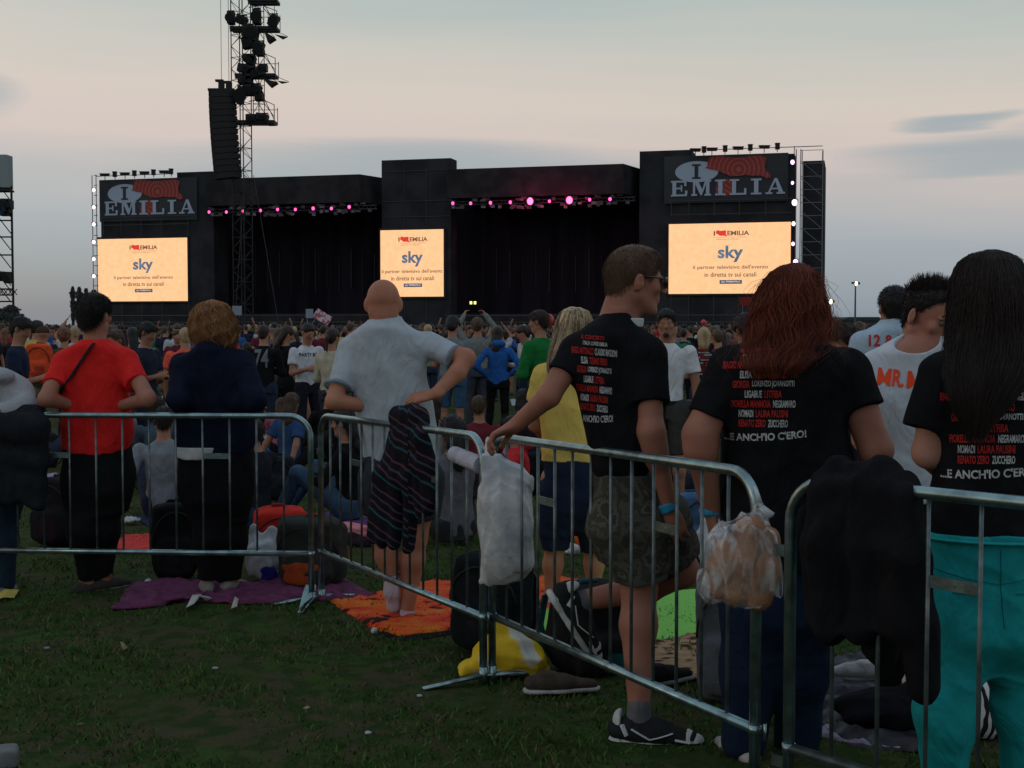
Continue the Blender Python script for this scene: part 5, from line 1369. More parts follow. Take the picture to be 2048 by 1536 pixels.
loft_strands('loose_hair', P.sl(hsl, .1, dy=-.03), hairm((.20, .042, .016)), ho, n=150, phi=(2.6, 6.8), r=.0007, wob=.022, out=1.04, tail=.12, wave=.1, k=16, seed=78)
for q in ((1482, 1482, 0), (1590, 1490, .1)): shoe('shoe', P.p(*q), (-.3, 1, 0), P.root, cloth((.40, .37, .35)), drop=.08, w=.05)
v = Vol(.005); v.cone(P.p(1418, 1018), P.p(1421, 1030), .0375, .036, k=0); v.cut(P.p(1418, 1017), (0, 0, 1)); v.cut(P.p(1421, 1031), (0, 0, -1)); vmesh('wristband', v, cloth((.04, .30, .50)), P.root)
mb = MB(); c_ = P.p(1416, 1004); mb.tube([c_ + Vector((math.cos(a) * .037, math.sin(a) * .037, .004 * math.sin(3 * a))) for a in np.linspace(0, 6.283, 17)[:-1]], .004, 6, closed=True); mb.build('bracelet', M_dk, P.root, True)

# --- man in the white t-shirt, smiling down --------------------------------
P = Person('smiling man with spiky hair and bent head in a white t-shirt with red lettering', 1845, 5.25)
tor = [(1000, 1852, 112), (950, 1850, 112), (900, 1846, 110), (840, 1838, 106), (780, 1832, 106), (735, 1834, 108), (705, 1838, 98), (688, 1842, 74), (674, 1846, 50), (664, 1850, 38)]
hd = P.p(1861, 632, -.04); HMx = rot3(-2.60, -.40)
b = Vol(.005); head_skin(b, hd, HMx, 1.15); b.cone(hd + HMx @ Vector((0, -.035, -.05)), P.p(1840, 700, .02), .064, .080, k=.03); b.loft(P.sl(tor, .14, grow=-.032), k=.03)
b.chain([P.p(1745, 740), P.p(1738, 880, -.02), P.p(1765, 1000, -.1)], [.056, .046, .032], k=.03); b.chain([P.p(1928, 740), P.p(1945, 880, -.02), P.p(1930, 1000, -.1)], [.056, .046, .032], k=.03)
hand(b, P.p(1765, 1000, -.1), (0, -.2, -1), (1, 0, 0), -1, .4); hand(b, P.p(1930, 1000, -.1), (0, -.2, -1), (-1, 0, 0), 1, .4)
for a_ in ([(1800, 1080, 0), (1795, 1260, 0), (1790, 1420, 0)], [(1885, 1080, 0), (1890, 1260, 0), (1890, 1420, 0)]): b.chain([P.p(*q) for q in a_], [.09, .055, .040], k=.03)
vmesh('body', b, skin((.37, .165, .115)), P.root)
sh = garment(P, 't_shirt', tor, .15, cloth((.52, .55, .60), .9, bump=.15), [([(1752, 735), (1742, 815)], [.075, .076]), ([(1925, 735), (1935, 815)], [.075, .076])], cuts=(((1742, 818), (0, 0, -1), .12), ((1935, 818), (0, 0, -1), .12)), noise=(.011, (5, 5, 5)), seed=31,
    extra=lambda v: v.ell(P.p(1836, 676, -.10), (.085, .09, .055), k=0, sub=True), vox=.0075)
m_or = mat('print_orange', (.85, .07, .02), .8); MG = [(0, 0), (0, 1), (.24, 1), (.5, .5), (.76, 1), (1, 1), (1, 0), (.78, 0), (.78, .62), (.58, .2), (.42, .2), (.22, .62), (.22, 0)]
v_, f_ = fit_text('R.', 23 / P.s, 34 / P.s, .03); its = [(v_, f_, -3 / P.s, 0, m_or)] + [([((a - .5) * w_ / P.s, (c - .5) * 34 / P.s) for a, c in MG], [tuple(reversed(range(13)))], x_ / P.s, 0, m_or) for x_, w_ in ((-31, 27), (29, 30))]
project_text('shirt_print', its, sh, P.root, None, P.p(1800, 757), (1, 0, -.12), (.1, 0, 1))
garment(P, 'trousers', [(1140, 1845, 100), (1000, 1850, 100)], .14, cloth((.012, .012, .013)), [([(1800, 1110), (1795, 1260), (1790, 1400)], [.12, .09, .075]), ([(1888, 1110), (1890, 1260), (1890, 1400)], [.12, .09, .075])], seed=41, vox=.01)
hv = Vol(.0065); short_hair(hv, hd, HMx, 1.15, t=.004, low=-.030, top=.012, front=.022); hm = hv.mesh(); ho = fast('hair', *hm, hairm((.014, .011, .010)), P.root)
tufts('hair_strands', hm, hairm((.014, .011, .010)), ho, n=7000, L=.010, r=.0011, down=.5)
g_ = hm[0]; selz = g_[:, 2] > hd.z + .095; ff_ = np.array([f for f in np.asarray(hm[1]) if selz[f[0]]]); tufts('spikes', (g_, ff_), hairm((.014, .011, .010)), ho, n=900, L=.020, r=.0016, down=-.9, flow=(.05, 0, -1), seed=8)
for q in ((1790, 1420, 0), (1890, 1420, 0)): shoe('shoe', P.p(*q), (.1, -1, 0), P.root, cloth((.05, .05, .05)), drop=.08)
for sx in (-1, 1):
    v = Vol(.003); v.ell(hd + HMx @ (Vector((sx * .031, .083, .007)) * 1.15), (.0125, .0125, .0125), k=0); e_ = vmesh('eye', v, mat('eye', (.10, .08, .07), .3), P.root)
mb = MB(); mb.tube([hd + HMx @ (Vector((x, .0905 - 4.5 * x * x, -.0570 + 6 * x * x)) * 1.15) for x in np.linspace(-.024, .024, 9)], .0045, 6); mb.build('teeth', mat('teeth', (.6, .55, .5), .4), P.root, True)
for sx in (-1, 1):
    mb = MB(); mb.tube([hd + HMx @ (Vector((sx * x, .100 - (x - .01) * .38, .030 + .006 * math.sin((x - .01) * 70))) * 1.15) for x in np.linspace(.012, .048, 6)], .0035, 5); mb.build('eyebrow', hairm((.014, .011, .010)), P.root, True)

# --- woman with long dark hair, teal trousers ------------------------------
P = Person('woman with long dark hair, black printed t-shirt and teal trousers at the right edge', 1972, 4.0)
tor = [(1075, 1966, 112), (1040, 1966, 118), (1000, 1969, 116), (950, 1972, 112), (900, 1976, 110), (850, 1979, 112), (800, 1981, 116), (760, 1983, 122), (730, 1984, 122), (708, 1985, 104), (692, 1985, 76), (676, 1985, 50), (664, 1985, 36)]
hd = P.p(1980, 600); HMx = rot3(.15, -.05)
b = Vol(.006); head_skin(b, hd, HMx, 1.0, True); b.cone(hd - Vector((0, .02, .06)), P.p(1985, 690), .054, .06, k=.03); b.loft(P.sl(tor, .12, grow=-.032), k=.03)
b.chain([P.p(1878, 752), P.p(1856, 905, .02), P.p(1900, 960, .30)], [.052, .044, .03], k=.03); b.chain([P.p(2090, 752), P.p(2112, 905, .02), P.p(2070, 960, .30)], [.052, .044, .03], k=.03)
hand(b, P.p(1900, 960, .3), (.6, .8, .1), (0, 0, -1), 1, .5, .92); hand(b, P.p(2070, 960, .3), (-.6, .8, .1), (0, 0, -1), -1, .5, .92)
for a_ in ([(1905, 1230, 0), (1895, 1420, 0), (1885, 1600, 0)], [(2045, 1230, 0), (2045, 1420, 0), (2050, 1600, .05)]): b.chain([P.p(*q) for q in a_], [.095, .06, .042], k=.03)
vmesh('body', b, skin(PALE), P.root)
sh = garment(P, 't_shirt', tor, .135, cloth(c_black, .8, bump=.2), [([(1882, 750), (1850, 862)], [.076, .074]), ([(2088, 750), (2112, 862)], [.076, .074])], cuts=(((1849, 868), P.p(1856, 905) - P.p(1878, 752), .13), ((2113, 868), P.p(2112, 905) - P.p(2090, 752), .13)), noise=(.011, (5, 5, 5)), vox=.008, seed=51)
project_text('shirt_print', tee_print(.275, .90) + slogan(.275, rot=.035, y=-.72), sh, P.root, None, P.p(1978, 816), (1, 0, 0), (0, 0, 1))
garment(P, 'teal_trousers', [(1270, 1975, 126), (1230, 1974, 133), (1180, 1970, 132), (1110, 1966, 127), (1060, 1966, 119)], .145, cloth((.012, .27, .28), .85, bump=.15), [([(1906, 1260), (1893, 1420, -.02), (1885, 1600)], [.105, .086, .068]), ([(2046, 1260), (2046, 1420, .02), (2050, 1600, .05)], [.105, .086, .068])], noise=(.007, (6, 6, 9)), seed=61, vox=.008)
tt = [o for o in P.root.children if o.name.startswith('teal_trousers')][0]
strap(P, tt, [(1966, 1085), (1968, 1150), (1973, 1235)], .0025, cloth((.007, .14, .15)), 'seam', lift=.001); strap(P, tt, [(1846, 1125), (1900, 1140), (1966, 1152)], .0022, cloth((.007, .14, .15)), 'seam', lift=.001); strap(P, tt, [(1966, 1152), (2030, 1140), (2086, 1125)], .0022, cloth((.007, .14, .15)), 'seam', lift=.001)
for x0 in (1880, 1998): strap(P, tt, [(x0, 1170), (x0 + 54, 1172)], .003, cloth((.007, .14, .15)), 'pocket_edge', lift=.001)
mb = MB(); wz = P.p(1966, 1072).z; mb.tube([Vector((P.p(1966, 1072).x + math.copysign(abs(math.cos(a)) ** .83, math.cos(a)) * .1875, math.copysign(abs(math.sin(a)) ** .83, math.sin(a)) * .149, wz + .004 * math.sin(2 * a))) for a in np.linspace(0, 6.283, 41)[:-1]], .016, 8, closed=True, flat=.35); mb.build('waistband', cloth((.014, .29, .30), .9), P.root, True)
hsl = [(502, 1978, 14, .05), (507, 1978, 34, .07), (522, 1978, 54, .10), (560, 1978, 69, .12), (610, 1980, 74, .125), (660, 1980, 78, .12), (710, 1980, 80, .10, -.03), (750, 1976, 76, .075, -.075), (785, 1968, 60, .05, -.105), (820, 1960, 42, .035, -.115), (845, 1954, 26, .025, -.12), (866, 1950, 12, .015, -.12)]
HD = (.012, .009, .009); v = Vol(.008); v.loft(P.sl(hsl, .1, dy=-.035), k=.01); hair_cap(v, hd, HMx, 1.0, .02); v.noise(.004, (30, 30, 3), 5); ho = vmesh('hair', v, hairm(HD), P.root)
loft_strands('hair_strands', P.sl(hsl, .1, dy=-.035), hairm((.020, .013, .011)), ho, n=3800, phi=(2.9, 6.5), r=.0012, wob=.003, tail=.05, k=14)
for q in ((1885, 1600, 0), (2050, 1600, .05)): shoe('shoe', P.p(*q), (0, 1, 0), P.root, cloth((.3, .3, .3)), drop=.08)

# --- person in the grey hoodie at the left edge ------------------------------
P = Person('person in a light grey hooded sweatshirt cut off by the left edge', -22, 7.75)
tor = [(900, -22, 76), (850, -22, 80), (810, -20, 82), (780, -20, 82), (760, -22, 74), (748, -24, 56), (740, -26, 40)]
hd = P.p(-52, 694, .02); b = Vol(.010); head_skin(b, hd, rot3(.3), 1.0); b.cone(hd - Vector((0, .02, .06)), P.p(-24, 750), .055, .06, k=.03); b.loft(P.sl(tor, .13, grow=-.032), k=.03)
for sx, ch in ((1, [(40, 788, 0), (50, 815, -.15), (0, 822, -.3)]), (-1, [(-88, 788, 0), (-95, 815, -.15), (-50, 822, -.3)])):
    b.chain([P.p(*q) for q in ch], [.05, .042, .03], k=.03); hand(b, P.p(*ch[2]), (-sx, .2, 0), (0, 0, -1), -sx, .6)
for a_ in ([(-55, 1000, 0), (-50, 1080, 0), (-45, 1170, 0)], [(5, 1000, 0), (5, 1080, 0), (8, 1170, 0)]): b.chain([P.p(*q) for q in a_], [.09, .055, .04], k=.03)
vmesh('body', b, skin(TAN), P.root)
garment(P, 'hooded_sweatshirt', tor, .15, cloth((.34, .34, .36), .88), [([(36, 790), (50, 815, -.15), (5, 822, -.28)], [.095, .075, .055]), ([(-86, 790), (-95, 815, -.15), (-50, 822, -.28)], [.095, .075, .055])],
    extra=lambda v: v.ell(P.p(-12, 752, -.12), (.13, .08, .055), k=.03), vox=.010, seed=71)
garment(P, 'jeans', [(1000, -20, 70), (890, -20, 74)], .13, cloth((.016, .032, .055)), [([(-55, 980), (-50, 1080), (-45, 1165)], [.11, .085, .07]), ([(5, 980), (5, 1080), (8, 1165)], [.105, .085, .07])], vox=.01, seed=72)
hv = Vol(.009); short_hair(hv, hd, rot3(.3), 1.0); vmesh('hair', hv, hairm(HD), P.root)
for q in ((-45, 1168, 0), (8, 1168, 0)): shoe('shoe', P.p(*q), (0, 1, 0), P.root, cloth((.2, .2, .2)), drop=.08)

# --- man in light blue ----------------------------------------------------------
P = Person('man with short black hair in a pale blue t-shirt behind the smiling man', 1785, 8.05)
tor = [(900, 1785, 60), (800, 1785, 60), (740, 1784, 66), (700, 1783, 70), (672, 1783, 66), (658, 1784, 46), (648, 1785, 28), (640, 1785, 22)]
hd = P.p(1786, 616); b = Vol(.009); head_skin(b, hd, rot3(.1), 1.05); b.cone(hd - Vector((0, .02, .06)), P.p(1785, 655), .06, .066, k=.03); b.loft(P.sl(tor, .12, grow=-.032), k=.03)
for sx in (-1, 1): b.chain([P.p(1785 + sx * 62, 685), P.p(1785 + sx * 78, 780), P.p(1785 + sx * 76, 860, .1)], [.05, .043, .03], k=.03); hand(b, P.p(1785 + sx * 76, 860, .1), (0, .2, -1), (-sx, 0, 0), sx, .4)
for a_ in ([(1760, 950), (1758, 1050), (1755, 1140)], [(1812, 950), (1815, 1050), (1818, 1140)]): b.chain([P.p(*q) for q in a_], [.09, .055, .04], k=.03)
vmesh('body', b, skin((.36, .18, .12)), P.root)
sh = garment(P, 't_shirt', tor, .135, cloth((.36, .46, .56), .9), [([(1723, 688), (1714, 740)], [.072, .07]), ([(1847, 688), (1856, 740)], [.072, .07])], cuts=(((1714, 743), (0, 0, -1), .1), ((1856, 743), (0, 0, -1), .1)), vox=.009, seed=81)
v_, f_ = fit_text('12 & EM', 92 / P.s, 24 / P.s, .03); project_text('shirt_print', [(v_, f_, 0, 0, mat('print_crimson', (.42, .03, .04), .8))], sh, P.root, None, P.p(1784, 681), (1, 0, 0), (0, 0, 1))
garment(P, 'trousers', [(980, 1785, 58), (880, 1785, 58)], .12, cloth((.03, .035, .05)), [([(1760, 960), (1758, 1050), (1755, 1135)], [.105, .08, .07]), ([(1812, 960), (1815, 1050), (1818, 1135)], [.105, .08, .07])], vox=.011)
hv = Vol(.007); short_hair(hv, hd, rot3(.1), 1.05, t=.011, low=-.05); hm = hv.mesh(); ho = fast('hair', *hm, hairm(HD), P.root); tufts('hair_strands', hm, hairm(HD), ho, n=2500, L=.014, r=.0015)
for q in ((1755, 1140, 0), (1818, 1140, 0)): shoe('shoe', P.p(*q), (0, 1, 0), P.root, cloth((.1, .1, .1)), drop=.08)

# ================================================================== PEOPLE FURTHER OFF
def up_y(px, Y): return px
B_ = (.022, .014, .010); BR = (.06, .034, .02); BK = (.012, .011, .011); BL = (.30, .21, .12); AU = (.12, .045, .022)
r_, t_, d_ = mid_person('man in a navy t-shirt seen from the side near the left edge', 38, 13, 1.76, R(-80), (.014, .020, .045), (.03, .035, .04), BK, pose='phone', legs='shorts', seed=1)
r_, t_, d_ = mid_person('person in an olive jacket wearing an orange backpack', 84, 17, 1.70, R(5), (.05, .055, .035), (.12, .12, .07), BR, pose='stand', sleeve='long', hair='cap', seed=2)
mid_person('woman with curly auburn hair in a maroon top left of the man in red', 128, 19, 1.68, R(20), (.14, .03, .035), (.02, .02, .03), AU, pose='stand', sleeve='long', hair='curly', seed=3, female=True)
mid_person('brown-haired woman facing the camera just behind the man in red', 232, 14, 1.64, R(165), (.20, .10, .11), (.03, .03, .04), BR, pose='crossed', hair='long', seed=4, female=True)
r_, top, d_ = mid_person('man in a navy t-shirt looking down at his hands behind the man in red', 292, 14.5, 1.73, R(-110), (.016, .022, .040), (.02, .03, .05), BK, pose='phone', seed=5)
mid_person('blond person in a coral top left of the woman in navy', 370, 17, 1.68, R(10), (.75, .10, .06), (.05, .05, .06), BL, pose='stand', seed=6)
r_, top, d_ = mid_person('man in a black jacket with a pale print on his back', 527, 18, 1.72, R(-5), (.014, .014, .016), (.03, .045, .08), B_, pose='crossed', sleeve='long', seed=7)
v_, f_ = fit_text('74', .20, .26, .02); project_text('jacket_print', [(v_, f_, 0, 0, mat('print_grey', (.14, .15, .17), .8))], top, r_, (0, 1, 0), (0, 0, 1.28), (1, 0, 0), (0, 0, 1))
mid_person('child in a green top in front of the far crowd', 493, 21, 1.45, R(15), (.02, .20, .06), (.04, .05, .08), B_, pose='phone', seed=8)
mid_person('long-haired woman dressed all in black beside a white balloon', 572, 19.5, 1.70, R(-60), (.012, .012, .014), (.012, .012, .014), B_, pose='phone', sleeve='long', hair='long', seed=9, female=True)
r_, top, d_ = mid_person('man in a white t-shirt with dark lettering, turned to the right', 614, 17.5, 1.74, R(-140), (.55, .56, .60), (.02, .02, .03), BK, pose='phone', seed=10)
v_, f_ = fit_text('PARTY BOY', .30, .05, .02); project_text('shirt_print', [(v_, f_, 0, 0, cloth((.02, .02, .02)))], top, r_, (0, -1, 0), (0, 0, 1.34), (-1, 0, 0), (0, 0, 1))
mid_person('woman with a dark ponytail in a cream jumper left of the bald man', 664, 16.5, 1.67, R(-20), (.42, .38, .28), (.03, .04, .07), B_, pose='crossed', sleeve='long', hair='pony', seed=11, female=True)
mid_person('curly-haired man in a grey t-shirt and denim shorts behind the bald man', 905, 19, 1.84, R(-15), (.16, .18, .20), (.045, .10, .19), BK, pose='phone', legs='shorts', hair='curly', seed=12, build=1.1)
r_, top, d_ = mid_person('person in a grey hooded top holding both hands up to take a picture', 955, 22, 1.84, R(15), (.17, .18, .17), (.05, .06, .08), BR, pose='arms_up', sleeve='long', hair='curly', seed=13)
mid_person('woman in a bright blue hooded jacket and black leggings, seen from behind', 996, 19.6, 1.70, R(0), (.02, .10, .34), (.012, .012, .014), B_, pose='hip', sleeve='long', legs='tight', hair='long', hood=True, seed=14, female=True)
r_, top, d_ = mid_person('man in a green jacket with a yellow stripe down its back', 1080, 14.5, 1.86, R(48), (.012, .15, .035), (.02, .02, .03), B_, pose='crossed', sleeve='long', seed=15)
v = MB()
for sx, cl in ((.03, (.70, .55, .02)),):
    me = top.data; tree = BVHTree.FromPolygons([q.co.copy() for q in me.vertices], [tuple(q.vertices) for q in me.polygons]); pts = []
    for i in range(20):
        h_ = tree.ray_cast(Vector((sx, -1, 1.50 - i * .028)), Vector((0, 1, 0)))
        if h_[0] is not None: pts.append(h_[0] - Vector((0, .004, 0)))
    if len(pts) > 3: v.tube(pts, .035, 6, flat=.2); v.build('stripe', cloth((.70, .55, .02)), r_, True)
r_, top, d_ = mid_person('man with a goatee in a white t-shirt walking towards the camera', 1333, 11.5, 1.80, R(176), (.60, .61, .64), (.045, .045, .04), BK, pose='stand', legs='shorts', seed=16, vox=.011)
C_, M_, k_ = d_['C'], d_['M'], d_['k']
v = Vol(.006); v.ell(C_ + M_ @ Vector((0, .083, -.092)), (.028, .018, .022), k=0); vmesh('goatee', v, hairm(B_), r_)
v = Vol(.008); v.loft([(.97, 0, -.02, .165, .125), (1.01, 0, -.02, .163, .124)], k=0); vmesh('waist_bag', v, cloth((.02, .02, .022)), r_)
mb = MB()
mb.tube([Vector((.02, -.02 + .155, 1.36)), Vector((.02, -.02 + .16, 1.30))], .012, 6); mb.build('sunglasses', M_dk, r_)
r_, top, d_ = mid_person('fair-haired woman in a black t-shirt with a printed list on its back', 1408, 17, 1.68, R(-8), (.014, .014, .016), (.02, .025, .04), BL, pose='crossed', hair='bob', seed=17, female=True)
project_text('shirt_print', tee_print(.27) + slogan(.27), top, r_, (0, 1, 0), (0, 0, 1.31), (1, 0, 0), (0, 0, 1))
mid_person('person in a maroon hooded top right of the fair-haired woman', 1436, 19, 1.66, R(30), (.13, .02, .035), (.03, .03, .04), BR, pose='stand', sleeve='long', seed=18)
mid_person('dark-haired woman in black half hidden behind the red-haired woman', 1494, 9.4, 1.70, R(25), (.014, .014, .016), (.02, .02, .03), BK, pose='phone', hair='long', seed=19, female=True)
mid_person('curly brown-haired person in a denim and black jacket right of the red hair', 1664, 12.5, 1.72, R(-10), (.05, .10, .17), (.02, .02, .03), BR, pose='crossed', sleeve='long', hair='curly', seed=20)
mid_person('dark-haired person behind the pale blue t-shirt, left side', 1703, 15, 1.66, R(10), (.04, .04, .05), (.02, .02, .03), BK, pose='stand', hair='curly', seed=21)
mid_person('light brown-haired person between the curly head and the pale blue t-shirt', 1722, 13.5, 1.56, R(15), (.20, .10, .06), (.02, .02, .03), (.13, .07, .035), pose='stand', hair='bob', seed=22, female=True)
mid_person('short-haired man whose face shows right of the man in pale blue', 1822, 12, 1.66, R(150), (.10, .10, .12), (.02, .02, .03), BK, pose='stand', seed=23)
mid_person('person in a dark coat walking between the fallen bags and the crowd', 740, 22, 1.70, R(60), (.02, .02, .025), (.02, .02, .03), B_, pose='stand', sleeve='long', seed=24)
# seated people
def seat(*a, **k): return mid_person(*a, **k)
seat('person in a white t-shirt sitting on the grass right of the man in red', 335, 20, 1.68, R(5), (.5, .52, .58), (.03, .04, .08), B_, pose='sit', hair='long', seed=30, female=True)
r_, top, d_ = seat('curly-haired person in a black printed shirt sitting on the grass in jeans', 543, 20.5, 1.74, R(-20), (.014, .014, .016), (.06, .11, .20), B_, pose='sit', hair='curly', seed=31)
project_text('shirt_print', tee_print(.27), top, r_, (0, 1, 0), (0, 0, .52), (1, 0, 0), (0, 0, 1))
seat('bare-backed man with a cap sitting bent forward on the grass', 612, 19, 1.74, R(10), (.26, .13, .09), (.04, .05, .05), (.12, .12, .10), pose='sit', hair='cap', seed=32, build=1.15, lean=.25)
seat('person in a grey top with a dark strap sitting behind the man in red', 325, 11.2, 1.72, R(8), (.20, .21, .23), (.02, .025, .05), BK, pose='sit_back', sleeve='long', seed=33, build=1.05, vox=.011)
seat('long-haired person in black and blue jeans sitting behind the barrier post', 690, 11.0, 1.70, R(80), (.012, .012, .013), (.045, .085, .14), BK, pose='sit', sleeve='long', hair='long', seed=34, female=True, vox=.011)
seat('person in a grey patterned top sitting beside the hanging white bag', 905, 9.7, 1.72, R(25), (.12, .115, .13), (.03, .03, .035), BK, pose='sit', sleeve='long', hair='long', seed=35, vox=.010)
seat('child in a red hooded top sitting behind the white bag', 1030, 11.0, 1.60, R(95), (.50, .03, .035), (.03, .035, .05), B_, pose='sit', sleeve='long', hood=True, seed=36, vox=.011)
seat('person sitting in a dark top behind the navy woman', 505, 10.6, 1.60, R(60), (.02, .022, .03), (.03, .05, .09), B_, pose='sit_flat', sleeve='long', seed=37, vox=.012)
seat('person in pale shirt sitting on a white sheet in the distance', 1210, 21, 1.68, R(-60), (.4, .4, .4), (.03, .04, .06), B_, pose='sit', seed=38)
seat('person in dark clothes sitting behind the bald man', 735, 14.5, 1.70, R(-30), (.02, .04, .06), (.02, .03, .03), B_, pose='sit', sleeve='long', seed=39)

for a_ in (('person in grey sitting far behind the man in red, seen from the side', 250, 15.5, 1.7, 90, (.15, .15, .16), 'sit', 'short', 51), ('person in a blue top sitting in the gap left of the white sheet', 580, 15, 1.66, -40, (.03, .07, .18), 'sit_back', 'long', 52),
           ('person in black sitting beside the barrier corner, far side', 655, 16.5, 1.7, 30, (.014, .014, .016), 'sit', 'curly', 53), ('person in a pale top sitting right of the bald man', 865, 14.5, 1.66, -20, (.34, .33, .33), 'sit', 'long', 54),
           ('person in a maroon top sitting in front of the blue hooded jacket', 958, 14.0, 1.68, 15, (.14, .02, .03), 'sit', 'short', 55), ('person in black sitting left of the yellow t-shirt', 1045, 15.5, 1.7, -10, (.014, .014, .016), 'sit', 'long', 56),
           ('person in grey sitting left of the red-haired woman', 1382, 13.0, 1.68, 70, (.12, .12, .13), 'sit_back', 'short', 57), ('child in a pink top sitting right of the woman in navy', 560, 17.5, 1.35, 0, (.42, .12, .18), 'sit', 'long', 58),
           ('person in a dark jacket sitting left of the man in red', 58, 14.0, 1.7, -70, (.03, .03, .035), 'sit', 'cap', 59), ('person in slate blue sitting between the red and navy tops', 312, 14.0, 1.66, 25, (.06, .09, .12), 'sit', 'bob', 60)):
    mid_person(a_[0], a_[1], a_[2], a_[3], R(a_[4]), a_[5], (.03, .04, .07) if a_[8] % 2 else (.02, .02, .022), (B_, BR, BK)[a_[8] % 3], pose=a_[6], hair=a_[7], sleeve='long' if a_[8] % 2 else 'short', seed=a_[8])
# orange backpack worn by the olive person, and other packs, use one builder
def pack_vol(w=.30, d=.17, h=.46, vox=.010, seed=0, n=.004):
    v = Vol(vox); v.ell((0, 0, h * .5), (w / 2, d / 2, h / 2), k=0, p=4); v.ell((0, -d * .5, h * .34), (w * .38, d * .30, h * .26), k=.012, p=4); v.ell((0, 0, h * .92), (w * .46, d * .46, h * .10), k=.02, p=3)
    v.noise(n, (9, 9, 9), seed); return v
def backpack(label, loc, c, c2, rz=0, tilt=0, w=.32, d=.2, h=.48, seed=0, group=None, roll=0):
    root = empty('backpack', loc, label, 'backpack', group, rz); Mx = Matrix.Rotation(tilt, 4, 'X') @ Matrix.Rotation(roll, 4, 'Y')
    o = vmesh('pack', pack_vol(w, d, h, seed=seed), cloth(c, bump=.3), root)
    v = Vol(.009); v.ell((0, -d * .58, h * .30), (w * .34, d * .22, h * .20), k=0, p=4); v.noise(.003, (12, 12, 12), seed); q = vmesh('front_pocket', v, cloth(c2, bump=.3), root)
    qs = [o, q]
    for sx in (-1, 1):
        mb = MB(); mb.tube([(sx * w * .28, d * .4, h * .93), (sx * w * .32, d * .85, h * .7), (sx * w * .36, d * .8, h * .35), (sx * w * .38, d * .45, h * .1)], .022, 8, flat=.35); qs.append(mb.build('shoulder_strap', cloth(c2), root, True))
    mb = MB(); mb.tube([(-.05, d * .2, h * .96), (-.04, d * .15, h * 1.05), (.04, d * .15, h * 1.05), (.05, d * .2, h * .96)], .010, 8); qs.append(mb.build('grab_handle', cloth(c2), root, True))
    mb = MB(); mb.tube([(w * .46 * math.cos(a), -d * .42 - .02 * math.sin(a), h * .55 + h * .38 * math.sin(a)) for a in np.linspace(0, math.pi, 15)], .005, 6); qs.append(mb.build('zip', M_dk, root, True))
    for x in qs: x.data.transform(Mx)
    return root
p = W(80, 700, 16.72); backpack('orange backpack on the back of the person in olive', (p.x, 16.70, gz(16.7) + .98), (.62, .07, .02), (.35, .04, .02), rz=R(5), w=.32, h=.50, seed=3)

for i, (px, py, c, lab) in enumerate(((560, 1000, (.02, .022, .03), 'dark backpack lying on the grass left of the barrier corner post'), (470, 905, (.05, .06, .09), 'slate backpack far behind the navy top'), (880, 1030, (.03, .025, .03), 'dark bag lying beside the seated grey person'), (1075, 990, (.012, .012, .015), 'black bag standing left of the capri trousers'),
        (1350, 960, (.10, .02, .02), 'dark red backpack far behind the young man'), (845, 945, (.04, .05, .04), 'olive backpack behind the bald man, right side'), (300, 985, (.02, .04, .09), 'blue bag left of the seated person in grey'), (1405, 985, (.05, .05, .055), 'grey bag on the grass left of the red-haired woman'), (590, 925, (.06, .03, .02), 'brown bag near the far white sheet'), (95, 935, (.03, .03, .03), 'black bag lying on the grass far left'))):
    backpack(lab, G(px, py), c, tuple(x * .7 for x in c), rz=i * 1.3, tilt=(.0, 1.2, .3)[i % 3], w=.30, h=.42, seed=60 + i)
# ---- the standing crowd before the stage
TOPC = [(.014, .014, .016)] * 6 + [(.016, .022, .045)] * 3 + [(.42, .43, .46)] * 3 + [(.12, .12, .13)] * 2 + [(.42, .03, .03), (.30, .04, .05), (.13, .02, .035), (.03, .09, .25), (.03, .16, .06), (.5, .38, .10), (.35, .14, .18), (.10, .16, .22), (.25, .22, .16), (.07, .05, .04)]
TOPN = {(.014, .014, .016): 'black', (.016, .022, .045): 'navy', (.42, .43, .46): 'white', (.12, .12, .13): 'grey', (.42, .03, .03): 'red', (.30, .04, .05): 'crimson', (.13, .02, .035): 'maroon', (.03, .09, .25): 'blue', (.03, .16, .06): 'green', (.5, .38, .10): 'yellow', (.35, .14, .18): 'pink', (.10, .16, .22): 'slate', (.25, .22, .16): 'beige', (.07, .05, .04): 'brown'}
HC = [(BK, 'black'), (B_, 'dark'), (B_, 'dark'), (BR, 'brown'), (BR, 'brown'), (AU, 'auburn'), (BL, 'fair'), (BK, 'black')]
protos = []
specs = [('stand', 'short', 'short', 0), ('phone', 'short', 'long', 0), ('crossed', 'long', 'short', 0), ('stand', 'long', 'long', 1), ('arms_up', 'short', 'short', 0), ('phone', 'short', 'short', 0), ('stand', 'short', 'curly', 1), ('crossed', 'short', 'short', 0), ('phone', 'long', 'pony', 1), ('hip', 'short', 'bob', 1), ('stand', 'short', 'curly', 0), ('crossed', 'short', 'long', 1), ('stand', 'long', 'cap', 0)]
POSN = {'stand': 'arms down', 'phone': 'hands before the chest', 'crossed': 'arms folded', 'arms_up': 'arms raised', 'hip': 'hands on hips'}
HN = {'short': 'short', 'long': 'long', 'pony': 'tied-back', 'bob': 'chin-length', 'curly': 'curly', 'cap': 'capped'}
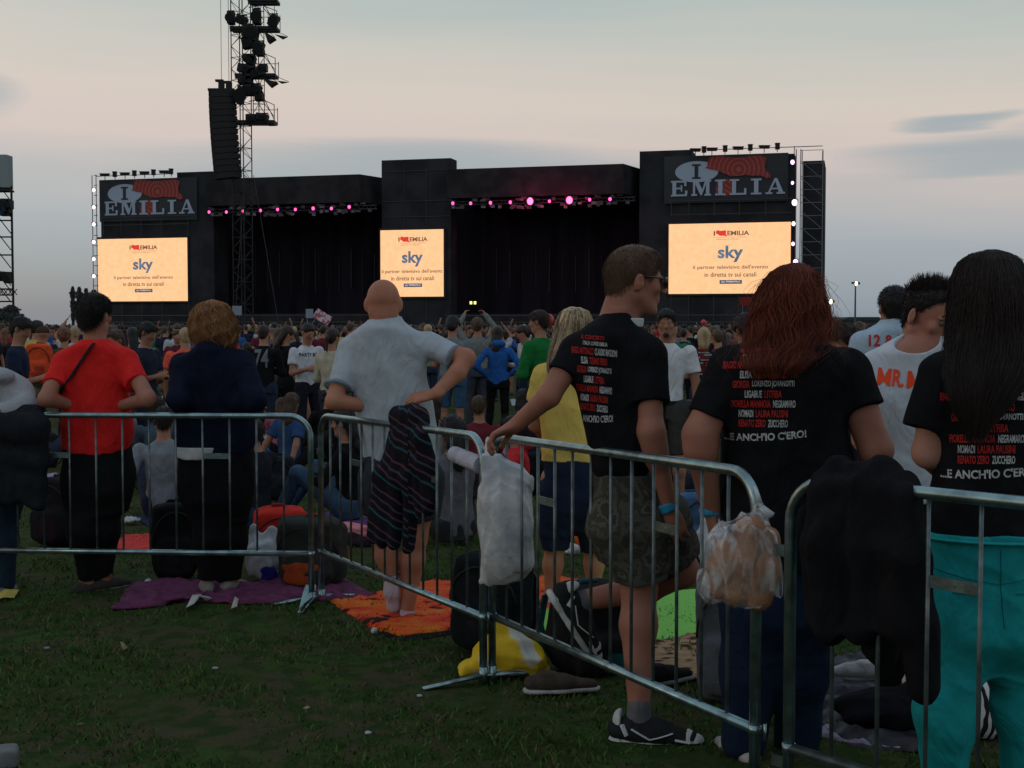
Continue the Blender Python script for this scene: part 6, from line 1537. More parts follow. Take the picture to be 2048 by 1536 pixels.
for i, (po, sl_, ha, fem) in enumerate(specs):
    d = figure(h=1.72 if not fem else 1.64, pose=po, sleeve=sl_, hair=ha, female=bool(fem), legs=('long', 'shorts')[i % 3 == 0], vox=.024, seed=100 + i)
    V_, F__, MI = [], [], []; n = 0
    for mi, key in enumerate(('body', 'top', 'bottom', 'hair', 'shoes')):
        v, f = d[key].mesh(); 
        if len(v) == 0: continue
        V_.append(v); F__.append(np.asarray(f) + n); MI.append(np.full(len(f), mi)); n += len(v)
    protos.append((np.concatenate(V_), np.concatenate(F__), np.concatenate(MI)))
sectors = [(110, 'left of the red t-shirt'), (340, 'right of the red t-shirt'), (480, 'behind the navy top'), (680, 'left of the bald man'), (880, 'behind the bald man'), (1080, 'left of the yellow t-shirt'), (1300, 'behind the sunglasses wearer'), (1500, 'left of the red hair'), (1760, 'behind the red hair'), (2100, 'at the right edge')]
pm = []
for v, f, mi in protos:
    o = fast('person', v, f, [skin(), cloth((.1, .1, .1)), cloth((.03, .04, .06)), hairm(B_), cloth((.08, .08, .08))], mi=mi); pm.append(o.data); bpy.data.objects.remove(o)
used_lab = set(); g = np.random.default_rng(21); placed = []; cnt = 0; tries = 0
botc = [(.02, .028, .05), (.014, .014, .016), (.03, .045, .08), (.08, .08, .07)]
while cnt < 262 and tries < 9000:
    tries += 1
    Y = 19.5 + 34 * g.random() ** 1.25; px = g.uniform(-20, 2068); x = (px - 1024) / F * Y
    if Y < 24 and g.random() < .45: continue
    if any((x - a) ** 2 + (Y - b) ** 2 < (.55 + .012 * Y) ** 2 for a, b in placed): continue
    placed.append((x, Y)); pi = int(g.integers(0, len(pm))); pi = 0 if pi == 4 and g.random() < .6 else pi; tcx = TOPC[int(g.integers(0, len(TOPC)))]; hc, hn = HC[int(g.integers(0, len(HC)))]
    o = bpy.data.objects.new('person', pm[pi]); col.objects.link(o); o.location = (x, Y, gz(Y)); sc_ = g.uniform(.93, 1.05); o.scale = (sc_, sc_, sc_)
    back = g.random() < .72; o.rotation_euler = (0, 0, g.normal() * .5 if back else math.pi + g.normal() * 1.0)
    for k, m_ in ((1, cloth(tcx)), (2, cloth(botc[int(g.integers(0, 4))])), (3, hairm(hc) if specs[pi][2] != 'cap' else cloth(tcx))): o.material_slots[k].link = 'OBJECT'; o.material_slots[k].material = m_
    sec = [s2 for lim, s2 in sectors if px < lim][0]
    hd_ = '%s %s hair' % (HN[specs[pi][2]], hn) if specs[pi][2] != 'cap' else '%s cap' % TOPN[tcx]
    dist = 'near' if Y < 30 else 'midway' if Y < 40 else 'far'
    cand = ['%s top, %s, %s, %s%s' % (TOPN[tcx], hd_, e, sec, x) for e in (POSN[specs[pi][0]],) for x in ('', ', ' + dist, ', facing us' if not back else ', back turned')]
    lab = next((c for c in cand if c not in used_lab), cand[0]); used_lab.add(lab)
    tag(o, lab, 'person', 'people standing in the crowd before the stage'); cnt += 1
# the far part of the crowd, beyond what one can tell apart
def far_crowd(n=2300):
    g = np.random.default_rng(5); MBs = MB(); mats = [skin((.22, .12, .085)), hairm(BK), hairm(BR), hairm(BL)] + [cloth(c) for c in ((.014, .014, .016), (.016, .022, .045), (.38, .39, .42), (.12, .12, .13), (.36, .03, .03), (.03, .09, .25), (.35, .14, .18), (.03, .14, .06), (.45, .35, .10))]
    a = np.linspace(0, 2 * math.pi, 9)[:-1]
    def lathe(prof, q, cx, cy, cz):
        v = np.concatenate([np.stack([cx + r * np.cos(a), cy + r * q * np.sin(a), np.full(8, cz + z)], 1) for z, r in prof]); f = []
        for i in range(len(prof) - 1):
            for k in range(8): k2 = (k + 1) % 8; f.append((i * 8 + k, i * 8 + k2, (i + 1) * 8 + k2, (i + 1) * 8 + k))
        return v, f
    for _ in range(n):
        Y = 54 + 88 * g.random(); u = g.uniform(-.43, .43); x = u * Y; z = gz(Y); h = g.uniform(1.55, 1.85)
        ti = 4 + (0 if g.random() < .38 else int(g.integers(0, 9)))
        v, f = lathe([(0, .10), (h * .5, .17), (h * .62, .15), (h * .78, .21), (h * .83, .17), (h * .85, .06)], .6, x, Y, z); MBs.add(v, f, ti)
        v, f = lathe([(h * .83, .055), (h * .875, .075), (h * .93, .085), (h * .98, .06), (h, .01)], 1.1, x, Y, z); MBs.add(v, f, 0)
        v, f = lathe([(h * .88, .07), (h * .93, .098), (h * .99, .075), (h * 1.012, .01)], 1.1, x, Y + (-.02 if g.random() < .75 else .035), z); MBs.add(v, f, 1 + int(min(2, g.exponential(.8))))
        if g.random() < .035:
            s_ = g.choice((-1, 1)); MBs.tube([(x + s_ * .18, Y, z + h * .8), (x + s_ * .27, Y - .1, z + h * .98), (x + s_ * .15, Y - .1, z + h * 1.16)], .04, 5, mi=0)
    o = MBs.build('distant_crowd', mats, smooth=True); tag(o, 'dense far-off crowd filling the field up to the stage', 'crowd', kind='stuff')
far_crowd()

# ================================================================== THINGS ON THE GROUND AND ON THE RAILS
def sheet(label, corners, m, name='blanket', cat='blanket', n=34, amp=.018, ridges=5, seed=0, thick=.006, lift=.012, raise_edges=0, group=None, parts=None):
    """cloth laid on the grass: an outline of seen points, filled with a creased grid"""
    c = [G(*p) for p in corners]; base = sum(c, Vector()) / len(c); g = np.random.default_rng(seed)
    # bilinear patch from four sides; extra corners are spread along the outline
    N = len(c); per = [0]
    for i in range(N): per.append(per[-1] + (c[(i + 1) % N] - c[i]).length)
    cent = base; V_ = []; F_ = []; nr, na = 14, 72
    def outline(t):
        t = (t % 1) * per[-1]; i = max(j for j in range(N) if per[j] <= t + 1e-9); f = (t - per[i]) / max(1e-9, per[i + 1] - per[i]); return c[i].lerp(c[(i + 1) % N], f)
    w = [(g.normal(size=2) * (6 + 7 * i), g.uniform(0, 6.28)) for i in range(7)]
    def hz(x, y, r):
        s_ = 0
        for i, (k_, ph) in enumerate(w): q = math.sin(k_[0] * x + k_[1] * y + ph + 1.5 * math.sin(y * 3 + i)); s_ += (1 - abs(q)) ** 3 / (1 + .25 * i)
        return lift + amp * s_ * (.55 + .45 * r)
    V_.append((cent.x, cent.y, gz(cent.y) + hz(cent.x, cent.y, 0)))
    for j in range(1, nr + 1):
        r = j / nr
        for i in range(na):
            o = outline(i / na); jit = (g.normal() * .010 if j == nr else 0); p = cent.lerp(o, r + jit); zz_ = gz(p.y) + hz(p.x, p.y, r) * (1 if j < nr else .35); V_.append((p.x, p.y, zz_))
    for i in range(na): F_.append((0, 1 + i, 1 + (i + 1) % na))
    for j in range(nr - 1):
        for i in range(na): a = 1 + j * na; b_ = a + na; F_.append((a + i, b_ + i, b_ + (i + 1) % na, a + (i + 1) % na))
    V_ = [Vector(v) - Vector((base.x, base.y, gz(base.y))) for v in V_]
    n0 = len(V_); V_ = V_ + [v - Vector((0, 0, thick)) for v in V_]
    F2 = F_ + [tuple(reversed([i + n0 for i in f])) for f in F_]; a = 1 + (nr - 1) * na
    for i in range(na): F2.append((a + i, a + i + n0, a + (i + 1) % na + n0, a + (i + 1) % na))
    mb = MB(); mb.add(V_, F2); o = mb.build(name, m, smooth=True, loc=(base.x, base.y, gz(base.y))); tag(o, label, cat, group); return o
def pattern(name, cols, scale, kind='noise', dist=0, sc3=(1, 1, 1), pos=None, rough=.9):
    m_ = mat(name, cols[0], rough, bump=.3, bs=150, spec=.1); t = m_.node_tree; p_ = t.nodes['Principled BSDF']; tcn = t.nodes.new('ShaderNodeTexCoord'); mp_ = t.nodes.new('ShaderNodeMapping'); mp_.inputs['Scale'].default_value = sc3
    t.links.new(tcn.outputs['Object'], mp_.inputs[0])
    if kind == 'voronoi': n = t.nodes.new('ShaderNodeTexVoronoi'); n.inputs['Scale'].default_value = scale; n.feature = 'DISTANCE_TO_EDGE'
    elif kind == 'cells': n = t.nodes.new('ShaderNodeTexVoronoi'); n.inputs['Scale'].default_value = scale
    elif kind == 'wave': n = t.nodes.new('ShaderNodeTexWave'); n.inputs['Scale'].default_value = scale; n.inputs['Distortion'].default_value = dist; n.inputs['Detail'].default_value = 2
    else: n = t.nodes.new('ShaderNodeTexNoise'); n.inputs['Scale'].default_value = scale; n.inputs['Distortion'].default_value = dist; n.inputs['Detail'].default_value = 3
    t.links.new(mp_.outputs[0], n.inputs[0]); r = t.nodes.new('ShaderNodeValToRGB'); e = r.color_ramp.elements; pos = pos or [i / max(1, len(cols) - 1) for i in range(len(cols))]
    e[0].position = pos[0]; e[0].color = (*cols[0], 1); e[1].position = pos[-1]; e[1].color = (*cols[-1], 1)
    for q, c in zip(pos[1:-1], cols[1:-1]): x = e.new(q); x.color = (*c, 1)
    if kind == 'cells': t.links.new(n.outputs['Distance'], r.inputs[0])
    else: t.links.new(n.outputs[0], r.inputs[0])
    t.links.new(r.outputs[0], p_.inputs['Base Color']); return m_
M_tiger = pattern('orange_towel', [(.03, .015, .010), (.60, .040, .02), (.64, .10, .02), (.66, .17, .025)], 3.0, 'noise', 1.0, (1, 1.7, 1), [.385, .41, .52, .66])
M_leo = pattern('leopard_blanket', [(.03, .018, .012), (.05, .025, .015), (.26, .15, .08), (.34, .21, .12)], 20, 'cells', pos=[.0, .30, .42, .8], sc3=(.7, 1, 1))
M_zebra = pattern('zebra_cloth', [(.02, .02, .02), (.6, .6, .62)], 9, 'wave', 6, pos=[.45, .55])
M_purple = cloth((.15, .038, .095), .65)
sheet('crumpled purple blanket under the corner of the two left barriers', [(222, 1222), (262, 1172), (330, 1168), (420, 1166), (520, 1168), (600, 1150), (680, 1158), (760, 1196), (700, 1206), (600, 1204), (500, 1212), (380, 1203), (300, 1216)], M_purple, amp=.028, seed=1)
sheet('orange and red beach towel with dark squiggles under the bald man', [(660, 1205), (740, 1190), (880, 1165), (975, 1172), (960, 1235), (900, 1262), (800, 1274), (740, 1258), (690, 1228)], M_tiger, name='beach_towel', cat='towel', amp=.016, seed=2)
sheet('black groundsheet edge showing under the orange towel', [(640, 1200), (700, 1196), (900, 1200), (960, 1262), (820, 1284), (740, 1272), (670, 1232)], cloth((.014, .014, .016)), name='groundsheet', cat='groundsheet', amp=.004, lift=.002, seed=3)
sheet('second orange and red towel behind the black backpack', [(1010, 1172), (1060, 1150), (1160, 1160), (1225, 1185), (1210, 1222), (1090, 1230), (1000, 1215)], M_tiger, name='beach_towel', cat='towel', amp=.012, seed=4)
sheet('bright green towel behind the standing leg of the young man', [(1050, 1222), (1200, 1206), (1230, 1188), (1400, 1180), (1530, 1190), (1500, 1245), (1340, 1285), (1220, 1275), (1080, 1262)], pattern('green_towel', [(.16, .42, .07), (.24, .55, .12)], 30), name='towel', cat='towel', amp=.006, seed=5)
sheet('brown leopard-print blanket in front of the green towel', [(1290, 1290), (1380, 1272), (1500, 1250), (1620, 1262), (1640, 1330), (1500, 1372), (1370, 1360), (1300, 1340)], M_leo, amp=.010, seed=6)
sheet('fluffy black and grey blanket behind the barrier at the right', [(1640, 1330), (1740, 1300), (1850, 1310), (2000, 1320), (2060, 1400), (1960, 1480), (1830, 1510), (1700, 1500), (1630, 1440)], pattern('fluffy_black', [(.012, .012, .013), (.05, .045, .055), (.16, .15, .17)], 6, 'noise', .6, pos=[.35, .55, .75]), amp=.030, seed=7)
sheet('pale fringe of a grey rug at the right barrier foot', [(1620, 1462), (1660, 1458), (1790, 1490), (1810, 1506), (1740, 1500), (1640, 1478)], cloth((.30, .26, .33)), name='rug', cat='rug', amp=.012, seed=8)
sheet('small red cloth on the grass behind the man in red', [(232, 1086), (250, 1074), (322, 1070), (322, 1098), (236, 1102)], cloth((.60, .05, .04)), name='cloth', cat='cloth', amp=.01, seed=9)
sheet('purple blanket lying behind the black backpack of the bald man', [(560, 1040), (700, 1020), (790, 1028), (770, 1050), (600, 1062)], cloth((.12, .04, .16)), amp=.012, seed=10)
for i, (lab, cs, c) in enumerate((
    ('long white sheet on the grass left of the bald man', [(515, 872), (540, 866), (650, 868), (655, 880), (520, 884)], (.45, .45, .45)),
    ('small blue cloth on the grass left of the barrier post', [(515, 900), (560, 896), (565, 910), (515, 912)], (.04, .12, .30)),
    ('pale blue mat under the right arm of the man in red', [(68, 906), (112, 903), (118, 914), (70, 918)], (.20, .36, .40)),
    ('white paper sheet behind the bald man', [(690, 860), (712, 858), (716, 866), (692, 868)], (.5, .5, .5)),
    ('pale towel on the ground right of the blue hooded jacket', [(1020, 800), (1050, 796), (1060, 808), (1024, 812)], (.35, .38, .42)),
    ('white sheet between the young man and the red-haired woman', [(1345, 886), (1390, 880), (1420, 886), (1380, 894)], (.42, .42, .42)),
    ('red cloth on the ground right of the denim shorts', [(930, 856), (960, 850), (975, 872), (940, 878)], (.42, .04, .08)),
    ('striped pale blanket far behind the navy top', [(455, 925), (500, 915), (520, 930), (470, 942)], (.28, .26, .24)),
    ('dark green blanket beneath the seated people left of the bald man', [(560, 960), (640, 945), (700, 960), (640, 985), (570, 980)], (.02, .06, .04)),
    ('grey blanket right of the bald man in the distance', [(860, 925), (930, 912), (985, 925), (940, 945), (870, 942)], (.13, .13, .14)),
    ('pink towel in the distance left of the yellow t-shirt', [(1000, 900), (1050, 893), (1065, 905), (1010, 912)], (.40, .12, .16)),
    ('teal blanket far behind the sunglasses wearer', [(1345, 930), (1400, 920), (1430, 932), (1370, 942)], (.03, .13, .14)),
    ('beige blanket at the far left behind the coat', [(70, 955), (112, 946), (130, 960), (80, 970)], (.24, .20, .14)),
    ('navy blanket under the seated person in grey', [(270, 1035), (360, 1018), (400, 1040), (300, 1056)], (.02, .03, .07)),
    ('blue mat far off beside the seated white t-shirt', [(378, 800), (400, 797), (404, 806), (380, 808)], (.05, .12, .22)))):
    sheet(lab, cs, cloth(c), name='cloth', cat='cloth', amp=.006, seed=20 + i)

def lump(name, cat, label, loc, ops, m, vox=.009, noise=(.006, (12, 12, 12)), seed=0, group=None, rz=0):
    v = Vol(vox); ops(v)
    if noise: v.noise(noise[0], noise[1], seed)
    root = empty(name, loc, label, cat, group, rz); vmesh(name + '_body' if name in ('bag',) else 'cloth', v, m, root); return root
def single(name, cat, label, loc, ops, m, vox=.009, noise=(.006, (12, 12, 12)), seed=0, group=None, rz=0):
    v = Vol(vox); ops(v)
    if noise: v.noise(noise[0], noise[1], seed)
    o = vmesh(name, v, m); o.location = loc; o.rotation_euler = (0, 0, rz); return tag(o, label, cat, group)
M_plastic = mat('white_plastic', (.42, .44, .46), .38, c2=(.36, .38, .40), ns=6, bump=.9, bs=14, spec=.5)
M_film = mat('clear_film', (.60, .58, .58), .22, bump=1.0, bs=18, spec=1.0, alpha=.30)
t = M_film.node_tree; n_ = t.nodes.new('ShaderNodeTexNoise'); n_.inputs['Scale'].default_value = 26; n_.inputs['Detail'].default_value = 4; n_.inputs['Distortion'].default_value = 1.2; mp_ = t.nodes.new('ShaderNodeMapping'); mp_.inputs['Scale'].default_value = (1, 1, .22); tcn = t.nodes.new('ShaderNodeTexCoord')
t.links.new(tcn.outputs['Object'], mp_.inputs[0]); t.links.new(mp_.outputs[0], n_.inputs[0]); mr0 = t.nodes.new('ShaderNodeMapRange'); mr0.inputs[1].default_value = .45; mr0.inputs[2].default_value = .72; mr0.inputs[3].default_value = .10; mr0.inputs[4].default_value = .75; t.links.new(n_.outputs[0], mr0.inputs[0]); t.links.new(mr0.outputs[0], t.nodes['Principled BSDF'].inputs['Alpha'])
# shopping bag
def crumple(v, s_=0): v.noise(.010, (14, 14, 9), s_)
p = G(527, 1160)
root = empty('plastic_bag', p, 'full white plastic shopping bag standing on the purple blanket', 'plastic bag')
v = Vol(.007); v.ell((0, 0, .13), (.115, .09, .14), k=0, p=2.6); v.cone((-.04, 0, .24), (-.055, 0, .33), .055, .03, k=.04, q=.4); v.cone((.05, 0, .22), (.065, .01, .31), .05, .03, k=.04, q=.4); v.noise(.010, (15, 15, 10), 2); vmesh('bag', v, M_plastic, root)
v = Vol(.006); v.ell((.05, -.085, .055), (.045, .012, .04), k=0, p=3); v.noise(.004, (20, 20, 20), 1); vmesh('blue_print', v, cloth((.015, .02, .20)), root)
backpack('red rucksack leaning behind the white shopping bag', G(556, 1140), (.55, .03, .02), (.32, .02, .02), rz=R(20), tilt=.15, w=.36, h=.42, seed=5)
backpack('black and orange rucksack beside the two barrier posts', G(628, 1170), (.03, .035, .03), (.35, .06, .02), rz=R(-10), tilt=.1, w=.42, d=.24, h=.42, seed=6)
backpack('black backpack standing behind the legs of the woman in navy', G(352, 1160), (.014, .014, .016), (.02, .02, .022), rz=R(15), w=.30, h=.48, seed=7)
backpack('black backpack on the grass left of the trousers of the man in red', G(115, 1092), (.018, .016, .020), (.03, .015, .02), rz=R(-20), w=.36, h=.50, seed=8)
backpack('black backpack at the foot of the middle barrier joint', G(985, 1300), (.013, .015, .019), (.018, .020, .026), rz=R(-25), w=.38, d=.26, h=.46, seed=9)
backpack('dark and teal backpack behind the lifted shoe', G(1160, 1335), (.022, .022, .024), (.02, .10, .11), rz=R(30), tilt=.25, w=.34, d=.24, h=.40, seed=10)
backpack('grey rucksack standing left of the jeans of the red-haired woman', G(1455, 1400), (.13, .14, .16), (.09, .095, .11), rz=R(-15), w=.26, d=.2, h=.50, seed=11)
backpack('blue denim bag standing behind the young man', G(1385, 1130) , (.06, .12, .22), (.04, .08, .16), rz=R(20), w=.26, h=.48, seed=12)
root = empty('plastic_bag', G(1418, 1140), 'white plastic bag beside the hanging hand of the red-haired woman', 'plastic bag'); v = Vol(.008); v.ell((0, 0, .15), (.08, .07, .16), k=0); v.cone((0, 0, .26), (.01, 0, .42), .06, .03, k=.05, q=.4); v.noise(.010, (15, 15, 10), 12); vmesh('bag', v, M_plastic, root)
single('jacket', 'jacket', 'pink jacket lying on the grass right of the barrier post', G(690, 1075), lambda v: (v.ell((0, 0, .05), (.22, .14, .055), k=0), v.ell((.14, .02, .04), (.16, .07, .04), k=.04), v.ell((-.12, .05, .06), (.12, .08, .06), k=.04)), cloth((.60, .20, .22)), noise=(.014, (11, 11, 14)), seed=3)
single('jacket', 'jacket', 'dark scarf bundle in front of the pink jacket', G(715, 1092), lambda v: (v.ell((0, 0, .03), (.16, .09, .045), k=0), v.ell((-.08, .02, .05), (.08, .06, .05), k=.04)), cloth((.03, .02, .025)), noise=(.012, (11, 11, 14)), seed=4)
# yellow carrier bag at the joint
root = empty('plastic_bag', G(1010, 1345), 'crumpled yellow and white carrier bag at the foot of the barrier', 'plastic bag')
v = Vol(.007); v.ell((.02, 0, .085), (.15, .12, .095), k=0); v.ell((-.12, -.02, .03), (.09, .07, .035), k=.05); v.cone((.0, 0, .13), (-.02, .02, .22), .06, .03, k=.05, q=.5); v.ell((.12, -.02, .05), (.09, .08, .055), k=.04); v.noise(.013, (12, 12, 12), 6)
o = vmesh('bag', v, pattern('yellow_print', [(.62, .40, .02), (.62, .40, .02), (.55, .52, .44), (.08, .16, .22)], 3.2, 'noise', .5, pos=[.3, .5, .53, .72], rough=.45), root)
# shoe left on the ground
sp = G(1120, 1388); root = empty('shoe', sp, 'brown trainer lying on the grass left of the young man', 'shoe')
shoe('upper', (-.05, 0, .092), (1, .15, 0), root, cloth((.06, .045, .035)), L=.30, w=.05, ms=cloth((.4, .4, .38)))
root = empty('shoe', G(1745, 1368), 'white slip-on shoe lying on the fluffy black blanket', 'shoe'); shoe('upper', (-.04, 0, .10), (-1, .2, 0), root, cloth((.4, .38, .38)), L=.27)
root = empty('shoe', G(1335, 1372), 'black shoe lying right of the standing leg of the young man', 'shoe'); shoe('upper', (-.04, 0, .092), (1, .6, 0), root, cloth((.014, .014, .016)), L=.27)
single('cushion', 'cushion', 'zebra-striped cushion behind the teal trousers', G(1968, 1470), lambda v: v.ell((0, 0, .11), (.12, .10, .12), k=0, p=2.6), M_zebra, noise=(.006, (9, 9, 9)), seed=5)
single('jacket', 'jacket', 'dark heap of clothes on the fluffy blanket at the right', G(1800, 1455), lambda v: (v.ell((0, 0, .07), (.24, .14, .08), k=0), v.ell((.14, .03, .09), (.12, .1, .10), k=.05)), cloth((.012, .012, .016)), noise=(.014, (11, 11, 14)), seed=6)
single('wrapper', 'wrapper', 'red and white wrapper standing on the dark heap at the right', G(1812, 1440) + Vector((0, 0, .10)), lambda v: v.cone((0, 0, 0), (.01, 0, .09), .035, .018, k=0, q=.5), pattern('wrapper_red', [(.6, .03, .02), (.6, .6, .6)], 14, 'wave', 3, pos=[.45, .5]), vox=.006, noise=(.004, (20, 20, 20)))
single('jacket', 'jacket', 'orange jacket lying behind the capri trousers', G(1185, 1100), lambda v: (v.ell((0, 0, .09), (.13, .09, .10), k=0), v.ell((.04, 0, .2), (.07, .06, .12), k=.05)), cloth((.75, .12, .02)), noise=(.012, (11, 11, 9)), seed=8)
for i, (lab, px, py, rx, rz) in enumerate((('small white bag between the calves of the woman in yellow', 1146, 1110, .06, .05), ('white crumpled paper right of the capri trousers', 1215, 1125, .055, .04), ('white paper scrap behind the barrier at the left', 262, 1048, .07, .035), ('white tissue on the grass behind the purple blanket', 296, 1168, .025, .018), ('white ball of paper on the grass in front of the orange towel', 749, 1268, .020, .020), ('white cap lying on the grass between the seated people', 628, 826, .13, .11), ('small orange and white packet left of the orange rucksack', 62, 912, .05, .04), ('white plastic cup near the white sheet', 622, 880, .05, .06), ('crumpled white bag in front of the seated grey person', 938, 985, .09, .08), ('orange packet on the white sheet', 632, 902, .05, .05))):
    c = (.62, .2, .04) if 'orange p' in lab or 'orange and' in lab else (.5, .5, .5)
    single('paper_scrap' if rx < .08 else 'cap' if 'cap' in lab else 'bag', 'litter' if rx < .08 else 'cap' if 'cap' in lab else 'bag', lab, G(px, py), lambda v: v.ell((0, 0, rz * .8), (rx, rx * .8, rz), k=0), cloth(c), vox=max(.005, rx / 9), noise=(rx * .14, (30, 30, 30)), seed=i)
single('plastic_bag', 'plastic bag', 'bright yellow bag on the grass right of the woman in navy', G(528, 955), lambda v: (v.cone((0, 0, .04), (-.03, 0, .22), .10, .04, k=0, q=.6)), cloth((.62, .55, .03)), noise=(.008, (12, 12, 12)))
single('ball', 'ball', 'dark red round bag beside the yellow bag', G(508, 952), lambda v: v.ell((0, 0, .05), (.04, .04, .055), k=0), cloth((.20, .01, .01)), noise=None)
single('tarp', 'tarpaulin', 'lilac bundle on top of the black backpack at the left', G(98, 1092) + Vector((0, .1, .42)), lambda v: (v.ell((0, 0, .05), (.07, .07, .06), k=0)), cloth((.32, .22, .42)), noise=(.008, (11, 11, 9)))
# litter in the foreground
def leaf(label, pts, c, name='paper_scrap', z=.02, cat='litter'):
    q = [G(*p) for p in pts]; b_ = sum(q, Vector()) / len(q); g = np.random.default_rng(len(label)); mb = MB(); v = []
    for p in q: v.append(p - b_ + Vector((0, 0, .010 + z * g.random() * 2)))
    n_ = len(v); v.append(Vector((0, 0, z * 2.2))); v2 = [x + Vector((0, .004, -.003)) for x in v]
    f = [(i, (i + 1) % n_, n_) for i in range(n_)] + [(n_ + 1 + (i + 1) % n_, n_ + 1 + i, 2 * n_ + 1) for i in range(n_)] + [(i, n_ + 1 + i, n_ + 1 + (i + 1) % n_, (i + 1) % n_) for i in range(n_)]
    mb.add(v + v2, f); o = mb.build(name, cloth(c), loc=b_); tag(o, label, cat)
leaf('white paper scrap on the grass below the woman in navy', [(372, 1222), (385, 1200), (405, 1192), (425, 1208), (412, 1206), (400, 1204), (388, 1220)], (.45, .46, .42))
leaf('small pale scrap right of the larger white paper', [(462, 1226), (470, 1204), (477, 1208), (474, 1226)], (.42, .42, .34))
leaf('yellow and white wrapper at the left edge of the grass', [(-6, 1205), (4, 1186), (26, 1182), (38, 1190), (28, 1200), (8, 1204)], (.55, .42, .10))
leaf('pale blue crushed bottle at the foot of the left barrier post', [(598, 1230), (606, 1204), (612, 1186), (632, 1186), (630, 1200), (618, 1224), (608, 1232)], (.30, .46, .48), name='crushed_bottle', z=.03)
leaf('brown paper scrap in the grass near the bottom left', [(240, 1302), (250, 1298), (256, 1304), (246, 1308)], (.20, .16, .10))

for i, (px, py, lab, c) in enumerate(((430, 1340, 'tiny pale paper bit in the middle of the front grass', (.3, .3, .28)), (735, 1470, 'small flattened cup in the front grass', (.4, .4, .4)), (160, 1452, 'brown scrap low on the left in the grass', (.16, .12, .07)), (612, 1420, 'torn ticket lying in the front grass', (.28, .22, .2)), (840, 1395, 'bottle top glinting in the grass left of the barrier foot', (.35, .4, .42)), (95, 1300, 'grey paper crumb on the bare patch at the left', (.22, .22, .2)))):
    single('paper_scrap', 'litter', lab, G(px, py), lambda v: v.ell((0, 0, .008), (.014, .010, .007), k=0), cloth(c), vox=.0028, noise=(.003, (60, 60, 60)), seed=90 + i)
single('box', 'box', 'pale box corner at the bottom left edge of the photograph', G(8, 1530), lambda v: v.ell((0, 0, .03), (.05, .05, .035), k=0, p=6), cloth((.16, .16, .16)), vox=.005, noise=None, rz=.4)
# things hanging on the rails ------------------------------------------------------
def rail_pt(bar, t):
    a = Vector(bar[0] + (0,)), Vector(bar[1] + (0,)); p = a[0].lerp(a[1], t); return Vector((p.x, p.y, gz(a[0].y) + (gz(a[1].y) - gz(a[0].y)) * t + BH - .0175))
def hanging(px, py, s_): return W(px, py, F / s_)
# black jacket over the right barrier
P = Person('tmp', 1740, 3.52)
bpy.data.objects.remove(P.root)
jk = empty('jacket', P.base, 'black jacket hung over the top rail of the right-hand barrier', 'jacket')
# frame of the rail: it runs towards the camera to the right
def rail_dy(px): return (3.74 + (px - 1600) * (3.22 - 3.74) / (2048 - 1600)) - P.Y
v = Vol(.007)
for side, (cl, bot) in enumerate((((-.055), 1), (.05, 0))):
    cols = [(1640, 945, 1235), (1670, 932, 1258), (1710, 926, 1262), (1750, 938, 1250), (1785, 946, 1255), (1810, 950, 1262)] if bot else [(1650, 945, 1120), (1700, 930, 1140), (1750, 930, 1130), (1800, 950, 1120)]
    for i in range(len(cols) - 1):
        (xa, ta, ba), (xb, tb_, bb) = cols[i], cols[i + 1]
        for f in (0, .5):
            x = xa + (xb - xa) * f; tp = ta + (tb_ - ta) * f; bt = ba + (bb - ba) * f
            d_ = rail_dy(x) + cl; q = (x - 1600) * .04
            v.chain([P.p(x, tp + 12, rail_dy(x)), P.p(x + 1, tp + 40, d_), P.p(x - 3 + (x - 1720) * .10, (tp + bt) / 2, d_ - .01), P.p(x - 8 + (x - 1720) * .16, bt, d_ - .005)], [.026, .030, .034, .030], k=.03)
# hanging sleeve on the right
v.chain([P.p(1800, 1000, rail_dy(1800) - .03), P.p(1812, 1120, rail_dy(1800) - .04), P.p(1830, 1250, rail_dy(1810) - .04), P.p(1848, 1372, rail_dy(1820) - .03)], [.05, .055, .052, .046], k=.03, q=.7)
v.chain([P.p(1735, 1180, rail_dy(1735) - .01), P.p(1760, 1290, rail_dy(1740)), P.p(1772, 1318, rail_dy(1740))], [.06, .05, .03], k=.03, q=.6)
v.noise(.016, (15, 15, 3), 3); vmesh('jacket_body', v, cloth((.013, .013, .015), .8, bump=.3), jk)
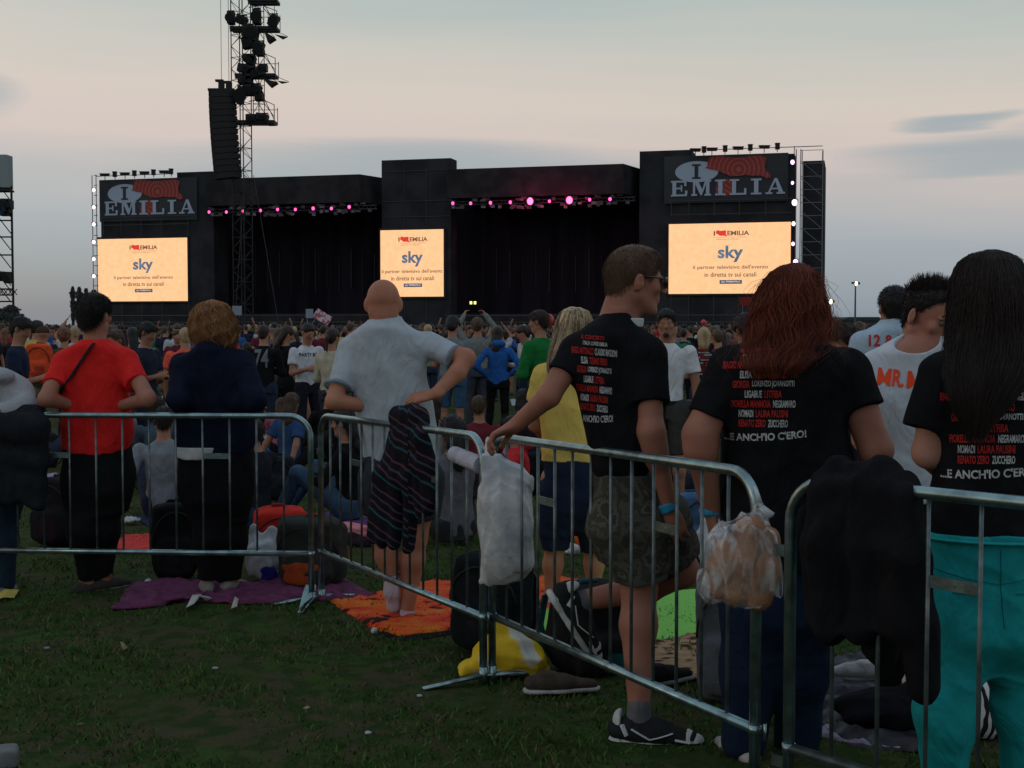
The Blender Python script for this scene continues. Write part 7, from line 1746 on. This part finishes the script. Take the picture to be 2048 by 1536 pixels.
# striped hoodie over the second barrier
P = Person('tmp', 800, 6.72); bpy.data.objects.remove(P.root)
hj = empty('hoodie', P.base, 'dark hooded top with teal and pink stripes hung over the barrier before the bald man', 'hoodie')
mS = bpy.data.materials.new('striped_knit'); mS.use_nodes = True; t = mS.node_tree; p_ = t.nodes['Principled BSDF']; p_.inputs['Roughness'].default_value = .95; p_.inputs['Specular IOR Level'].default_value = .1
tcn = t.nodes.new('ShaderNodeTexCoord'); sp_ = t.nodes.new('ShaderNodeSeparateXYZ'); nzz = t.nodes.new('ShaderNodeTexNoise'); nzz.inputs['Scale'].default_value = 5
t.links.new(tcn.outputs['Object'], sp_.inputs[0]); t.links.new(tcn.outputs['Object'], nzz.inputs[0])
ma = t.nodes.new('ShaderNodeMath'); ma.operation = 'MULTIPLY_ADD'; ma.inputs[1].default_value = .07; t.links.new(nzz.outputs[0], ma.inputs[0]); mx_ = t.nodes.new('ShaderNodeMath'); mx_.operation = 'MULTIPLY_ADD'; mx_.inputs[1].default_value = .55; t.links.new(sp_.outputs[0], mx_.inputs[0]); t.links.new(sp_.outputs[2], mx_.inputs[2]); gt = t.nodes.new('ShaderNodeMath'); gt.operation = 'GREATER_THAN'; gt.inputs[1].default_value = .075; t.links.new(sp_.outputs[0], gt.inputs[0]); m3 = t.nodes.new('ShaderNodeMath'); m3.operation = 'MULTIPLY_ADD'; m3.inputs[1].default_value = .07; t.links.new(gt.outputs[0], m3.inputs[0]); t.links.new(mx_.outputs[0], m3.inputs[2]); t.links.new(m3.outputs[0], ma.inputs[2])
mm = t.nodes.new('ShaderNodeMath'); mm.operation = 'MULTIPLY'; mm.inputs[1].default_value = 1 / .20; t.links.new(ma.outputs[0], mm.inputs[0]); fr = t.nodes.new('ShaderNodeMath'); fr.operation = 'FRACT'; t.links.new(mm.outputs[0], fr.inputs[0])
r = t.nodes.new('ShaderNodeValToRGB'); r.color_ramp.interpolation = 'CONSTANT'; e = r.color_ramp.elements; e[0].position = 0; e[0].color = (.009, .008, .012, 1); e[1].position = .14; e[1].color = (.015, .065, .08, 1)
for q, c in ((.20, (.009, .008, .012)), (.34, (.07, .035, .052)), (.40, (.009, .008, .012)), (.56, (.045, .04, .06)), (.62, (.009, .008, .012)), (.78, (.075, .035, .045)), (.83, (.009, .008, .012))): x = e.new(q); x.color = (*c, 1)
t.links.new(fr.outputs[0], r.inputs[0]); t.links.new(r.outputs[0], p_.inputs['Base Color'])
def rdy(px): return (7.49 + (px - 640) * (5.64 - 7.49) / (968 - 640) * 1.0) * 0 + F / (347 + (px - 640) * (461 - 347) / 328) - P.Y
v = Vol(.008)
for x0, tp, bt, sh_ in ((788, 830, 1072, -42), (797, 822, 1082, -34), (808, 815, 1090, -20), (820, 815, 1096, -4), (832, 822, 1030, 8), (842, 832, 1022, 16)):
    v.chain([P.p(x0 + 6, tp + 12, rdy(x0)), P.p(x0 + 3, tp + 50, rdy(x0) - .05), P.p(x0 + sh_ * .5, (tp + bt) / 2, rdy(x0) - .05), P.p(x0 + sh_, bt, rdy(x0) - .045)], [.030, .034, .042, .036], k=.04)
v.chain([P.p(800, 835, rdy(800)), P.p(836, 830, rdy(830) - .03)], [.055, .045], k=.04)
v.chain([P.p(842, 860, rdy(845) - .03), P.p(860, 930, rdy(850) - .04), P.p(866, 1000, rdy(850) - .04)], [.03, .032, .03], k=.03)
v.noise(.011, (12, 12, 5), 5); vmesh('knit', v, mS, hj)
# coat at the left edge
P = Person('tmp', 40, 7.4); bpy.data.objects.remove(P.root)
cj = empty('coat', P.base, 'dark coat draped over the rail at the left edge', 'coat')
v = Vol(.010)
for x0, bt in ((-20, 985), (0, 995), (20, 1000), (40, 992), (60, 1002), (78, 1008)):
    v.chain([P.p(x0, 828, .14), P.p(x0, 850, .06 - .02), P.p(x0 + 2, 920, .07), P.p(x0 + 2, bt, .08)], [.045, .05, .05, .045], k=.04)
v.ell(P.p(20, 855, .02), (.16, .06, .07), k=.05); v.noise(.013, (11, 11, 5), 7); vmesh('coat_body', v, cloth((.020, .023, .028)), cj)
# white carrier bag hung at the joint of the middle barriers
P = Person('tmp', 1010, 5.62); bpy.data.objects.remove(P.root)
wb = empty('plastic_bag', P.base, 'translucent white carrier bag hanging from the joint of the middle barriers', 'plastic bag')
v = Vol(.0065); v.loft([(P.p(0, y).z, P.p(x, y).x, -.10, w / P.s, dd) for y, x, w, dd in ((1162, 985, 26, .03), (1150, 1000, 44, .06), (1120, 1008, 53, .085), (1060, 1012, 56, .095), (1000, 1015, 56, .085), (950, 1018, 50, .06), (925, 1004, 36, .04), (908, 985, 16, .02))], k=.02, p=2.2)
v.cone(P.p(985, 915, -.06), P.p(976, 880, .0), .022, .012, k=.03); v.noise(.013, (22, 22, 5), 9)
vmesh('bag', v, mat('carrier_bag', (.44, .43, .42), .4, c2=(.30, .33, .38), ns=5, bump=.9, bs=16, spec=.5, thr=(.4, .8)), wb)
mb = MB(); mb.tube([P.p(908, 908, .25), P.p(962, 930, .04)], [.036, .038], 16); o = mb.build('rolled_paper', cloth((.42, .40, .46)), loc=P.base); tag(o, 'rolled pale sheet sticking out beside the hanging white bag', 'paper roll')
# bread in a clear bag
P = Person('tmp', 1490, 3.94); bpy.data.objects.remove(P.root)
bb = empty('bread_bag', P.base, 'clear plastic bag of bread rolls hanging from the barrier hook', 'bread bag')
def bagvol(g_, vox):
    v = Vol(vox); v.ell(P.p(1492, 1128, -.09), np.array((.105, .080, .135)) + g_, np.array(Matrix.Rotation(-.35, 3, 'Y')), k=0, p=2.5); v.ell(P.p(1430, 1175, -.08), np.array((.05, .045, .05)) + g_, k=.05)
    v.cone(P.p(1516, 1062, -.06), P.p(1520, 1010, -.02), .04 + g_, .012 + g_, k=.05); return v
M_bread = mat('bread_crust', (.24, .095, .04), .7, c2=(.38, .19, .09), ns=9, bump=.4, bs=40)
for i, (xa, ya, xb, yb, r_) in enumerate(((1456, 1105, 1442, 1172, .052), (1500, 1066, 1470, 1182, .062), (1530, 1082, 1516, 1192, .060))):
    v = Vol(.007); v.chain([P.p(xa, ya, -.08 - .02 * (i % 2)), P.p((xa + xb) / 2, (ya + yb) / 2, -.09), P.p(xb, yb, -.08)], [r_ * .8, r_, r_ * .8], k=.01, q=.7); v.noise(.003, (20, 20, 20), i)
    o = vmesh('bread_roll', v, M_bread); o.location = P.base; tag(o, '%s bread roll from the left inside the clear bag' % ordn[i], 'bread roll', 'bread rolls in the hanging bag')
v = bagvol(0, .005); v.noise(.008, (20, 20, 6), 4); vmesh('film', v, M_film, bb)
mb = MB(); a = P.p(1520, 1012, -.02); mb.tube([a, a + Vector((-.01, -.01, .035)), a + Vector((-.012, .02, .055))], [.012, .008, .006], 6); mb.tube([a, a + Vector((.03, -.02, -.03))], [.010, .016], 6); mb.build('knot', M_plastic, bb, True)
